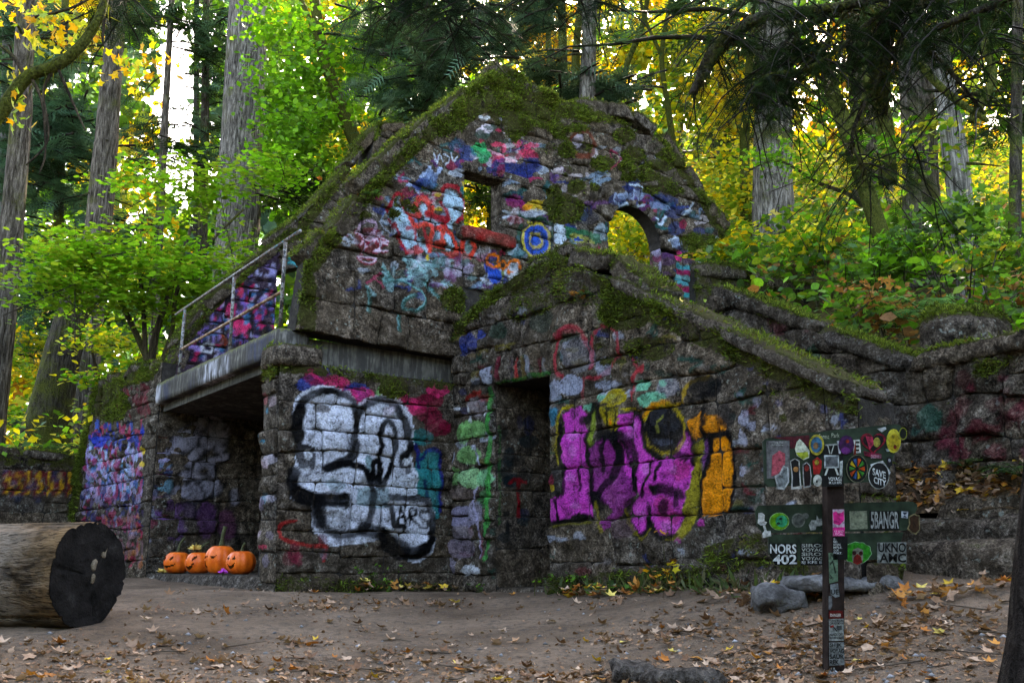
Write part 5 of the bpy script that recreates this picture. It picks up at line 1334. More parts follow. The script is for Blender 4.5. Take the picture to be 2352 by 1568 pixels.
def trunk_px(name, parent, path, Y, widths, mat, top=None, ridges=.05, seg=22, n=46, noise=.05, seed=0, root=True, dY=0.0):
    """trunk seen along a path of picture positions at depth Y (dY leans it away), down to the ground, up to height top"""
    Ys = np.linspace(Y, Y + dY, len(path))
    P = [at(u, v, y) for (u, v), y in zip(path, Ys)]; Rr = [w / 2 * y / FPX for w, y in zip(widths, Ys)]
    if top:
        d = P[-1] - P[-2]; d /= abs(d[2]) + 1e-6; d[:2] *= .35
        k = (top - P[-1][2]); P.append(P[-1] + d * k * .5); P.append(P[-1] + d * k * .5); Rr += [Rr[-1] * .75, Rr[-1] * .3]
    if root:
        g = ground_h(P[0][0], P[0][1]); g = float(g)
        if P[0][2] > g - .1:
            d = P[0] - P[1]; d = d / (abs(d[2]) + 1e-6); d[:2] = np.clip(d[:2], -.35, .35)
            q = P[0] + d * (P[0][2] - g + .15)
            mid = (P[0] * .35 + q * .65); P = [q, mid] + P; Rr = [Rr[0] * 1.35, Rr[0] * 1.08] + Rr
    z = np.arange(len(P)); S = spline(P, n); rr = np.interp(np.linspace(0, len(P) - 1, n), z, Rr)
    v, f = tube(S, rr, seg, noise, 1.5, ridges, seed)
    return mesh_obj(name, v, f, mat, parent), S, rr

def stubs(parent, S, rr, n, rng, lens=(.2, .8), mat=None, zr=None, name='branch'):
    """dead side branches of one trunk, one mesh"""
    for i in range(n):
        m = MB()
        k = rng.integers(3, len(S) - 3) if zr is None else int(np.clip(np.searchsorted(S[:, 2], rng.uniform(*zr)), 1, len(S) - 2))
        th = rng.uniform(0, 2 * math.pi); L = rng.uniform(*lens)
        d = np.array([math.cos(th), math.sin(th), rng.uniform(-.35, .35)])
        pts = spline([S[k], S[k] + d * L * .5 + rng.normal(0, .04, 3), S[k] + d * L + [0, 0, -.12 * L]], 6)
        v, f = tube(pts, np.linspace(min(.035, rr[k] * .3), .006, 6), 5); m.add(v, f)
        m.build(name, mat or M_DARKBARK, parent, True)

rg = np.random.default_rng(100)
# crown shared by the tall firs (above the picture): boughs in whorls, origin at the crown's foot
def fir_crown_mesh(seed, H=14., R=3.2, nb=110):
    r = np.random.default_rng(seed); bases, dirs, lens = [], [], []
    for i in range(nb):
        h = (i + r.uniform(0, 1)) / nb; th = i * 2.399 + r.normal(0, .3)
        bases.append(np.array([0, 0, h * H])); dirs.append(np.array([math.cos(th), math.sin(th), .12])); lens.append(R * (1.05 - h) ** .8 * r.uniform(.75, 1.15))
    o = boughs('crown', None, bases, dirs, lens, 14, .75, BLUEG + DARKG, r, .3, SPRAY)
    me = o.data; bpy.data.objects.remove(o); return me
CROWN_A, CROWN_B = fir_crown_mesh(1), fir_crown_mesh(2, 16, 3.8, 120)
def put_crown(tree, S, z, me, scale=1.0):
    k = int(np.clip(np.searchsorted(S[:, 2], z), 0, len(S) - 1))
    o = bpy.data.objects.new('crown', me); o.parent = tree; o.location = (S[k][0], S[k][1], z); o.scale = (scale, scale, scale); o.rotation_euler = (0, 0, float(rg.uniform(0, 6.2)))
    COL.objects.link(o); return o

# ------------------------------------------------------------------ tall conifers
FIRS = [  # label, path, Y, widths, crown height, material
    ('thick grey fir trunk standing straight up behind the balcony railing', [(540, 650), (552, 400), (573, 0)], 20, [104, 100, 94], 14, M_FIR2, 24, .07),
    ('grey fir trunk rising from the terrace wall, in front of the sunny slope', [(1776, 585), (1775, 400), (1778, 200), (1782, 0)], 17, [100, 90, 84, 80], 13, M_FIR2, 22, .08),
    ('slim brown conifer trunk with dead stubs, at the left picture edge', [(-6, 860), (20, 600), (48, 280), (66, 0)], 15, [56, 54, 48, 46], 15, M_FIR, 22, .05),
    ('brown conifer trunk between the edge conifer and the thin pole-like one', [(180, 1030), (212, 660), (238, 400), (262, 100), (272, -20)], 19, [72, 62, 58, 46, 44], 14, M_FIR, 24, .05),
    ('thin pole-like conifer trunk against the white sky gap', [(355, 720), (372, 400), (391, 60), (396, -20)], 25, [22, 19, 15, 14], 13, M_FIR, 20, .03),
    ('short visible grey trunk above the top of the gable', [(1349, 215), (1352, 100), (1352, -20)], 16.5, [40, 38, 36], 16, M_FIR2, 24, .05),
    ('grey trunk with a dark mossy hollow on the shaded slope', [(2115, 430), (2108, 280), (2095, 100), (2085, -20)], 13, [84, 78, 70, 66], 12, M_FIR, 20, .05),
]
for i, (lab, path, Y, wid, cz, mat, top, rid) in enumerate(FIRS):
    t_ = empty('fir_tree', lab, 'tree', 'tall conifers around the ruin')
    top += 8
    _, S, rr = trunk_px('trunk', t_, path, Y, wid, mat, top, ridges=rid, seg=40 if i < 2 else 22, n=90 if i < 2 else 50, seed=i)
    put_crown(t_, S, (19, 9.6, 20, 19, 18, 12.5, 13)[i], (CROWN_A, CROWN_B)[i % 2], (1, 1.2, 1, 1, 1, 1.35, 1.1)[i])  # unseen crowns, heights and scales set so that they shade the yard
    stubs(t_, S, rr, 14 if i in (2, 3, 4) else 5, rg, (.2, .9), zr=(2.5, 9) if i != 5 else (7, 12))
# added firs, trunks unseen or hidden, placed so their crowns shade the yard
for i, (x, y, cz, sc) in enumerate(((9.5, 13.5, 7, 1.25), (-9.5, 10, 8, 1.1), (7.4, 19, 13, 1.3))):
    t_ = empty('fir_tree', ('added conifer outside the picture to the right, its boughs shading the yard', 'added conifer outside the picture to the left, its boughs shading the yard', 'added conifer high on the slope, mostly hidden, its crown shading the yard')[i], 'tree', 'tall conifers around the ruin')
    g = float(ground_h(x, y))
    S = spline([(x, y, g - .2), (x + .1, y, g + 9), (x, y + .1, 24)], 30); rr = np.linspace(.38, .08, 30)
    v, f = tube(S, rr, 18, .05, 1.5, .06, i); mesh_obj('trunk', v, f, M_FIR, t_)
    put_crown(t_, S, cz, (CROWN_B, CROWN_A)[i % 2], sc)

# leaning dark trunk and broken snag
t_ = empty('leaning_tree', 'thick dark trunk leaning right, flared at its foot, above the garden wall', 'tree')
_, S, rr = trunk_px('trunk', t_, [(100, 1035), (112, 960), (140, 830), (175, 690), (205, 590)], 17.5, [118, 96, 80, 70, 60], M_DARKBARK, None, .06, 28, 50, seed=31)
stubs(t_, S, rr, 6, rg, (.2, .6))
t_ = empty('snag', 'bleached broken snag leaning on the dark slope, at the right', 'tree')
_, S, rr = trunk_px('trunk', t_, [(2212, 520), (2190, 330), (2165, 170), (2150, 60)], 12.2, [56, 54, 52, 40], M_SNAG, None, .10, 24, 50, seed=33)
stubs(t_, S, rr, 5, rg, (.3, 1.0))

def small_tree(name, lab, cat, paths, leaves, n, cols, leaf, seed, mat=M_MOSSBARK, shape=LEAF5, group=None, p=None, clump=(.30, .10), per=45, up=1.1):
    """broadleaf tree: curved stems (path, Y, widths) plus clumps of leaves"""
    t_ = empty(name, lab, 'tree', group); r = np.random.default_rng(seed)
    for k, (path, Y, wid) in enumerate(paths):
        trunk_px('trunk' if k == 0 else 'branch', t_, path, Y, wid, mat, None, .04, 14, 40, .10, seed + k, root=(k == 0))
    foliage('crown', t_, leaves, n, cols, leaf, r, shape, p=p, clump=clump, per=per, up=up)
    return t_

small_tree('maple_tree', 'green maple with a dark curved trunk, behind the left slope of the gable', 'tree', [([(835, 380), (805, 300), (770, 210), (742, 120), (728, 40), (720, -20)], 17, [34, 34, 32, 30, 26, 24]), ([(742, 120), (700, 20), (680, -30)], 17, [16, 12, 10])],
           [(700, 190, 17, 110, 190, 1.2), (830, 150, 18, 100, 130, 1.2), (670, 330, 16.5, 70, 90, 1.0), (910, 40, 19, 90, 80, 1.2), (760, 330, 17.5, 80, 60, .8), (650, 60, 18, 60, 90, 1)], 7500, BGREEN + GREEN[1:3], .115, 41)
small_tree('maple_tree', 'tall yellow maple with thin mossy stems, right of the gable top', 'tree', [([(1548, 345), (1535, 250), (1520, 130), (1540, 0)], 19, [16, 15, 12, 10]), ([(1430, 220), (1440, 150), (1475, 60), (1490, -20)], 19, [15, 14, 14, 12]), ([(1520, 130), (1480, 40), (1470, -20)], 19, [10, 8, 6]), ([(1548, 345), (1552, 420), (1530, 330)], 19, [8, 8, 4])],
           [(1460, 110, 22, 110, 150, 1.6), (1570, 150, 21, 90, 190, 1.6), (1640, 60, 22, 90, 90, 1.4), (1410, 40, 23, 70, 70, 1.2), (1600, 300, 22, 60, 60, 1.2)], 5200, YELLOW + YGREEN + YGREEN[2:] + BGREEN[2:3], .15, 42, clump=(.34, .12))
small_tree('maple_tree', 'mossy many-stemmed maple in deep shade, below the hanging boughs', 'tree', [([(1985, 420), (1950, 310), (1915, 220), (1892, 130)], 11.5, [40, 42, 38, 26]), ([(2040, 420), (2035, 300), (2015, 180), (2020, 0)], 11.5, [44, 42, 44, 40]), ([(1950, 310), (1990, 220), (1985, 100)], 11.5, [26, 22, 18]), ([(1985, 290), (2050, 340), (2085, 350)], 11.5, [16, 14, 8]), ([(2230, 280), (2280, 180), (2262, 90), (2300, 20)], 11, [16, 20, 18, 12]), ([(2060, 80), (2160, 200), (2270, 280)], 10.5, [20, 18, 12])],
           [(1890, 270, 13, 80, 60, .8), (2010, 380, 11.5, 80, 40, .6), (2270, 120, 13, 80, 110, .8), (2180, 320, 12, 60, 60, .6)], 1500, BGREEN + YGREEN, .10, 43)
small_tree('maple_tree', 'slim moss-covered stem left of the grey fir on the slope', 'tree', [([(1712, 430), (1710, 330), (1716, 240), (1722, 120)], 18, [26, 24, 22, 18])], [(1690, 270, 18, 60, 60, .8), (1650, 210, 19, 50, 60, .8)], 900, YELLOW, .13, 44)
small_tree('maple_tree', 'pair of thin mossy stems behind the gable top, left of the grey trunk', 'tree', [([(1322, 250), (1322, 150), (1330, 40), (1340, -20)], 22, [24, 22, 18, 16]), ([(1258, 210), (1262, 120), (1250, -10)], 23, [16, 14, 12])], [(1270, 110, 24, 70, 80, 1.2), (1400, 190, 24, 60, 50, 1.0)], 2200, YELLOW + GOLD, .15, 45)
# vine maples in front of the firs, leaves in level layers
VM = [(190, 580, 13.6, 100, 60, .8), (440, 430, 14.2, 180, 50, .9), (600, 390, 14.6, 90, 45, .6), (340, 620, 13.6, 200, 110, .9), (150, 650, 13, 110, 120, .7), (460, 700, 14.2, 150, 90, .8), (560, 580, 14.8, 70, 40, .6)]
small_tree('vine_maple', 'broad vine maple with layered yellow-green leaves, left of the balcony', 'tree', [([(345, 840), (360, 760), (400, 640), (440, 520)], 14, [20, 16, 12, 8]), ([(345, 840), (300, 740), (240, 620), (190, 560)], 14, [14, 12, 9, 6]), ([(360, 860), (395, 760), (410, 660), (480, 560), (560, 480)], 14, [12, 10, 9, 7, 5]), ([(335, 850), (330, 720), (320, 600), (330, 480)], 14, [12, 10, 8, 5])], VM, 10500, YGREEN[:1] + YGREEN[2:3] + BGREEN[1:3], .095, 46, M_TWIG, LEAF5, clump=(.27, .032), per=44, up=2.4)
small_tree('vine_maple', 'low bright vine maple behind the garden wall, around the dark leaning trunk', 'tree', [([(215, 1010), (230, 900), (210, 800)], 15.5, [10, 8, 5])], [(40, 830, 20, 90, 90, .8), (235, 900, 15.2, 45, 80, .6), (30, 960, 19.5, 80, 60, .6), (310, 800, 15, 70, 50, .6), (230, 760, 15.6, 60, 60, .6)], 3200, YGREEN + YELLOW[2:] + BGREEN, .10, 47, M_TWIG, LEAF5, clump=(.24, .06), per=36, up=1.8)
small_tree('vine_maple', 'yellow-green bush glowing behind the stone arch', 'tree', [([(1470, 700), (1480, 600), (1440, 520)], 19, [8, 7, 4])], [(1450, 590, 19, 80, 90, 1.0), (1440, 650, 18, 60, 30, .5), (1100, 480, 21, 60, 80, 1.0)], 2600, YGREEN + YELLOW, .13, 48, M_TWIG)
small_tree('vine_maple', 'low golden bush right of the arch pillar, beside the fir foot', 'tree', [([(1690, 640), (1680, 560)], 15.5, [8, 5])], [(1680, 570, 16, 55, 50, .6), (1700, 470, 18, 60, 60, .8), (1850, 560, 15, 50, 40, .6), (1670, 400, 19, 50, 70, .8)], 2600, YELLOW + YGREEN, .12, 49, M_TWIG)
small_tree('vine_maple', 'leafy branch hanging across the grey fir trunk on the slope', 'tree', [([(1980, 470), (1880, 420), (1790, 370), (1720, 390)], 13, [12, 9, 6, 3])], [(1790, 360, 13, 70, 30, .4), (1870, 410, 13, 70, 30, .4)], 520, BGREEN + YGREEN[:2], .10, 50, M_TWIG, MAPLE, clump=(.2, .05), per=26)

# conifer curtains: hemlock and cedar boughs on smaller trees
def bough_tree(name, lab, trunk, regs, size, cols, seed, npb=13, mat=M_DARKBARK, hang=.5, blen=(1.0, 1.8), dens=1.0):
    t_ = empty(name, lab, 'tree'); r = np.random.default_rng(seed)
    path, Y, wid = trunk
    _, S, rr = trunk_px('trunk', t_, path, Y, wid, mat, None, .04, 14, 36, seed=seed)
    b, d, l = [], [], []
    for (u, v, Yc, ru, rv, dY, nb) in regs:
        q = ell(r, u, v, Yc, ru, rv, dY, int(nb * dens))
        for c in q:
            th = r.uniform(0, 2 * math.pi); L = r.uniform(*blen); dd = np.array([math.cos(th), math.sin(th) * .6, .05]); dd /= np.linalg.norm(dd)
            b.append(c - dd * L * .5 + [0, 0, .2]); d.append(dd); l.append(L)
    boughs('crown', t_, b, d, l, npb, size, cols, r, .35, SPRAY, None, hang)
    return t_
bough_tree('hemlock_tree', 'blue-green hemlock filling the gap right of the edge conifer', ([(130, 900), (135, 500), (150, 0)], 23, [26, 24, 18]), [(100, 330, 22, 130, 250, 1.4, 120), (60, 100, 23, 110, 110, 1.2, 40), (100, 700, 21, 100, 140, 1.0, 44), (250, 560, 24, 80, 150, 1.0, 30)], .62, BLUEG, 61)
bough_tree('hemlock_tree', 'dark hemlock with drooping boughs between the pole-like trunk and the thick fir', ([(462, 700), (470, 300), (474, -20)], 26, [24, 20, 16]), [(470, 330, 26, 60, 200, 1.2, 34), (480, 80, 25, 70, 90, 1.2, 26), (330, 330, 27, 60, 160, 1.2, 22), (330, 40, 25, 70, 60, 1, 18)], .6, GREEN[:1] + DARKG + BLUEG, 62)
bough_tree('cedar_tree', 'blue-green cedar drooping behind the left side of the gable top', ([(990, 300), (985, 150), (980, -20)], 17, [36, 32, 30]), [(1010, 150, 15.5, 110, 100, 1.0, 40), (1150, 80, 16.5, 110, 70, 1.0, 26), (930, 220, 16, 70, 60, .8, 16), (880, 90, 16.5, 60, 80, .8, 12), (1240, 40, 17, 70, 50, .8, 10)], .5, BLUEG + [(.06, .10, .075), (.075, .13, .085)], 63, 15)
bough_tree('cedar_tree', 'pale blue-green cedar boughs behind the flat part of the gable', ([(1300, 400), (1296, 250), (1290, 0)], 18, [26, 24, 20]), [(1340, 235, 17, 80, 45, .8, 28), (1420, 215, 18, 50, 40, .6, 10), (1240, 180, 18, 50, 60, .6, 14)], .5, [(.05, .09, .06), (.04, .075, .05), (.03, .06, .04)], 64, 14)
bough_tree('hemlock_tree', 'grey-green hemlock in the haze of the sunny slope, left of the mossy stem', ([(1670, 420), (1672, 250), (1680, 60)], 24, [20, 18, 14]), [(1670, 290, 24, 70, 120, 1.2, 34), (1740, 180, 23, 70, 120, 1, 26)], .55, [(.07, .11, .06), (.05, .09, .05), (.09, .12, .05)], 65)
bough_tree('hemlock_tree', 'dark green hemlock seen through the window opening', ([(1120, 640), (1124, 480), (1128, 300)], 20, [14, 13, 12]), [(1110, 430, 19, 60, 70, .8, 18), (760, 420, 20, 60, 90, 1, 18), (690, 470, 20, 70, 60, .8, 18)], .5, GREEN + DARKG, 66)
bough_tree('hemlock_tree', 'slender dark hemlock on the slope, at the far right edge', ([(2330, 560), (2334, 300), (2338, -20)], 11, [30, 28, 24]), [(2260, 60, 12, 90, 80, .8, 20), (2320, 250, 12, 60, 120, .6, 14)], .42, DARKG + GREEN[:1], 67)

# ------------------------------------------------------------------ near boughs that hang into the picture
def limb(parent, pts, Y, w, seed, mat=M_DARKBARK, shag=0, shagcol=None, name='branch'):
    P = spline([at(u, v, y) for (u, v), y in zip(pts, Y if hasattr(Y, '__len__') else [Y] * len(pts))], 34)
    rr = np.interp(np.linspace(0, 1, 34), np.linspace(0, 1, len(w)), np.array(w) / 2 * 5.6 / FPX)
    v, f = tube(P, rr, 9, .22, 14, 0, seed); o = mesh_obj(name, v, f, mat, parent)
    if shag:
        r = np.random.default_rng(seed); i = r.integers(1, 33, shag)
        c = P[i] + r.normal(0, 1, (shag, 3)) * rr[i][:, None] * .8
        d = np.array([0, 0, -1.0]) + r.normal(0, .25, (shag, 3))
        B = Bag(); sh = (np.array([(-.05, 0, 0), (.05, 0, 0), (0, 1, 0)]), np.array([(0, 1, 2)]))
        B.add(*scatter(sh, c, frames(shag, r, .2, 1, d), r.uniform(.04, .13, shag), pick(shagcol or [(.03, .026, .012), (.045, .04, .016), (.02, .018, .008)], shag, r), r))
        B.build('moss', M_MOSS, parent)['kind'] = 'stuff'
    return P
NT_ = empty('yew_tree', 'near dark conifer: foot in the lower right corner, shaggy boughs hanging overhead', 'tree')
Sx = spline([at(2372, 1600, 4.3) + [0, 0, -.3], at(2396, 1400, 4.3), at(2412, 1150, 4.3), at(2435, 700, 4.35), at(2450, 200, 4.4), at(2440, -500, 4.5), at(2420, -1500, 4.6)], 60)
v, f = tube(Sx, np.interp(np.linspace(0, 1, 60), [0, .06, .14, .3, 1], [.30, .17, .125, .11, .07]), 24, .12, 3, .05, 71); mesh_obj('trunk', v, f, bark_material('yew_bark', (.006, .005, .004), (.016, .012, .010), (.035, .028, .022), 0.0), NT_)
LM = [([(2440, -160), (2200, -60), (1960, 10), (1750, 40), (1650, 110), (1590, 215)], [4.5, 5.0, 5.4, 5.6, 5.7, 5.7], [30, 26, 22, 26, 40, 20], 700),
      ([(2440, -250), (2230, -90), (2080, 0), (2030, 80), (2022, 180), (2030, 262)], [4.5, 5.1, 5.5, 5.7, 5.7, 5.7], [30, 30, 50, 60, 46, 20], 900),
      ([(2440, -60), (2260, 20), (2120, 90), (2180, 160), (2262, 262)], [4.5, 4.9, 5.3, 5.4, 5.4], [24, 20, 15, 12, 8], 200),
      ([(2100, -40), (1990, 60), (1870, 150), (1760, 175), (1712, 235)], [5.4] * 5, [16, 14, 10, 8, 4], 100),
      ([(1960, 0), (1880, 120), (1800, 190), (1730, 240)], [5.5] * 4, [12, 9, 7, 4], 60), ([(1835, 30), (1820, 130), (1800, 230)], [5.6] * 3, [8, 6, 3], 40), ([(2150, -40), (2060, 110), (1960, 300), (1990, 400)], [5.6] * 4, [20, 15, 10, 5], 120)]
tips = []
for k, (pts, Y, w, sh) in enumerate(LM): P = limb(NT_, pts, Y, w, 80 + k, shag=sh); tips.append(P)
r = np.random.default_rng(88); b, d, l = [], [], []
for P in tips:
    for q in P[6::3]:
        for _ in range(2):
            th = r.uniform(0, 6.28); b.append(q + r.normal(0, .02, 3)); d.append(np.array([math.cos(th), math.sin(th), -.25])); l.append(r.uniform(.18, .5))
for c in np.concatenate([ell(r, 1760, 30, 5.6, 190, 50, .5, 34), ell(r, 1960, 40, 5.7, 170, 70, .5, 46), ell(r, 2150, 30, 5.6, 140, 70, .5, 26), ell(r, 1880, 130, 5.8, 110, 40, .4, 10), ell(r, 2030, 350, 5.9, 90, 26, .2, 12), ell(r, 1780, 170, 5.8, 40, 60, .2, 8), ell(r, 2300, 90, 5.4, 80, 60, .3, 16)]):
    th = r.uniform(0, 6.28); b.append(c); d.append(np.array([math.cos(th), math.sin(th), -.2])); l.append(r.uniform(.25, .6))
boughs('crown', NT_, b, d, l, 11, .13, [(.012, .026, .010), (.018, .038, .012), (.008, .016, .007)], r, .7, FINESPRAY, None, 1.6, .008)
# bough tips at the top edge
TB = empty('cedar_bough_tree', 'near conifer above the picture, only dark bough tips showing at the top edge', 'tree')
r = np.random.default_rng(90); b, d, l = [], [], []
for reg in ((960, 0, 7.5, 90, 40, .4, 26), (1060, 30, 7.5, 60, 40, .4, 18), (870, 30, 7.5, 40, 30, .3, 9), (1360, 0, 7.5, 70, 40, .4, 16), (265, 10, 6.8, 50, 40, .3, 16), (1240, -20, 7.5, 60, 40, .4, 14)):
    for c in ell(r, *reg): th = r.uniform(0, 6.28); b.append(c + [0, 0, .1]); d.append(np.array([math.cos(th), math.sin(th), -.3])); l.append(r.uniform(.3, .6))
boughs('crown', TB, b, d, l, 10, .20, [(.010, .022, .012), (.016, .032, .018), (.007, .014, .008)], r, .5, FINESPRAY, None, .9)
v, f = tube(spline([at(600, -420, 7.6), at(1000, -160, 7.5), at(1420, -60, 7.5)], 20), np.linspace(.06, .02, 20), 8); mesh_obj('branch', v, f, M_DARKBARK, TB)
# mossy maple limb at the upper left
ML = empty('maple_tree', 'mossy maple limb with yellow leaves reaching in at the upper left corner', 'tree')
for k, (pts, w) in enumerate((([(-60, 330), (0, 262), (60, 180), (130, 150), (190, 100), (232, 30), (244, -30)], [40, 38, 34, 34, 30, 24, 20]), ([(60, 180), (30, 130), (-20, 90)], [14, 10, 6]), ([(130, 150), (100, 210), (110, 320), (60, 380)], [10, 8, 6, 4]), ([(70, 175), (98, 240), (104, 350), (90, 400)], [9, 8, 6, 3]), ([(130, 150), (160, 220), (196, 300)], [10, 8, 4]), ([(240, 40), (236, 90), (240, 110)], [9, 7, 3]), ([(80, 40), (160, 20), (220, -10)], [8, 8, 6]))):
    limb(ML, pts, 6.0, w, 200 + k, M_MOSSBARK if k == 0 else M_TWIG, 260 if k == 0 else 0, [(.05, .06, .008), (.08, .09, .012), (.03, .036, .006)], 'trunk' if k == 0 else 'branch')
foliage('crown', ML, [(60, 30, 6.2, 60, 40, .2), (100, 100, 6.2, 70, 40, .2), (240, 130, 6.4, 50, 40, .2), (330, 130, 6.6, 70, 30, .2), (20, 200, 6.0, 40, 60, .2), (380, 140, 6.8, 50, 20, .2), (60, 275, 6.0, 14, 14, .05), (140, 70, 6.2, 60, 60, .2)], 330, YELLOW + YGREEN[:2] + GOLD[:1], .085, np.random.default_rng(210), MAPLE, (.06, .05), 7, .6, 1.0, twigs=False)

# ------------------------------------------------------------------ undergrowth
def on_slope(rng, n, box, cond=None):
    x = rng.uniform(box[0], box[1], n); y = rng.uniform(box[2], box[3], n)
    k = ~in_poly(x, y, NEAR)
    if cond is not None: k &= cond(x, y)
    x, y = x[k], y[k]; return np.stack([x, y, ground_h(x, y)], 1)
def beyond(k):
    """places behind the retaining wall line, k metres in"""
    return lambda x, y: ((np.stack([x, y], -1) - PR.O) @ R2 > k)
def undergrowth(name, lab, pts, h, leaf, cols, seed, per=16, shape=LEAF5, spread=.22, stuff=True):
    r = np.random.default_rng(seed); n = len(pts); hh = r.uniform(*h, n)
    ctr = np.repeat(pts + np.stack([0 * hh, 0 * hh, hh], 1), per, 0); N = len(ctr)
    off = r.normal(0, 1, (N, 3)) * np.array([spread, spread, spread * .45])
    B = Bag(); ccol = np.repeat(pick(cols, n, r), per, 0)
    B.add(*scatter(shape, ctr + off, frames(N, r, 1.0, .5), leaf * r.uniform(.5, 1.3, N), np.where(r.uniform(0, 1, (N, 1)) < .6, ccol, pick(cols, N, r)), r))
    for p_, q in list(zip(pts, hh))[::3]: B.tube([p_, p_ + [r.normal(0, .08), r.normal(0, .08), q]], [.007, .003], (.04, .03, .015), 3)
    return tag(B.build(name, M_LEAF), lab, kind='stuff') if stuff else B
r = np.random.default_rng(300)
undergrowth('hillside_undergrowth', 'pale yellow-green leafy undergrowth covering the sunlit slope', on_slope(r, 5200, (1, 26, 15, 46), beyond(1.5)), (.05, .7), .17, YGREEN + YELLOW + GREEN + BROWN[2:] + [(.30, .26, .10), (.22, .24, .10)], 301, 14, LEAF2, .4)
undergrowth('hillside_undergrowth', 'green leafy brambles covering the shaded slope above the retaining wall', on_slope(r, 900, (2.2, 13, 7.2, 17), lambda x, y: beyond(.9)(x, y) & ~((np.hypot(x - 4.0, y - 7.6) < 1.2))), (.15, 1.0), .13, GREEN + GREEN + BGREEN + [(.05, .10, .04), (.06, .11, .05)] + YGREEN[:1] + BROWN[:1], 302, 16, LEAF5, .22)
undergrowth('forest_undergrowth', 'yellow and green leafy undergrowth on the flat behind the garden wall', on_slope(r, 1500, (-22, 3, 13.5, 34)), (.05, .8), .15, YGREEN + BGREEN + YELLOW + GREEN, 303, 14, LEAF2, .35)
SH = [('tall bramble with yellowed leaves above the mossy log end', (2280, 600, 9.4, 80, 60, .3), YGREEN + GREEN + GOLD[:1], 420), ('broad green bramble right of the moss-topped terrace wall', (2040, 600, 10.5, 120, 60, .5), GREEN + BGREEN + [(.06, .12, .06)], 800), ('dark green bramble below the bleached snag', (2180, 510, 10, 110, 60, .5), GREEN + [(.05, .10, .05)], 700), ('green bramble with rust-brown leaves behind the lower end of the terrace wall', (2010, 720, 9.6, 90, 60, .4), GREEN + BROWN, 500), ('yellow-tipped bramble just right of the grey fir foot', (1880, 560, 13, 90, 60, .5), YGREEN + YELLOW[:2] + BGREEN, 700), ('bramble at the picture edge, over the retaining wall coping', (2400, 660, 7.9, 40, 60, .2), GREEN + BROWN[:2] + YGREEN[:1], 260)]
for i, (lab, reg, cols, n) in enumerate(SH):
    t_ = empty('bramble', lab, 'shrub', 'brambles on the slope'); rr_ = np.random.default_rng(310 + i)
    foliage('foliage', t_, [reg], n, cols, .125, rr_, MAPLE, (.16, .05), 16, 1.0, .5)
    c0 = at(*reg[:3]); g0 = float(ground_h(c0[0], c0[1]))
    for k in range(6):
        a = np.array([c0[0] + rr_.normal(0, .15), c0[1] + rr_.normal(0, .1), g0 - .05]); b_ = ell(rr_, *reg, 1)[0]
        v, f = tube(spline([a, (a + b_) / 2 + rr_.normal(0, .08, 3), b_], 8), np.linspace(.012, .003, 8), 5); mesh_obj('stem', v, f, M_TWIG, t_)

# far wood: one mass of leaves and stems behind everything
r = np.random.default_rng(320); B = Bag()
n = 84000
u = np.where(r.uniform(0, 1, n) < .3, r.uniform(-150, 1000, n), r.uniform(-200, 2550, n)); vv = r.uniform(-260, 1150, n); Y = r.uniform(30, 52, n)
gap = np.exp(-(((u - 405) / 60) ** 2 + ((vv - 200) / 230) ** 2)) * 1.25 + np.exp(-(((u - 1400) / 40) ** 2 + ((vv - 80) / 60) ** 2)) * .7 + np.exp(-(((u - 860) / 40) ** 2 + ((vv - 60) / 60) ** 2)) * .5 + np.exp(-(((u - 420) / 90) ** 2 + ((vv - 420) / 60) ** 2)) * .9
cl = fbm(np.stack([u / 70, vv / 50, Y * .05], 1), 3, 12)
k = (r.uniform(0, 1, n) > gap) & (cl + r.normal(0, .25, n) > -.42)
u, vv, Y, cl = u[k], vv[k], Y[k], cl[k]; n = len(u)
P = np.array([at(a, b_, c) for a, b_, c in zip(u, vv, Y)])
warm = smooth(-.15, .25, fbm(np.stack([u / 160, vv / 120, 0 * u], 1), 2, 15) + .22 * smooth(1150, 1500, u) - .12)
col = np.where((r.uniform(0, 1, n) < warm)[:, None], pick(YELLOW + YGREEN + GOLD, n, r), pick(GREEN + BLUEG + BGREEN[:2], n, r))
B.add(*scatter(LEAF5, P, frames(n, r, .6, .8), r.uniform(.25, .62, n), col, r))
for i in range(15):
    uu = r.uniform(-50, 2400); Yt = r.uniform(28, 46); a = at(uu, 900, Yt); b_ = at(uu + r.normal(0, 15), -120, Yt)
    B.tube(spline([a, (a + b_) / 2, b_], 5), np.full(5, r.uniform(.08, .24)), (.05, .042, .036), 6)
tag(B.build('distant_forest', M_LEAF), 'mixed yellow and green wood far behind the ruin', kind='stuff')

# the wood goes on unseen around the viewer, added to shade the clearing
r = np.random.default_rng(330); B = Bag(); n = 4000
th = r.uniform(math.radians(125), math.radians(415), n); rad = r.uniform(13, 21, n); hz = r.uniform(-.5, 6.5, n)
P = np.stack([rad * np.cos(th), 3 + rad * np.sin(th), hz], 1)
k = (P[:, 1] < 11) & (fbm(P * .35, 2, 77) + r.normal(0, .2, n) > -.35) ; uu, vv_ = px_of(P); front = (P[:, 1] > 1) & (np.abs(uu - IMG_W / 2) < 1350)
P = P[k & ~front]; n = len(P)
B.add(*scatter(LEAF5, P, frames(n, r, .5, .8), r.uniform(.7, 1.5, n), pick(GREEN + BLUEG + YGREEN[:2], n, r), r))
for i in range(26):
    a = math.radians(r.uniform(140, 400)); q = np.array([17 * math.cos(a), 3 + 17 * math.sin(a), -1]); 
    if q[1] < 9: B.tube([q, q + [0, 0, 9], q + [.2, .2, 20]], [.4, .33, .2], (.08, .07, .06), 7)
tag(B.build('shading_forest', M_LEAF), 'unseen mixed wood added around the clearing to shade it', kind='stuff')
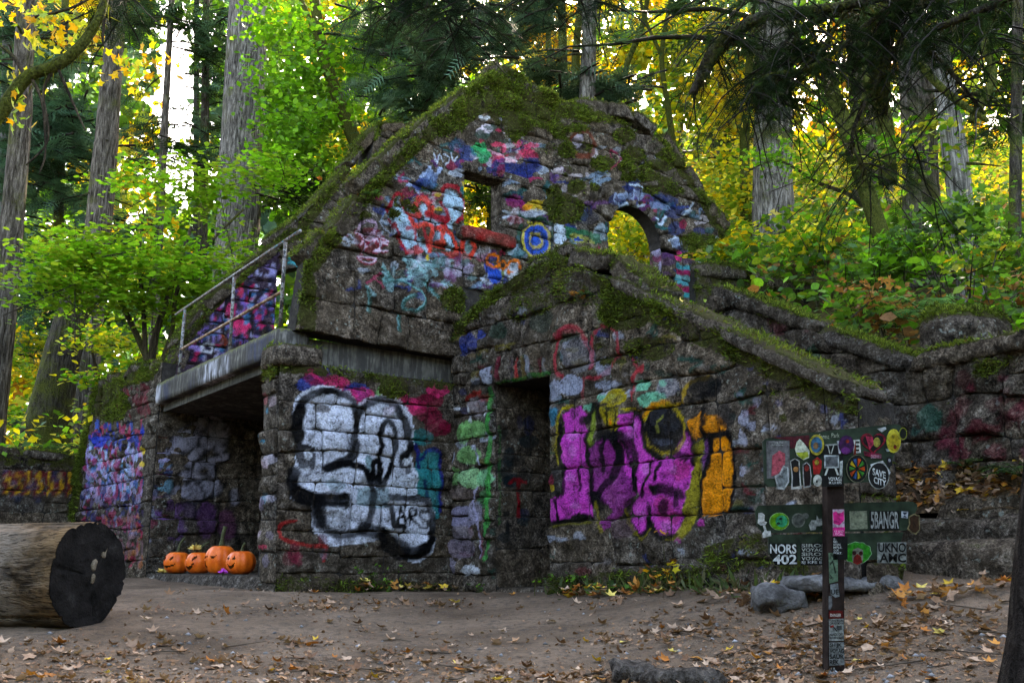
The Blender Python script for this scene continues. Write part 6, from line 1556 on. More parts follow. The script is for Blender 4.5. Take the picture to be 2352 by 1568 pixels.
# ------------------------------------------------------------------ log, pumpkins, rocks
def log_material():
    m, nt, out = new_mat('weathered_log'); t = NT(nt); P = objcoord(t)
    mp = t.n('ShaderNodeMapping'); mp.inputs['Scale'].default_value = (.12, 1, 1); t.l(P, mp.inputs[0])
    a = t.noise(mp.outputs[0], 22, 5, .65, .5); b = t.noise(P, 3.2, 4, .6); d = t.noise(mp.outputs[0], 70, 3)
    c = t.ramp(a, [(.34, (.006, .004, .003)), (.5, (.040, .027, .016)), (.68, (.115, .082, .054))])
    c = t.mix(t.ramp(b, [(.45, 0.0), (.6, .75)]), c, (.16, .095, .045))
    c = t.mix(t.ramp(t.noise(P, 1.6, 3), [(.5, 0.0), (.62, .5)]), c, (.15, .135, .12))
    c = t.mix(t.ramp(d, [(.36, .8), (.44, 0.0)]), c, (.012, .009, .007))
    t.bsdf(out, c, .85, .03, t.bump(t.math('ADD', a, t.math('MULTIPLY', d, .5)), 1.0, .06)); return m
def cut_material():
    m, nt, out = new_mat('log_end_grain'); t = NT(nt); P = objcoord(t)
    a = t.noise(P, 7, 5, .65); b = t.noise(P, 50, 3)
    c = t.ramp(a, [(.35, (.004, .0035, .003)), (.6, (.012, .010, .009)), (.75, (.024, .021, .018))])
    t.bsdf(out, c, .8, .03, t.bump(t.math('ADD', a, t.math('MULTIPLY', b, .4)), .7, .03)); return m
LOGc = at(203, 1322, 6.6); LN = np.array([.972, -.235, 0.0]); LR = .345
LOG = empty('log', 'large weathered log lying at the left picture edge, its dark cut end towards the house', 'log')
n_ = 60; side = np.array([-LN[1], LN[0], 0]); V = []; seg = 120
for i in range(n_):
    x = -4.2 * (1 - i / (n_ - 1)) ** 1.2
    for j in range(seg):
        th = 2 * math.pi * j / seg; d = side * math.cos(th) + np.array([0, 0, 1]) * math.sin(th)
        q = np.array([x * .5, math.cos(th) * 2.2, math.sin(th) * 2.2])
        r = LR * (1 + .075 * fbm(q * np.array([1.6, .7, .7]), 2, 5) + .007 * vnoise(q * np.array([.6, 9, 9]), 6) - .06 * max(0, vnoise(q * np.array([.9, 4, 4]), 8) - .1) - .05 * max(0, .12 - abs(vnoise(q * np.array([.35, 3.1, 3.1]), 18))) / .12 + .004 * vnoise(q * 7, 9))
        V.append(LOGc + LN * x + d * r + LN * (.03 * math.cos(th) if i == n_ - 1 else 0))
V = np.array(V); F = [(i * seg + j, (i + 1) * seg + j, (i + 1) * seg + (j + 1) % seg, i * seg + (j + 1) % seg) for i in range(n_ - 1) for j in range(seg)] + [tuple(range(seg))]
mesh_obj('bark', V, F, log_material(), LOG)
rim = V[-seg:]; ctr = rim.mean(0); EV = [ctr + LN * .004]; EF = []; rings = 10
for k in range(1, rings + 1):
    for j in range(seg):
        p_ = ctr + (rim[j] - ctr) * (k / rings * .995); EV.append(p_ + LN * (.004 + .012 * (fbm((p_ * 6)[None], 2, 3)[0] + .5 * math.sin(k * 2.3)) * (1 - (k / rings) ** 6)) - LN * .018 * max(math.exp(-((j / seg - a0_) / w_) ** 2) * (k / rings > b0_) for a0_, w_, b0_ in ((.13, .004, .2), (.47, .005, .1), (.8, .004, .45))) * (k / rings < .97))
for j in range(seg): EF.append((0, 1 + j, 1 + (j + 1) % seg))
for k in range(rings - 1):
    for j in range(seg): a = 1 + k * seg; EF.append((a + j, a + seg + j, a + seg + (j + 1) % seg, a + (j + 1) % seg))
mesh_obj('cut_end', EV, EF, cut_material(), LOG)
M_FUNG = simple_stone('bracket_fungus', [(.3, (.08, .06, .04)), (.55, (.17, .13, .09)), (.75, (.28, .23, .17))], 30)
def on_end(u, v):
    r_ = ray(u, v); t_ = np.dot(ctr - CAM, LN) / np.dot(r_, LN); return CAM + r_ * t_
for u_, v_, a_, b_ in ((240, 1268, 10, 14), (215, 1298, 5.5, 13), (211, 1329, 3.5, 11)):
    k_ = 6.6 / FPX; c_ = on_end(u_, v_)
    rough_block('fungus', c_ + LN * .002, LN * .014, np.array([.2, .95, 0]) * a_ * 1.5 * k_, (0, 0, b_ * k_), LOG, M_FUNG, .008, 0, .012, int(u_), collect=False, p=3)

def pumpkin_material():
    m, nt, out = new_mat('pumpkin_skin'); t = NT(nt); P = objcoord(t)
    a = t.noise(P, 12, 4); b = t.noise(P, 140, 2)
    c = t.ramp(a, [(.3, (.50, .062, .004)), (.6, (.68, .115, .008)), (.8, (.74, .17, .016))])
    c = t.mix(t.ramp(b, [(.62, 0.0), (.7, .4)]), c, (.8, .45, .15))
    t.bsdf(out, c, .42, .22, t.bump(b, .15, .004)); return m
M_PUMP = pumpkin_material(); M_PULP = simple_stone('pumpkin_flesh', [(.3, (.35, .16, .03)), (.5, (.5, .30, .10)), (.7, (.62, .45, .2))], 40)
M_PSTEM = simple_stone('pumpkin_stem', [(.3, (.03, .035, .015)), (.5, (.08, .085, .04)), (.7, (.16, .15, .08))], 60)
M_HOLE = simple_stone('pumpkin_hollow', [(.3, (.03, .010, .003)), (.6, (.07, .025, .006)), (.8, (.12, .05, .012))], 20)  # flesh coloured dark: the shade inside the pumpkin is in the colour
fdir = math.atan2(-R2[1], -R2[0])
def pumpkin(lab, u, vb, rpx, hfac, cuts, stem, seed, turn=0.0):
    pl = PE.shifted(-.20); sz_ = pl.uv(u, vb); Y = pl.depth(u, vb); R = rpx * Y / FPX
    c = pl.pt(sz_[0], zsill + R * hfac * .93)
    t_ = empty('pumpkin', lab, 'pumpkin', 'carved pumpkins on the sill', None); r = np.random.default_rng(seed)
    nl, nt_ = 40, 72; V = np.zeros((nl + 1, nt_, 3))
    for i in range(nl + 1):
        ph = math.pi * i / nl
        for j in range(nt_):
            th = 2 * math.pi * j / nt_
            rib = 1 - .055 * abs(math.cos(th * 5.5 + seed)) ** 3 * math.sin(ph)
            rr = R * math.sin(ph) ** .85 * rib * (1 + .02 * math.sin(3 * th + seed)); z = R * hfac * (math.cos(ph) - .16 * math.exp(-(math.sin(ph) / .35) ** 2) * np.sign(math.cos(ph)))
            V[i, j] = (rr * math.cos(th), rr * math.sin(th), z)
    F, n_cut = [], 0
    fa = fdir + turn
    for i in range(nl):
        for j in range(nt_):
            ph = math.pi * (i + .5) / nl; th = 2 * math.pi * (j + .5) / nt_
            a = ((th - fa + math.pi) % (2 * math.pi)) - math.pi; e = math.pi / 2 - ph
            if any(in_poly(np.array(a), np.array(e), np.array(k)) for k in cuts): n_cut += 1; continue
            F.append((i * nt_ + j, i * nt_ + (j + 1) % nt_, (i + 1) * nt_ + (j + 1) % nt_, (i + 1) * nt_ + j)[::-1])
    mesh_obj('skin', c + V.reshape(-1, 3), F, M_PUMP, t_)
    Fi = [(i * nt_ + j, i * nt_ + (j + 2) % nt_, (i + 2) * nt_ + (j + 2) % nt_, (i + 2) * nt_ + j)[::-1] for i in range(0, nl, 2) for j in range(0, nt_, 2)]
    mesh_obj('hollow', c + V.reshape(-1, 3) * .90, Fi, M_HOLE, t_)
    top = c + [0, 0, R * hfac * .84]
    P = spline([top, top + np.array([stem[1] * .3, 0, stem[0] * .6]), top + np.array([stem[1], 0, stem[0]])], 9)
    v, f = tube(P, np.interp(np.linspace(0, 1, 9), [0, .25, .85, 1], [.036, .020, .018, .026]) * stem[2], 10, .15, 30); mesh_obj('stem', v, f, M_PSTEM, t_)
    return c, R
eye = lambda x, y, w, h, sl=0: [(x - w, y - h * .3 - sl), (x - w * .3, y + h - sl * .3), (x + w * .6, y + h * .8 + sl * .6), (x + w, y + sl), (x + w * .2, y - h + sl * .2), (x - w * .6, y - h - sl * .6)]
tri = lambda x, y, w, h: [(x - w, y - h), (x + w, y - h), (x + w * .3, y + h)]
grin = lambda y, w, h: [(-w, y + h), (-w * .5, y + h * .1), (0, y - h * .2), (w * .5, y + h * .1), (w, y + h), (w * .7, y - h * .6), (0, y - h * 1.5), (-w * .7, y - h * .6)]
P_A = pumpkin('leftmost carved pumpkin, with slanted eyes and a wide grin, stem tilted back', 405, 1319, 30, .86, [eye(.45, .38, .20, .17, .1), eye(-.45, .38, .20, .17, -.1), grin(-.22, .85, .16)], (.17, .07, .7), 1, .35)
P_B = pumpkin('second carved pumpkin from the bay edge, with a yellow flower on its lid', 456, 1316, 31, .84, [eye(.5, .42, .22, .16, .12), eye(-.4, .42, .22, .16, -.1), grin(-.25, .5, .26)], (.12, .09, .5), 2, .35)
P_C = pumpkin('tallest carved pumpkin, with the longest stem, half-closed eyes', 505, 1312, 35, .98, [[(-.55, .22), (-.1, .22), (-.1, .14), (-.45, .08)], [(.2, .22), (.7, .30), (.5, .12), (.25, .10)], [(-.55, -.1), (-.3, -.05), (-.15, -.5), (-.3, -.62), (-.45, -.3)]], (.21, .03, 1.0), 3, .3)
P_D = pumpkin('carved pumpkin beside the front pier, with triangle eyes and a small mouth', 553, 1309, 33, .86, [tri(.25, .42, .15, .18), tri(-.35, .42, .15, .18), grin(-.2, .4, .2)], (.09, .03, .6), 4, .35)
M_PET = {k: flat_material('petals_' + k, c, .6, .2, .2, 60) for k, c in (('yellow', (.75, .55, .16)), ('violet', (.62, .10, .58)))}
def flower(lab, c, k, R, seed):
    t_ = empty('flower', lab, 'flower'); r = np.random.default_rng(seed); m = MB()
    for i in range(34):
        d = r.normal(0, 1, 3); d[2] = abs(d[2]) * .8 + .1; d /= np.linalg.norm(d); s_ = np.cross(d, r.normal(0, 1, 3)); s_ /= np.linalg.norm(s_)
        b_ = np.array(c); L = R * r.uniform(.7, 1.1)
        m.add([b_, b_ + d * L * .6 + s_ * R * .17, b_ + d * L + [0, 0, -.1 * R], b_ + d * L * .6 - s_ * R * .17], [(0, 1, 2, 3)])
    m.build('petals', M_PET[k], t_, False)
    v, f = tube([np.array(c) - [0, 0, R * .5], np.array(c)], [.008, .012], 6); mesh_obj('stalk', v, f, M_PSTEM, t_)
flower('pale yellow flower head on the lid of a pumpkin', P_B[0] + [-.05, -.03, P_B[1] * .95], 'yellow', .085, 1)
sill_pt = lambda u, k=-.10: PE.shifted(k).pt(PE.shifted(k).uv(u, 1315)[0], zsill + .02)
flower('drooping pale yellow flower in front of the leftmost pumpkin', sill_pt(374), 'yellow', .075, 2)
flower('violet flower head lying between two pumpkins on the sill', sill_pt(512, -.03), 'violet', .055, 3)

M_ROCK = simple_stone('grey_rock', [(.3, (.04, .036, .034)), (.52, (.095, .088, .084)), (.75, (.17, .16, .155))], 6, .8, .03)
M_ROOT = bark_material('root_bark', (.02, .016, .013), (.06, .05, .042), (.12, .10, .085), 0.0, .5)
def gz(x, y): return float(ground_h(x, y))
def rock(name, lab, u, v, Y, hx, hy, hz, seed, mat=None, rot=0, p=4, lump=.05, cat='rock', sink=.3):
    c = at(u, v, Y); c[2] = gz(c[0], c[1]) + hz * (1 - sink)
    ca, sa = math.cos(rot), math.sin(rot)
    o = rough_block(name, c, (hx * ca, hx * sa, 0), (-hy * sa, hy * ca, 0), (0, 0, hz), None, mat or M_ROCK, .035, 0, lump, seed, collect=False, p=p, cuts=7 if cat == 'rock' else 0)
    return tag(o, lab, cat)
rock('rock', 'rounded pale grey rock sunk in the dirt beside the flat slab', 1790, 1375, 6.4, .17, .14, .085, 401, lump=.05)
rock('rock', 'flat grey stone slab lying behind the sign post', 1925, 1345, 6.5, .36, .2, .045, 402, p=7, rot=.15, lump=.03, sink=.1)
rock('tree_root', 'gnarled dark root sticking out of the dirt at the bottom edge', 1450, 1562, 5.1, .11, .09, .06, 403, M_ROOT, .2, 3, .07, 'root')
rock('tree_root', 'low dark root running towards the bottom edge, right of the gnarled one', 1570, 1590, 4.98, .20, .05, .04, 404, M_ROOT, -.25, 3, .04, 'root')
t_ = empty('mossy_log', 'moss-topped dark log end lying on the slope above the retaining wall', 'log')
c = at(2255, 752, 7.9)
rough_block('log_body', c + [.06, .45, -.03], (.40, .08, 0), (.25, .7, .1), (0, 0, .25), t_, M_STONE, .05, 0, .05, 410, moss=.85, p=3.6)
flush_moss(t_, 9000, 11, (.02, .05), name='moss')
q3 = p1[:2] + R2 * .78; wR = (PR.O - q3) @ R2 + .05
z3 = (CAM + ray(2230, 1126) * q3[1])[2] - .03
def bank_z(a, b): return z3 - .02 + .34 * np.clip(b / wR, 0, 1) ** 1.2 + .06 * fbm(np.stack([a * 2, b * 2, 0 * a], -1), 2, 71) + .05 * np.clip(-a, 0, 1) - .5 * np.clip(.22 - b, 0, 1)
def bank_pt(a, b): q = q3 + E2 * a + R2 * b; return np.array([q[0], q[1], float(bank_z(np.array(a), np.array(b)))])
ga, gb = np.meshgrid(np.linspace(-1.7, 2.4, 56), np.linspace(.02, wR, 20)); gq = q3 + ga[..., None] * E2 + gb[..., None] * R2
idx = np.arange(ga.size).reshape(ga.shape); V = np.concatenate([gq, bank_z(ga, gb)[..., None]], -1).reshape(-1, 3)
F = np.stack([idx[:-1, :-1], idx[:-1, 1:], idx[1:, 1:], idx[1:, :-1]], -1).reshape(-1, 4)
tag(mesh_obj('soil_bank', V, F, simple_stone('leafy_soil', [(.3, (.02, .013, .008)), (.5, (.07, .045, .026)), (.7, (.17, .10, .05))], 22, 1.0, .04)), 'bank of soil and leaves above the lower steps', kind='structure')

# ------------------------------------------------------------------ ferns, grass, weeds
def fern(lab, c, L, n, seed, cols=None, up=.8):
    t_ = empty('fern', lab, 'fern', None); r = np.random.default_rng(seed)
    sh = (np.array([(-.10, 0, 0), (.10, .12, 0), (0, 1, -.12)]), np.array([(0, 1, 2)]))
    for i in range(n):
        th = 2 * math.pi * i / n + r.normal(0, .25); l = L * r.uniform(.7, 1.15); d = np.array([math.cos(th), math.sin(th), 0])
        t = np.linspace(0, 1, 18); P = np.array(c) + d * (l * t * .85)[:, None]; P[:, 2] += l * (up * r.uniform(.7, 1.1) * t - .75 * t * t)
        B = Bag(); B.tube(P[::3], np.linspace(.005, .001, 6), (.04, .05, .015), 4)
        s_ = np.cross(d, [0, 0, 1.]); k = np.arange(2, 18)
        for sg in (-1, 1):
            w = .24 * l * np.sin(np.pi * (t[k] * .88 + .1)) ** .8
            dr = np.tile(s_ * sg + d * .35, (len(k), 1)); B.add(*scatter(sh, P[k], frames(len(k), r, 1.6, .12, dr), w, pick(cols or [(.04, .11, .025), (.06, .15, .03), (.03, .08, .03)], len(k), r), r))
        B.build('frond', M_LEAF, t_)
fb = lambda u, v, Y: at(u, v, Y)
fern('green fern growing above the lower steps, nearest the sign', bank_pt(-.1, wR * .55), .5, 13, 501)
fern('green fern above the lower steps, second from the sign', bank_pt(.3, wR * .5), .46, 11, 502)
fern('small dark fern against the retaining wall above the steps', bank_pt(-.55, wR * .8), .28, 9, 503)
fern('pale green fern on the slope beside the mossy log end', fb(2120, 720, 8.8), .5, 12, 504, [(.07, .16, .06), (.10, .2, .07), (.05, .12, .05)])
fern('tiny fern in the moss above the door, on the stair parapet', PD.pt(*PD.uv(1355, 680), .06), .13, 8, 505)
fern('tiny fern in the moss of the left gable slope', P1.pt(*P1.uv(850, 455), .08), .14, 8, 506)
fern('fern at the foot of the dark leaning trunk', fb(120, 1035, 15.5), .5, 12, 507)
def grass(name, lab, pts, n, L, seed, cols):
    r = np.random.default_rng(seed); pts = np.array(pts); i = r.integers(0, len(pts) - 1, n); t = r.uniform(0, 1, (n, 1))
    c = pts[i] * (1 - t) + pts[i + 1] * t + r.normal(0, .05, (n, 3)); c[:, 2] = ground_h(c[:, 0], c[:, 1]) - .01
    c[:, :2] += -R2 * np.abs(r.normal(.07, .05, (n, 1)))
    c[:, 2] = ground_h(c[:, 0], c[:, 1]) - .01
    sh = (np.array([(-.03, 0, 0), (.03, 0, 0), (.02, .6, 0), (0, 1, -.25)]), np.array([(0, 1, 2), (0, 2, 3)]))
    B = Bag(); d = r.normal(0, .45, (n, 3)); d[:, 2] = 1
    B.add(*scatter(sh, c, frames(n, r, .1, 1, d), r.uniform(*L, n), pick(cols, n, r), r))
    return tag(B.build(name, M_LEAF), lab, kind='stuff')
base = [PD.pt(PD.uv(u, 1340)[0], 0) for u in (1275, 1400, 1550, 1720, 1880)]
grass('grass', 'thin grass along the foot of the painted door wall', base, 420, (.06, .20), 520, [(.045, .07, .02), (.06, .085, .025), (.09, .10, .04), (.10, .09, .04)])
def weed(lab, c, n, h, leaf, cols, seed, spread=.1, shape=MAPLE, ground=True):
    t_ = empty('weed', lab, 'plant'); r = np.random.default_rng(seed); B = Bag()
    for k in range(n):
        p_ = np.array(c) + np.array([r.normal(0, spread), r.normal(0, spread * .6), r.uniform(.02, h)]); b_ = np.array(c) + [r.normal(0, spread * .4), 0, 0]; b_[2] = gz(b_[0], b_[1]) - .02 if ground else c[2] - .02
        B.tube([b_, (b_ + p_) / 2 + [0, 0, .03], p_], [.004, .003, .002], (.05, .05, .02), 4)
        B.add(*scatter(shape, p_ + r.normal(0, .02, (3, 3)), frames(3, r, .8, .5), leaf * r.uniform(.6, 1.2, 3), pick(cols, 3, r), r))
    B.build('foliage', M_LEAF, t_)
def wallfoot(pl, u, k): s_ = pl.uv(u, 1345)[0]; q = pl.pt(s_, 0, k); q[2] = gz(q[0], q[1]); return q
weed('low leafy green weed at the foot of the silver-painted wall', wallfoot(P1, 845, .10), 26, .22, .05, GREEN + BGREEN[:2], 531, .11)
weed('small weed at the corner below the green-painted jamb', wallfoot(PD, 1118, .10), 8, .08, .045, GREEN, 532, .06)
weed('leaning stalk with withered yellow leaves against the pink mural', wallfoot(PD, 1560, .12), 9, .42, .09, GOLD + YELLOW[:2] + BROWN, 533, .07)
weed('leafy weed in the grass right of the doorway', wallfoot(PD, 1330, .12), 16, .18, .05, GREEN + BGREEN, 534, .12)
weed('leafy weed halfway along the mural wall', wallfoot(PD, 1460, .12), 14, .14, .055, GREEN + [(.12, .15, .08)], 535, .12)
weed('withered brown and orange leaves standing at the foot of the mossy wall end', wallfoot(PD, 1860, .15), 10, .2, .10, BROWN + GOLD, 536, .14)
weed('rust-orange leaves caught on the mossy parapet above the door', PD.pt(*PD.uv(1345, 690), .10), 3, .05, .09, GOLD[1:2] + BROWN, 537, .04, ground=False)

# ------------------------------------------------------------------ fallen leaves
def leaf_variant(seed, col):
    r = np.random.default_rng(seed); v, f = _maple(0, 5)
    v = v * np.array([1, 1, 1]); n = len(v)
    # fold and curl
    rad = np.hypot(v[:, 0], v[:, 1]); cu = r.uniform(-.3, .45); v[:, 2] = cu * rad ** 2 + r.normal(0, .035, n) + .3 * r.uniform(0, 1) * np.abs(v[:, 0]) * (rad > .1)
    v[:, :2] *= r.uniform(.66, 1.15, (n, 1)); v[:, 0] *= r.uniform(.7, 1.0)
    me = bpy.data.meshes.new('fallen_leaf'); me.from_pydata((v - [0, 0, v[:, 2].min() - .02]).tolist(), [], f.tolist())
    # stalk
    a = me.color_attributes.new('col', 'FLOAT_COLOR', 'POINT'); a.data.foreach_set('color', np.tile(np.append(col, 1.0), n).astype(np.float32)); me.materials.append(M_DRYLEAF); me.update(); return me
LC = dict(tan=[(.25, .155, .10), (.33, .22, .15), (.18, .10, .06)], brown=[(.16, .085, .045), (.22, .12, .065), (.11, .055, .03)], yellow=[(.46, .28, .03), (.52, .38, .09)], rust=[(.28, .095, .02), (.34, .14, .03)])
LLAB = dict(tan='pale tan fallen maple leaf lying on the dirt yard', brown='dark brown curled maple leaf lying on the dirt yard', yellow='bright yellow fallen maple leaf lying on the dirt yard', rust='rust-orange fallen maple leaf lying on the dirt yard')
LV = {k: [leaf_variant(600 + i * 7 + j, c) for j, c in enumerate(cs) for i in range(3)] for k, cs in LC.items()}
r = np.random.default_rng(610)
def yard_points(n):
    out = []
    while len(out) < n:
        u, v = r.uniform(-60, 2420), 1345 + 300 * r.uniform(0, 1) ** 1.1
        # march to the ground
        d = ray(u, v); Y = np.linspace(3.6, 11.5, 90); q = CAM + d * Y[:, None]; h = near_h(q[:, 0], q[:, 1]); k = np.where(q[:, 2] < h)[0]
        if not len(k): continue
        p_ = q[k[0]]
        if not in_poly(np.array(p_[0]), np.array(p_[1]), NEAR): continue
        f_ = fbm(np.array([[p_[0] * .9, p_[1] * 1.6, 0]]), 2, 44)[0] + .25 * float(smooth(1500, 2000, u)) + .40 * float(smooth(1440, 1560, v)) - .25 * float(smooth(1380, 1340, v))
        if r.uniform(-.35, .9) > f_ + .12: continue
        rel = p_[:2] - C2; s_, t_2 = rel @ R2, rel @ E2          # keep out of the walls
        if t_2 < .12 and s_ > -.1: continue
        rel = p_[:2] - S2
        if rel @ R2 > -.12 and -1 < rel @ E2 < S_E + .1: continue
        if (p_[:2] - p1[:2]) @ R2 > -.06 and u > 1990: continue
        if np.hypot(*(p_[:2] - LOGc[:2] - LN[:2] * min(0, (p_[:2] - LOGc[:2]) @ LN[:2]))) < .38: continue
        out.append(p_)
    return np.array(out)
YP = yard_points(1150)
cl_ = YP[r.integers(0, len(YP), 46)]; ci = r.integers(0, 46, 620); mv_ = cl_[ci] + r.normal(0, 1, (620, 3)) * np.array([.30, .17, 0]) * r.uniform(.5, 1.4, (46, 1))[ci]
ok_ = (mv_[:, 1] < 8.2) & ((mv_[:, :2] - S2) @ R2 < -.15) & (np.hypot(mv_[:, 0] - LOGc[0], mv_[:, 1] - LOGc[1]) > .5) & ~((mv_[:, 0] < LOGc[0] + .3) & (np.abs(mv_[:, 1] - LOGc[1]) < .55)); YP[:620][ok_] = mv_[ok_]
extra = []
for a, b_, n in ((wallfoot(P1, 880, .12), wallfoot(P1, 1020, .14), 34), (wallfoot(PD, 1340, .22), wallfoot(PD, 1620, .22), 60), (wallfoot(PD, 1700, .25), wallfoot(PD, 1930, .25), 40), (at(2060, 1370, 6.1), at(2340, 1355, 5.9), 70), (wallfoot(P1, 800, .15), wallfoot(P1, 850, .12), 10)):
    t = r.uniform(0, 1, (n, 1)); q = a * (1 - t) + b_ * t + r.normal(0, .06, (n, 3)); extra.append(q)
EX = np.concatenate(extra); EX[:, 2] = ground_h(EX[:, 0], EX[:, 1]) + .01 + np.abs(r.normal(0, .03, len(EX)))
YP[:, 2] = ground_h(YP[:, 0], YP[:, 1]) + .004
ALLP = np.concatenate([YP, EX]); kinds = np.where(r.uniform(0, 1, len(ALLP)) < .46, 'tan', np.where(r.uniform(0, 1, len(ALLP)) < .80, 'brown', np.where(r.uniform(0, 1, len(ALLP)) < .22, 'yellow', 'rust'))).astype(object)
kinds[len(YP):] = r.choice(['tan', 'rust', 'brown', 'yellow'], len(EX), p=[.35, .35, .15, .15])
size = r.uniform(.045, .14, len(ALLP)) * np.where(kinds == 'brown', .85, 1)
show = size / ALLP[:, 1]
order = np.argsort(-show); big = order[:290]; rest = order[290:]
for i in big:
    k = kinds[i]; me = LV[k][r.integers(len(LV[k]))]
    o = bpy.data.objects.new('fallen_leaf', me); COL.objects.link(o)
    o.location = ALLP[i]; s_ = float(size[i]); o.scale = (s_, s_, s_ * float(r.uniform(.5, 1.1))); o.rotation_euler = (float(r.normal(0, .16)), float(r.normal(0, .16)), float(r.uniform(0, 6.28)))
    if i >= len(YP): o.rotation_euler = (float(r.normal(0, .6)), float(r.normal(0, .6)), float(r.uniform(0, 6.28)))
    uu, vv_ = px_of(ALLP[i]); wh = 'along the foot of the walls' if i >= len(YP) else 'beside the cut end of the log' if uu < 420 else 'around the foot of the sign post' if uu > 1760 else 'close to the bottom edge' if vv_ > 1500 else 'in front of the silver wall' if uu < 1050 and vv_ < 1430 else 'in front of the doorway and mural' if vv_ < 1430 else 'in the middle of the yard'
    tag(o, LLAB[k].replace('lying on the dirt yard', 'on the dirt ' + wh), 'leaf', k + ' leaves ' + wh)
B = Bag()
for k in LC:
    j = np.array([i for i in rest if kinds[i] == k])
    if len(j): B.add(*scatter(_maple(1.1), ALLP[j] + [0, 0, .006], frames(len(j), r, 1, .3), size[j], pick(LC[k], len(j), r), r))
n = 9000                                                   # crumbs and torn pieces
q = YP[r.integers(0, len(YP), n)] + r.normal(0, .17, (n, 3)) * [1, 1, 0]; q[:, 2] = ground_h(q[:, 0], q[:, 1]) + .006
rel = q[:, :2] - S2; keep = ~((rel @ R2 > -.05)) | ((q[:, :2] - C2) @ E2 > 2.2) & ((rel @ R2 < -.05) | (q[:, 1] < 5.6)); keep &= ~(((q[:, :2] - C2) @ E2 < .08) & ((q[:, :2] - C2) @ R2 > -.05))
q = q[keep]; n = len(q)
B.add(*scatter(LEAF5, q, frames(n, r, 1, .5), r.uniform(.008, .032, n), pick(LC['brown'] * 4 + LC['tan'], n, r), r))
tag(B.build('leaf_litter', M_DRYLEAF), 'small crumbled brown and tan leaves scattered over the dirt yard', kind='stuff')
# pebbles and twigs
B = Bag(); n = 420
q = YP[r.integers(0, len(YP), n)] + r.normal(0, .5, (n, 3)) * [1, 1, 0]; k = (q[:, 1] < 7.6) | (np.abs(r.normal(0, 1, n)) > 5); q = q[k]; n = len(q); q[:, 2] = ground_h(q[:, 0], q[:, 1])
peb = (np.array([(1, 0, 0), (.3, .9, 0), (-.8, .6, 0), (-.8, -.6, 0), (.3, -.9, 0), (.1, 0, .7), (0, 0, -.5)]), np.array([(0, 1, 5), (1, 2, 5), (2, 3, 5), (3, 4, 5), (4, 0, 5), (1, 0, 6), (2, 1, 6), (3, 2, 6), (4, 3, 6), (0, 4, 6)]))
B.add(*scatter(peb, q, frames(n, r, 1, .2), r.uniform(.006, .024, n) ** 1.0, pick([(.14, .13, .125), (.20, .19, .19), (.10, .09, .085)], n, r), r))
for i in range(70):
    a = YP[r.integers(0, len(YP))]; 
    if a[1] > 7.4: continue
    th = r.uniform(0, 6.28); L_ = r.uniform(.08, .38); b_ = a + np.array([math.cos(th), math.sin(th), 0]) * L_; m_ = (a + b_) / 2 + np.append(r.normal(0, .03, 2), 0)
    P = np.array([a, m_, b_]); P[:, 2] = ground_h(P[:, 0], P[:, 1]) + .012; B.tube(P, [.005, .004, .002], (.07, .05, .035), 5)
tag(B.build('pebbles', M_DRYLEAF), 'small pebbles and thin twigs scattered on the dirt yard', kind='stuff')
# leaves resting on masonry and on the bank
spots = [('orange maple leaf pair on the coping of the second stair parapet', PR, (1762, 692), .11, 'rust'), ('orange leaf on the lower coping of the second stair parapet', PR, (1908, 762), .08, 'rust'), ('pale leaf lying on the mossy parapet above the mural', PD, (1520, 676), .09, 'tan'), ('yellow leaf standing on the stair parapet coping', PD, (1558, 706), .09, 'yellow'), ('orange leaf lodged on the left gable slope', P1, (822, 462), .10, 'rust'), ('pale leaf lodged on the left gable slope, above the red letters', P1, (858, 452), .07, 'tan'), ('orange leaf on the coping of the far gable wall', P2, (735, 418), .14, 'rust')]
for lab, pl_, uv_, s_, k in spots:
    me = LV[k][r.integers(len(LV[k]))]; o = bpy.data.objects.new('fallen_leaf', me); COL.objects.link(o)
    o.location = pl_.pt(*(pl_.uv(*uv_) + [0, .06]), -.03); o.scale = (s_, s_, s_); o.rotation_euler = (float(r.normal(.5, .3)), float(r.normal(0, .3)), float(r.uniform(0, 6.28))); tag(o, lab, 'leaf')
def on_bank(u, v):
    d = ray(u, v)
    for Y in np.linspace(5.6, 9.0, 120):
        p_ = CAM + d * Y; a_, b_ = (p_[:2] - q3) @ E2, (p_[:2] - q3) @ R2
        if -1.7 < a_ < 2.4 and .02 < b_ < wR and p_[2] < float(bank_z(np.array(a_), np.array(b_))): return p_ + [0, 0, .02]
BL = [q for q in (on_bank(u, v) for u, v in zip(r.uniform(2030, 2250, 150), r.uniform(1040, 1185, 150))) if q is not None][:80]
Bk = Bag(); qk = np.array([bank_pt(a_, b_) for a_, b_ in zip(r.uniform(-1.6, 2.2, 1400), r.uniform(.05, wR - .05, 1400))]) + [0, 0, .012]
Bk.add(*scatter(LEAF5, qk, frames(1400, r, 1, .5), r.uniform(.03, .09, 1400), pick(LC['tan'] + LC['brown'] + LC['yellow'][:1] + LC['rust'], 1400, r), r)); tag(Bk.build('bank_litter', M_DRYLEAF), 'mixed fallen leaves covering the bank above the lower steps', kind='stuff')
for i, c in enumerate(BL):
    k = 'yellow' if i % 3 == 0 else 'tan'; o = bpy.data.objects.new('fallen_leaf', LV[k][r.integers(len(LV[k]))]); COL.objects.link(o); o.location = c; s_ = float(r.uniform(.08, .15)); o.scale = (s_, s_, s_); o.rotation_euler = (float(r.normal(.4, .4)), float(r.normal(0, .4)), float(r.uniform(0, 6.28)))
    tag(o, k.replace('tan', 'pale tan') + ' leaf in the pile on the bank above the lower steps', 'leaf', k + ' leaves piled on the bank')

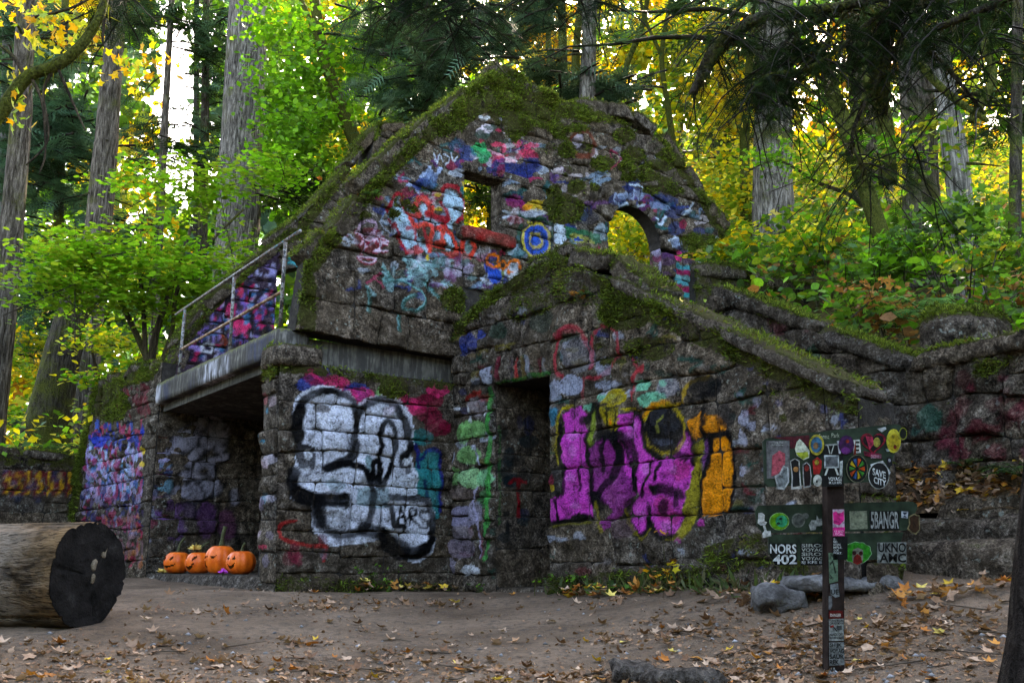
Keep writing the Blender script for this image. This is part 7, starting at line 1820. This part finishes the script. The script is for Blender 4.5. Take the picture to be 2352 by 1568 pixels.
# ------------------------------------------------------------------ trail sign with stickers
def text_mesh(s, bold=False):
    cu = bpy.data.curves.new('lettering', 'FONT'); cu.body = s; cu.resolution_u = 3; cu.align_x = 'LEFT'
    if bold: cu.offset = .022
    o = bpy.data.objects.new('lettering', cu); COL.objects.link(o)
    bpy.context.view_layer.update(); me = bpy.data.meshes.new_from_object(o.evaluated_get(bpy.context.evaluated_depsgraph_get()))
    n = len(me.vertices); v = np.zeros(n * 3); me.vertices.foreach_get('co', v); F = [tuple(p_.vertices) for p_ in me.polygons]
    bpy.data.objects.remove(o); bpy.data.curves.remove(cu); bpy.data.meshes.remove(me); return v.reshape(-1, 3)[:, :2], F
PS = Plane(at(1920, 1300, 5.0)[:2], (1, 0), (0, -1))
SIGN = empty('trail_sign', 'dark green trail sign boards on a post, plastered with stickers', 'sign')
M_SGREEN = flat_material('sign_green', (.012, .020, .011), .55, .3, .5, 12); M_SPOST = flat_material('sign_post_wood', (.016, .010, .008), .8, .2, .5, 20)
def smat(c): 
    k = 'sticker_%d_%d_%d' % tuple(int(x * 255) for x in c)
    return bpy.data.materials.get(k) or flat_material(k, tuple(lin(c) * .7), .5, .3, .5, 45)  # colours dimmed: the darkness of the picture corner is put into them
def board(pts, d0, th, mat, name='board', parent=None):
    m = MB(); m.prism([PS.pt(*PS.uv(*p_), d0) for p_ in pts], (0, th, 0)); return m.build(name, mat, parent or SIGN)
v, f = None, None
m = MB(); m.prism([PS.pt(*PS.uv(*p_), .0) for p_ in ((1902, 1700), (1940, 1700), (1938, 985), (1900, 985))], (0, .085, 0)); POST = m.build('post', M_SPOST, SIGN)
B1 = board([(1756, 1008), (1900, 990), (2050, 975), (2064, 977), (2068, 986), (2033, 1100), (2024, 1106), (1762, 1118), (1754, 1110), (1750, 1014)], .022, .02, M_SGREEN)
B2 = board([(1752, 1158), (2112, 1148), (2124, 1156), (2122, 1168), (2098, 1216), (1764, 1222), (1750, 1205), (1745, 1170)], -.09, .02, M_SGREEN)
B3 = board([(1776, 1226), (2092, 1220), (2084, 1250), (2074, 1284), (1788, 1286), (1778, 1270)], -.094, .02, M_SGREEN)
def sticker(parent, pts, d, col, lab=None):
    o = board(pts, d, .002, smat(col), 'sticker', parent); return o
def oval(parent, c, rx, ry, d, col, n=16):
    return sticker(parent, [(c[0] + rx * math.cos(q), c[1] + ry * math.sin(q)) for q in np.linspace(0, 2 * math.pi, n, endpoint=False)], d, col)
def ringp(parent, c, rx, ry, w, d, col, n=20):
    m = MB()
    for k in range(n):
        a, b_ = 2 * math.pi * k / n, 2 * math.pi * (k + 1) / n
        m.add([PS.pt(*PS.uv(c[0] + q * math.cos(t), c[1] + q2 * math.sin(t)), d) for t, q, q2 in ((a, rx, ry), (b_, rx, ry), (b_, rx - w, ry - w), (a, rx - w, ry - w))], [(0, 1, 2, 3)])
    return m.build('sticker_rim', smat(col), parent)
def letter(parent, s, box, d, col, bold=True, slant=0.0, name='lettering'):
    """lettering fitted into a box (x0, y0, x1, y1) of the sign; slant = rise over the box"""
    V2, F = text_mesh(s, bold); lo, hi = V2.min(0), V2.max(0); q = (V2 - lo) / (hi - lo)
    x0, y0, x1, y1 = box; U = x0 + q[:, 0] * (x1 - x0); W = y1 - q[:, 1] * (y1 - y0) - slant * q[:, 0]
    P3 = np.array([PS.pt(*PS.uv(a, b_), d) for a, b_ in zip(U, W)])
    return mesh_obj(name, P3, F, smat(col), parent, False)
D1 = .0245; S_ = T(.2233, 1731, 969)     # enlarged view of the sign
def spx(pts): return S_(pts)
WS, KS = (.62, .63, .60), (.05, .05, .05)
# upper board
sticker(B1, spx([(120, 200), (355, 195), (360, 575), (125, 585)]), D1, (.34, .33, .33)); sticker(B1, spx([(180, 350), (250, 300), (310, 330), (310, 430), (240, 540), (170, 560)]), D1 + .0015, (.60, .26, .30)); letter(B1, 'I Think You', (*spx([(175, 205)])[0], *spx([(285, 225)])[0]), D1 + .003, WS, False); letter(B1, 'Should Leave', (*spx([(168, 232)])[0], *spx([(290, 250)])[0]), D1 + .003, WS, False)
sticker(B1, spx([(180, 165), (560, 140), (560, 250), (360, 280), (350, 195)]), D1 - .001, (.26, .06, .09))
sticker(B1, spx([(200, 560), (250, 530), (290, 450), (340, 470), (350, 620), (300, 700), (230, 690)]), D1 + .004, (.60, .61, .60)); sticker(B1, spx([(215, 575), (262, 545), (296, 470), (330, 485), (335, 610), (296, 680), (245, 670)]), D1 + .0055, (.40, .42, .42))
sticker(B1, spx([(410, 280), (430, 210), (460, 180), (500, 220), (560, 300), (555, 370), (500, 395), (430, 350)]), D1 + .002, (.66, .68, .60)); sticker(B1, spx([(420, 320), (540, 310), (550, 360), (490, 388), (440, 350)]), D1 + .0035, (.52, .56, .16))
oval(B1, spx([(630, 240)])[0], 17.5, 24, D1 + .005, (.55, .50, .16)); oval(B1, spx([(628, 240)])[0], 13, 18, D1 + .0065, (.16, .34, .44)); oval(B1, spx([(620, 250)])[0], 6, 8, D1 + .008, (.40, .30, .20))
letter(B1, 'Forest', (*spx([(655, 130)])[0], *spx([(760, 178)])[0]), D1 + .0015, (.58, .60, .52), False); letter(B1, 'Park', (*spx([(785, 120)])[0], *spx([(866, 165)])[0]), D1 + .0015, (.58, .60, .52), False)
sticker(B1, spx([(360, 400), (410, 378), (455, 400), (462, 500), (470, 620), (480, 690), (370, 695), (375, 560)]), D1 + .003, (.60, .60, .58)); sticker(B1, spx([(368, 410), (410, 388), (446, 410), (450, 520), (460, 660), (385, 670), (388, 560)]), D1 + .0045, KS); oval(B1, spx([(418, 490)])[0], 6, 6, D1 + .006, (.58, .40, .22))
sticker(B1, spx([(488, 440), (530, 415), (565, 450), (580, 560), (570, 670), (500, 680), (490, 570)]), D1 + .003, (.55, .55, .54)); sticker(B1, spx([(496, 450), (530, 425), (558, 455), (570, 560), (560, 655), (508, 665), (500, 570)]), D1 + .0045, (.10, .05, .05)); oval(B1, spx([(528, 480)])[0], 5, 7, D1 + .006, (.42, .12, .10))
sticker(B1, spx([(590, 400), (640, 365), (685, 400), (680, 480), (660, 540), (600, 540)]), D1 + .003, (.55, .10, .09)); oval(B1, spx([(632, 420)])[0], 5, 6, D1 + .0045, (.60, .52, .16)); oval(B1, spx([(640, 605)])[0], 10, 13.5, D1 + .004, (.62, .62, .58)); oval(B1, spx([(632, 615)])[0], 2, 3, D1 + .0055, KS)
sticker(B1, spx([(700, 235), (850, 230), (905, 250), (905, 545), (700, 555)]), D1 + .001, KS)
sticker(B1, spx([(708, 345), (860, 345), (862, 475), (710, 480)]), D1 + .003, (.58, .60, .60)); sticker(B1, spx([(722, 360), (846, 360), (848, 460), (724, 464)]), D1 + .0045, (.30, .31, .32))
for a in ([(735, 480), (755, 480), (730, 550), (712, 552)], [(815, 478), (835, 476), (860, 548), (842, 550)], [(740, 240), (748, 240), (772, 330), (764, 332)], [(812, 240), (804, 240), (778, 330), (786, 332)]): sticker(B1, spx(a), D1 + .003, WS)
sticker(B1, spx([(680, 555), (905, 545), (910, 660), (690, 668)]), D1 + .0005, KS); letter(B1, 'VOYAGE', (*spx([(750, 570)])[0], *spx([(890, 608)])[0]), D1 + .003, (.70, .71, .70)); letter(B1, 'IK UM KFS', (*spx([(758, 614)])[0], *spx([(886, 640)])[0]), D1 + .003, (.62, .63, .62))
for a, c in (([(870, 410), (900, 400), (895, 560), (868, 560)], (.62, .64, .62)), ([(1010, 190), (1075, 185), (1085, 320), (1010, 330)], (.66, .67, .64)), ([(720, 235), (850, 225), (850, 243), (722, 250)], (.5, .52, .5)), ([(840, 200), (890, 195), (880, 330), (860, 330)], (.60, .6, .62))): sticker(B1, spx(a), D1 + .0012, c)
for y in (205, 245, 285): sticker(B1, spx([(1030, y), (1068, y), (1068, y + 18), (1030, y + 18)]), D1 + .003, KS)
oval(B1, spx([(935, 240)])[0], 18, 22, D1 + .004, (.20, .07, .22)); oval(B1, spx([(945, 205)])[0], 4, 4, D1 + .006, (.5, .14, .06)); oval(B1, spx([(925, 300)])[0], 10, 8, D1 + .006, (.34, .12, .36))
sticker(B1, spx([(1030, 190), (1036, 340), (1055, 620), (1005, 615), (1010, 340)]), D1 + .0028, (.42, .10, .04))
oval(B1, spx([(1042, 485)])[0], 25.5, 33, D1 + .005, (.06, .06, .055)); ringp(B1, spx([(1042, 485)])[0], 24.5, 32, 1.2, D1 + .0075, (.42, .42, .32))
for k in range(10):
    a = 2 * math.pi * k / 10; c = spx([(1042, 485)])[0]; sticker(B1, [(c[0] + 3 * math.cos(a), c[1] + 4 * math.sin(a)), (c[0] + 18 * math.cos(a - .22), c[1] + 24 * math.sin(a - .22)), (c[0] + 18 * math.cos(a + .22), c[1] + 24 * math.sin(a + .22))], D1 + .0075 + .0003 * k, [(.62, .22, .05), (.14, .40, .12), (.60, .50, .08), (.12, .24, .40)][k % 4])
hc = spx([(1210, 215)])[0]
hp = [(hc[0] + 29 * (16 * math.sin(q) ** 3) / 16, hc[1] - 28 * (13 * math.cos(q) - 5 * math.cos(2 * q) - 2 * math.cos(3 * q) - math.cos(4 * q)) / 16) for q in np.linspace(0, 2 * math.pi, 26, endpoint=False)]
sticker(B1, hp, D1 + .004, (.42, .05, .12)); sticker(B1, [((x - hc[0]) * .82 + hc[0], (y - hc[1]) * .82 + hc[1]) for x, y in hp], D1 + .0055, (.08, .03, .04)); oval(B1, spx([(1245, 215)])[0], 8, 11, D1 + .007, (.58, .54, .22)); sticker(B1, spx([(1130, 150), (1200, 160), (1215, 230), (1170, 290)]), D1 + .007, (.58, .14, .24))
sticker(B1, spx([(1110, 305), (1290, 335), (1296, 385), (1120, 350)]), D1 + .006, (.40, .06, .16)); letter(B1, 'DUDEHHHA', (*spx([(1183, 342)])[0], *spx([(1290, 378)])[0]), D1 + .0085, (.66, .5, .56), False)
sticker(B1, spx([(1250, 75), (1340, 55), (1345, 80), (1300, 110), (1275, 92)]), D1 + .002, (.60, .61, .60))
oval(B1, spx([(1420, 200)])[0], 16.5, 27.5, D1 + .003, (.66, .62, .18)); oval(B1, spx([(1425, 215)])[0], 13, 20, D1 + .0045, (.58, .50, .10)); oval(B1, spx([(1432, 262)])[0], 4, 5, D1 + .006, (.36, .10, .04))
oval(B1, spx([(1516, 125)])[0], 9, 14, D1 + .003, (.50, .52, .14)); oval(B1, spx([(1516, 125)])[0], 7.4, 12, D1 + .0045, (.06, .07, .04))
sticker(B1, spx([(1340, 280), (1400, 270), (1410, 300), (1350, 310)]), D1 + .001, (.55, .6, .6)); sticker(B1, spx([(1180, 440), (1310, 400), (1390, 520), (1370, 560), (1240, 560)]), D1 + .002, (.66, .66, .66))
oc = spx([(1266, 555)])[0]; oval(B1, oc, 24, 31, D1 + .0045, WS, 22); oval(B1, oc, 22.5, 29, D1 + .006, (.08, .08, .08), 22); letter(B1, 'SAVE', (oc[0] - 15, oc[1] - 18, oc[0] + 15, oc[1] - 2), D1 + .0085, (.72, .73, .72), slant=-10); letter(B1, 'CITY', (oc[0] - 12, oc[1] + 2, oc[0] + 16, oc[1] + 17), D1 + .0085, (.72, .73, .72), slant=-9)
sticker(B1, spx([(1345, 370), (1395, 360), (1405, 450), (1360, 470)]), D1 + .005, (.08, .08, .09)); oval(B1, spx([(1374, 400)])[0], 3, 4, D1 + .0065, (.5, .5, .52))
# middle board
D2 = -.09 + .0025
for a, c in (([(95, 925), (130, 920), (160, 945), (155, 1010), (185, 1020), (165, 1050), (120, 1055), (85, 1030)], (.66, .66, .64)), ([(140, 1055), (165, 1055), (180, 1110), (220, 1110), (230, 1165), (140, 1185), (135, 1140), (155, 1110)], (.64, .64, .62))): sticker(B2, spx(a), D2, c)
oval(B2, spx([(312, 1012)])[0], 23.5, 21, D2, (.48, .60, .40), 20); oval(B2, spx([(312, 1012)])[0], 22, 19.5, D2 + .0015, (.30, .52, .06), 20); oval(B2, spx([(335, 1010)])[0], 14, 14, D2 + .003, (.08, .50, .34)); oval(B2, spx([(325, 985)])[0], 4, 3, D2 + .0045, (.04, .16, .12)); oval(B2, spx([(300, 1032)])[0], 4, 3, D2 + .0045, (.04, .16, .12))
oval(B2, spx([(512, 1000)])[0], 16, 17, D2, (.34, .35, .32)); oval(B2, spx([(512, 1000)])[0], 13, 14, D2 + .0015, (.26, .27, .25)); oval(B2, spx([(585, 955)])[0], 8, 7, D2 + .0006, (.28, .29, .27))
sticker(B2, spx([(620, 1050), (650, 1000), (700, 1000), (705, 945), (722, 985), (790, 980), (800, 1030), (740, 1060), (700, 1060), (690, 1100), (640, 1105)]), D2, (.52, .53, .51))
sticker(B2, spx([(1046, 905), (1228, 902), (1236, 1090), (1052, 1095)]), D2, (.44, .46, .38))
sticker(B2, spx([(1255, 903), (1565, 900), (1570, 1100), (1262, 1105)]), D2, (.05, .055, .05)); letter(B2, '5BANGR', (*spx([(1268, 908)])[0], *spx([(1562, 1088)])[0]), D2 + .002, (.52, .53, .52))
sticker(B2, spx([(1590, 905), (1660, 908), (1656, 980), (1590, 972)]), D2, (.60, .62, .64)); sticker(B2, spx([(1600, 918), (1650, 920), (1622, 945)]), D2 + .0015, (.14, .18, .24)); sticker(B2, spx([(1600, 965), (1650, 970), (1624, 950)]), D2 + .0015, (.14, .18, .24))
sticker(B2, spx([(1665, 960), (1720, 930), (1780, 950), (1785, 1100), (1740, 1150), (1690, 1130), (1650, 1090), (1670, 1040)]), D2, (.44, .40, .28)); sticker(B2, spx([(1675, 970), (1722, 942), (1768, 960), (1774, 1095), (1738, 1135), (1698, 1118), (1665, 1085), (1682, 1040)]), D2 + .0015, (.20, .13, .08))
# lower board
D3 = -.094 + .0025
sticker(B3, spx([(205, 1240), (500, 1238), (502, 1470), (270, 1470), (215, 1360)]), D3, (.045, .047, .045)); letter(B3, 'NORS', (*spx([(216, 1250)])[0], *spx([(492, 1348)])[0]), D3 + .002, (.72, .73, .72)); letter(B3, '402', (*spx([(245, 1358)])[0], *spx([(497, 1460)])[0]), D3 + .002, (.72, .73, .72))
sticker(B3, spx([(535, 1240), (815, 1236), (815, 1470), (538, 1472)]), D3, (.045, .047, .045))
for k, s_ in enumerate(('SIROB', 'VOYAGE', 'SIROB', 'VOYAGE', 'SJ KFS EK')): letter(B3, s_, (*spx([(545, 1246 + 45 * k)])[0], *spx([(808, 1282 + 45 * k)])[0]), D3 + .002, (.58, .59, .56) if k < 4 else (.66, .67, .66))
gp = [(1130 + (150 if q < math.pi else 150) * math.cos(q) * (1 + .05 * math.sin(9 * q)), 1330 + (105 if math.sin(q) < 0 else 125) * math.sin(q) * (1 + .05 * math.cos(11 * q))) for q in np.linspace(0, 2 * math.pi, 40, endpoint=False)]
sticker(B3, spx(gp), D3, (.46, .60, .44)); sticker(B3, spx([((x - 1130) * .95 + 1130, (y - 1335) * .94 + 1335) for x, y in gp]), D3 + .0015, (.10, .46, .10))
sticker(B3, spx([(1080, 1310), (1135, 1285), (1190, 1310), (1190, 1400), (1180, 1460), (1090, 1460), (1075, 1400)]), D3 + .003, (.42, .42, .36)); sticker(B3, spx([(1095, 1380), (1130, 1350), (1165, 1380), (1180, 1440), (1130, 1465), (1085, 1445)]), D3 + .0045, (.40, .08, .06)); oval(B3, spx([(1097, 1342)])[0], 4.5, 5, D3 + .006, (.16, .05, .05)); oval(B3, spx([(1165, 1345)])[0], 4.5, 5, D3 + .006, (.16, .05, .05))
sticker(B3, spx([(1340, 1232), (1645, 1228), (1646, 1452), (1340, 1445)]), D3, (.42, .43, .41)); letter(B3, 'UKNO', (*spx([(1350, 1236)])[0], *spx([(1638, 1334)])[0]), D3 + .002, (.03, .03, .03)); letter(B3, 'AMC', (*spx([(1362, 1346)])[0], *spx([(1640, 1440)])[0]), D3 + .002, (.03, .03, .03))
# post
DP = .0025
sticker(POST, spx([(812, 897), (930, 895), (935, 1170), (814, 1172)]), DP, (.66, .56, .62)); sticker(POST, spx([(815, 930), (845, 915), (865, 935), (905, 930), (925, 910), (928, 1010), (880, 1060), (820, 1040)]), DP + .0015, (.72, .12, .42)); sticker(POST, spx([(814, 1082), (934, 1078), (935, 1170), (814, 1172)]), DP + .0018, (.70, .12, .42))
letter(POST, 'AY AND', (*spx([(820, 1112)])[0], *spx([(922, 1134)])[0]), DP + .004, (.82, .62, .72), False); letter(POST, 'LEGAL', (*spx([(818, 1140)])[0], *spx([(926, 1166)])[0]), DP + .004, (.82, .62, .72), False)
sticker(POST, spx([(812, 1180), (965, 1176), (965, 1410), (815, 1415)]), DP, (.04, .04, .045))
for k, s_ in enumerate(('S.', 'ND.', 'STEN.', 'MPLE.', 'OOP.', 'PEAT.')): letter(POST, s_, (spx([(818, 0)])[0][0], spx([(0, 1190 + 29 * k)])[0][1], spx([((850, 862, 895, 908, 875, 908)[k], 0)])[0][0], spx([(0, 1212 + 29 * k)])[0][1]), DP + .002, (.62, .63, .62))
p2 = T(.2322, 1862.8, 1204.2)
sticker(POST, p2([(172, 280), (262, 275), (265, 560), (180, 580)]), DP, (.30, .38, .30)); letter(POST, 'MR', (*p2([(190, 285)])[0], *p2([(262, 335)])[0]), DP + .002, (.04, .05, .04), False)
for a in ([(185, 400), (210, 360), (225, 410), (240, 480)], [(180, 490), (205, 520), (190, 535)]):
    for i in range(len(a) - 1): (x0, y0), (x1, y1) = a[i], a[i + 1]; sticker(POST, p2([(x0 - 4, y0), (x0 + 4, y0), (x1 + 4, y1), (x1 - 4, y1)]), DP + .002, KS)
sticker(POST, p2([(190, 590), (265, 580), (280, 710), (240, 720), (195, 690)]), DP + .0005, (.40, .42, .42)); letter(POST, 'UE', (*p2([(195, 640)])[0], *p2([(270, 690)])[0]), DP + .0025, (.06, .07, .07))
sticker(POST, p2([(174, 705), (205, 700), (208, 800), (190, 840), (174, 840)]), DP, (.34, .34, .34))
sticker(POST, p2([(174, 850), (318, 848), (320, 925), (176, 930)]), DP, (.30, .05, .04)); letter(POST, 'DANGER', (*p2([(188, 878)])[0], *p2([(294, 910)])[0]), DP + .002, (.66, .62, .58))
sticker(POST, p2([(176, 932), (320, 928), (322, 1145), (178, 1148)]), DP, (.48, .49, .47))
for s_, y0, y1 in (('HANDS ON', 938, 958), ('COULD MEAN', 962, 984), ('HANDS OFF!', 1070, 1100), ('MACHINE & HAND', 1108, 1126)): letter(POST, s_, (p2([(182, 0)])[0][0], p2([(0, y0)])[0][1], p2([(314, 0)])[0][0], p2([(0, y1)])[0][1]), DP + .002, KS)
sticker(POST, p2([(185, 1000), (220, 990), (225, 1010), (190, 1020)]), DP + .002, (.50, .10, .08)); sticker(POST, p2([(215, 1010), (222, 1005), (258, 1050), (250, 1056)]), DP + .002, KS); sticker(POST, p2([(250, 1000), (300, 995), (302, 1040), (255, 1045)]), DP + .002, (.22, .23, .22))
sticker(POST, p2([(178, 1165), (325, 1160), (330, 1385), (180, 1392)]), DP, (.40, .41, .40))
for k, s_ in enumerate(('SH JK', 'VOYAG', 'SAUR', 'REK')): letter(POST, s_, (p2([(182, 0)])[0][0], p2([(0, 1170 + 55 * k)])[0][1], p2([((300, 322, 322, 275)[k], 0)])[0][0], p2([(0, 1215 + 55 * k)])[0][1]), DP + .002, KS)
letter(POST, '60', (*p2([(188, 1410)])[0], *p2([(238, 1500)])[0]), DP, (.55, .55, .54), False)
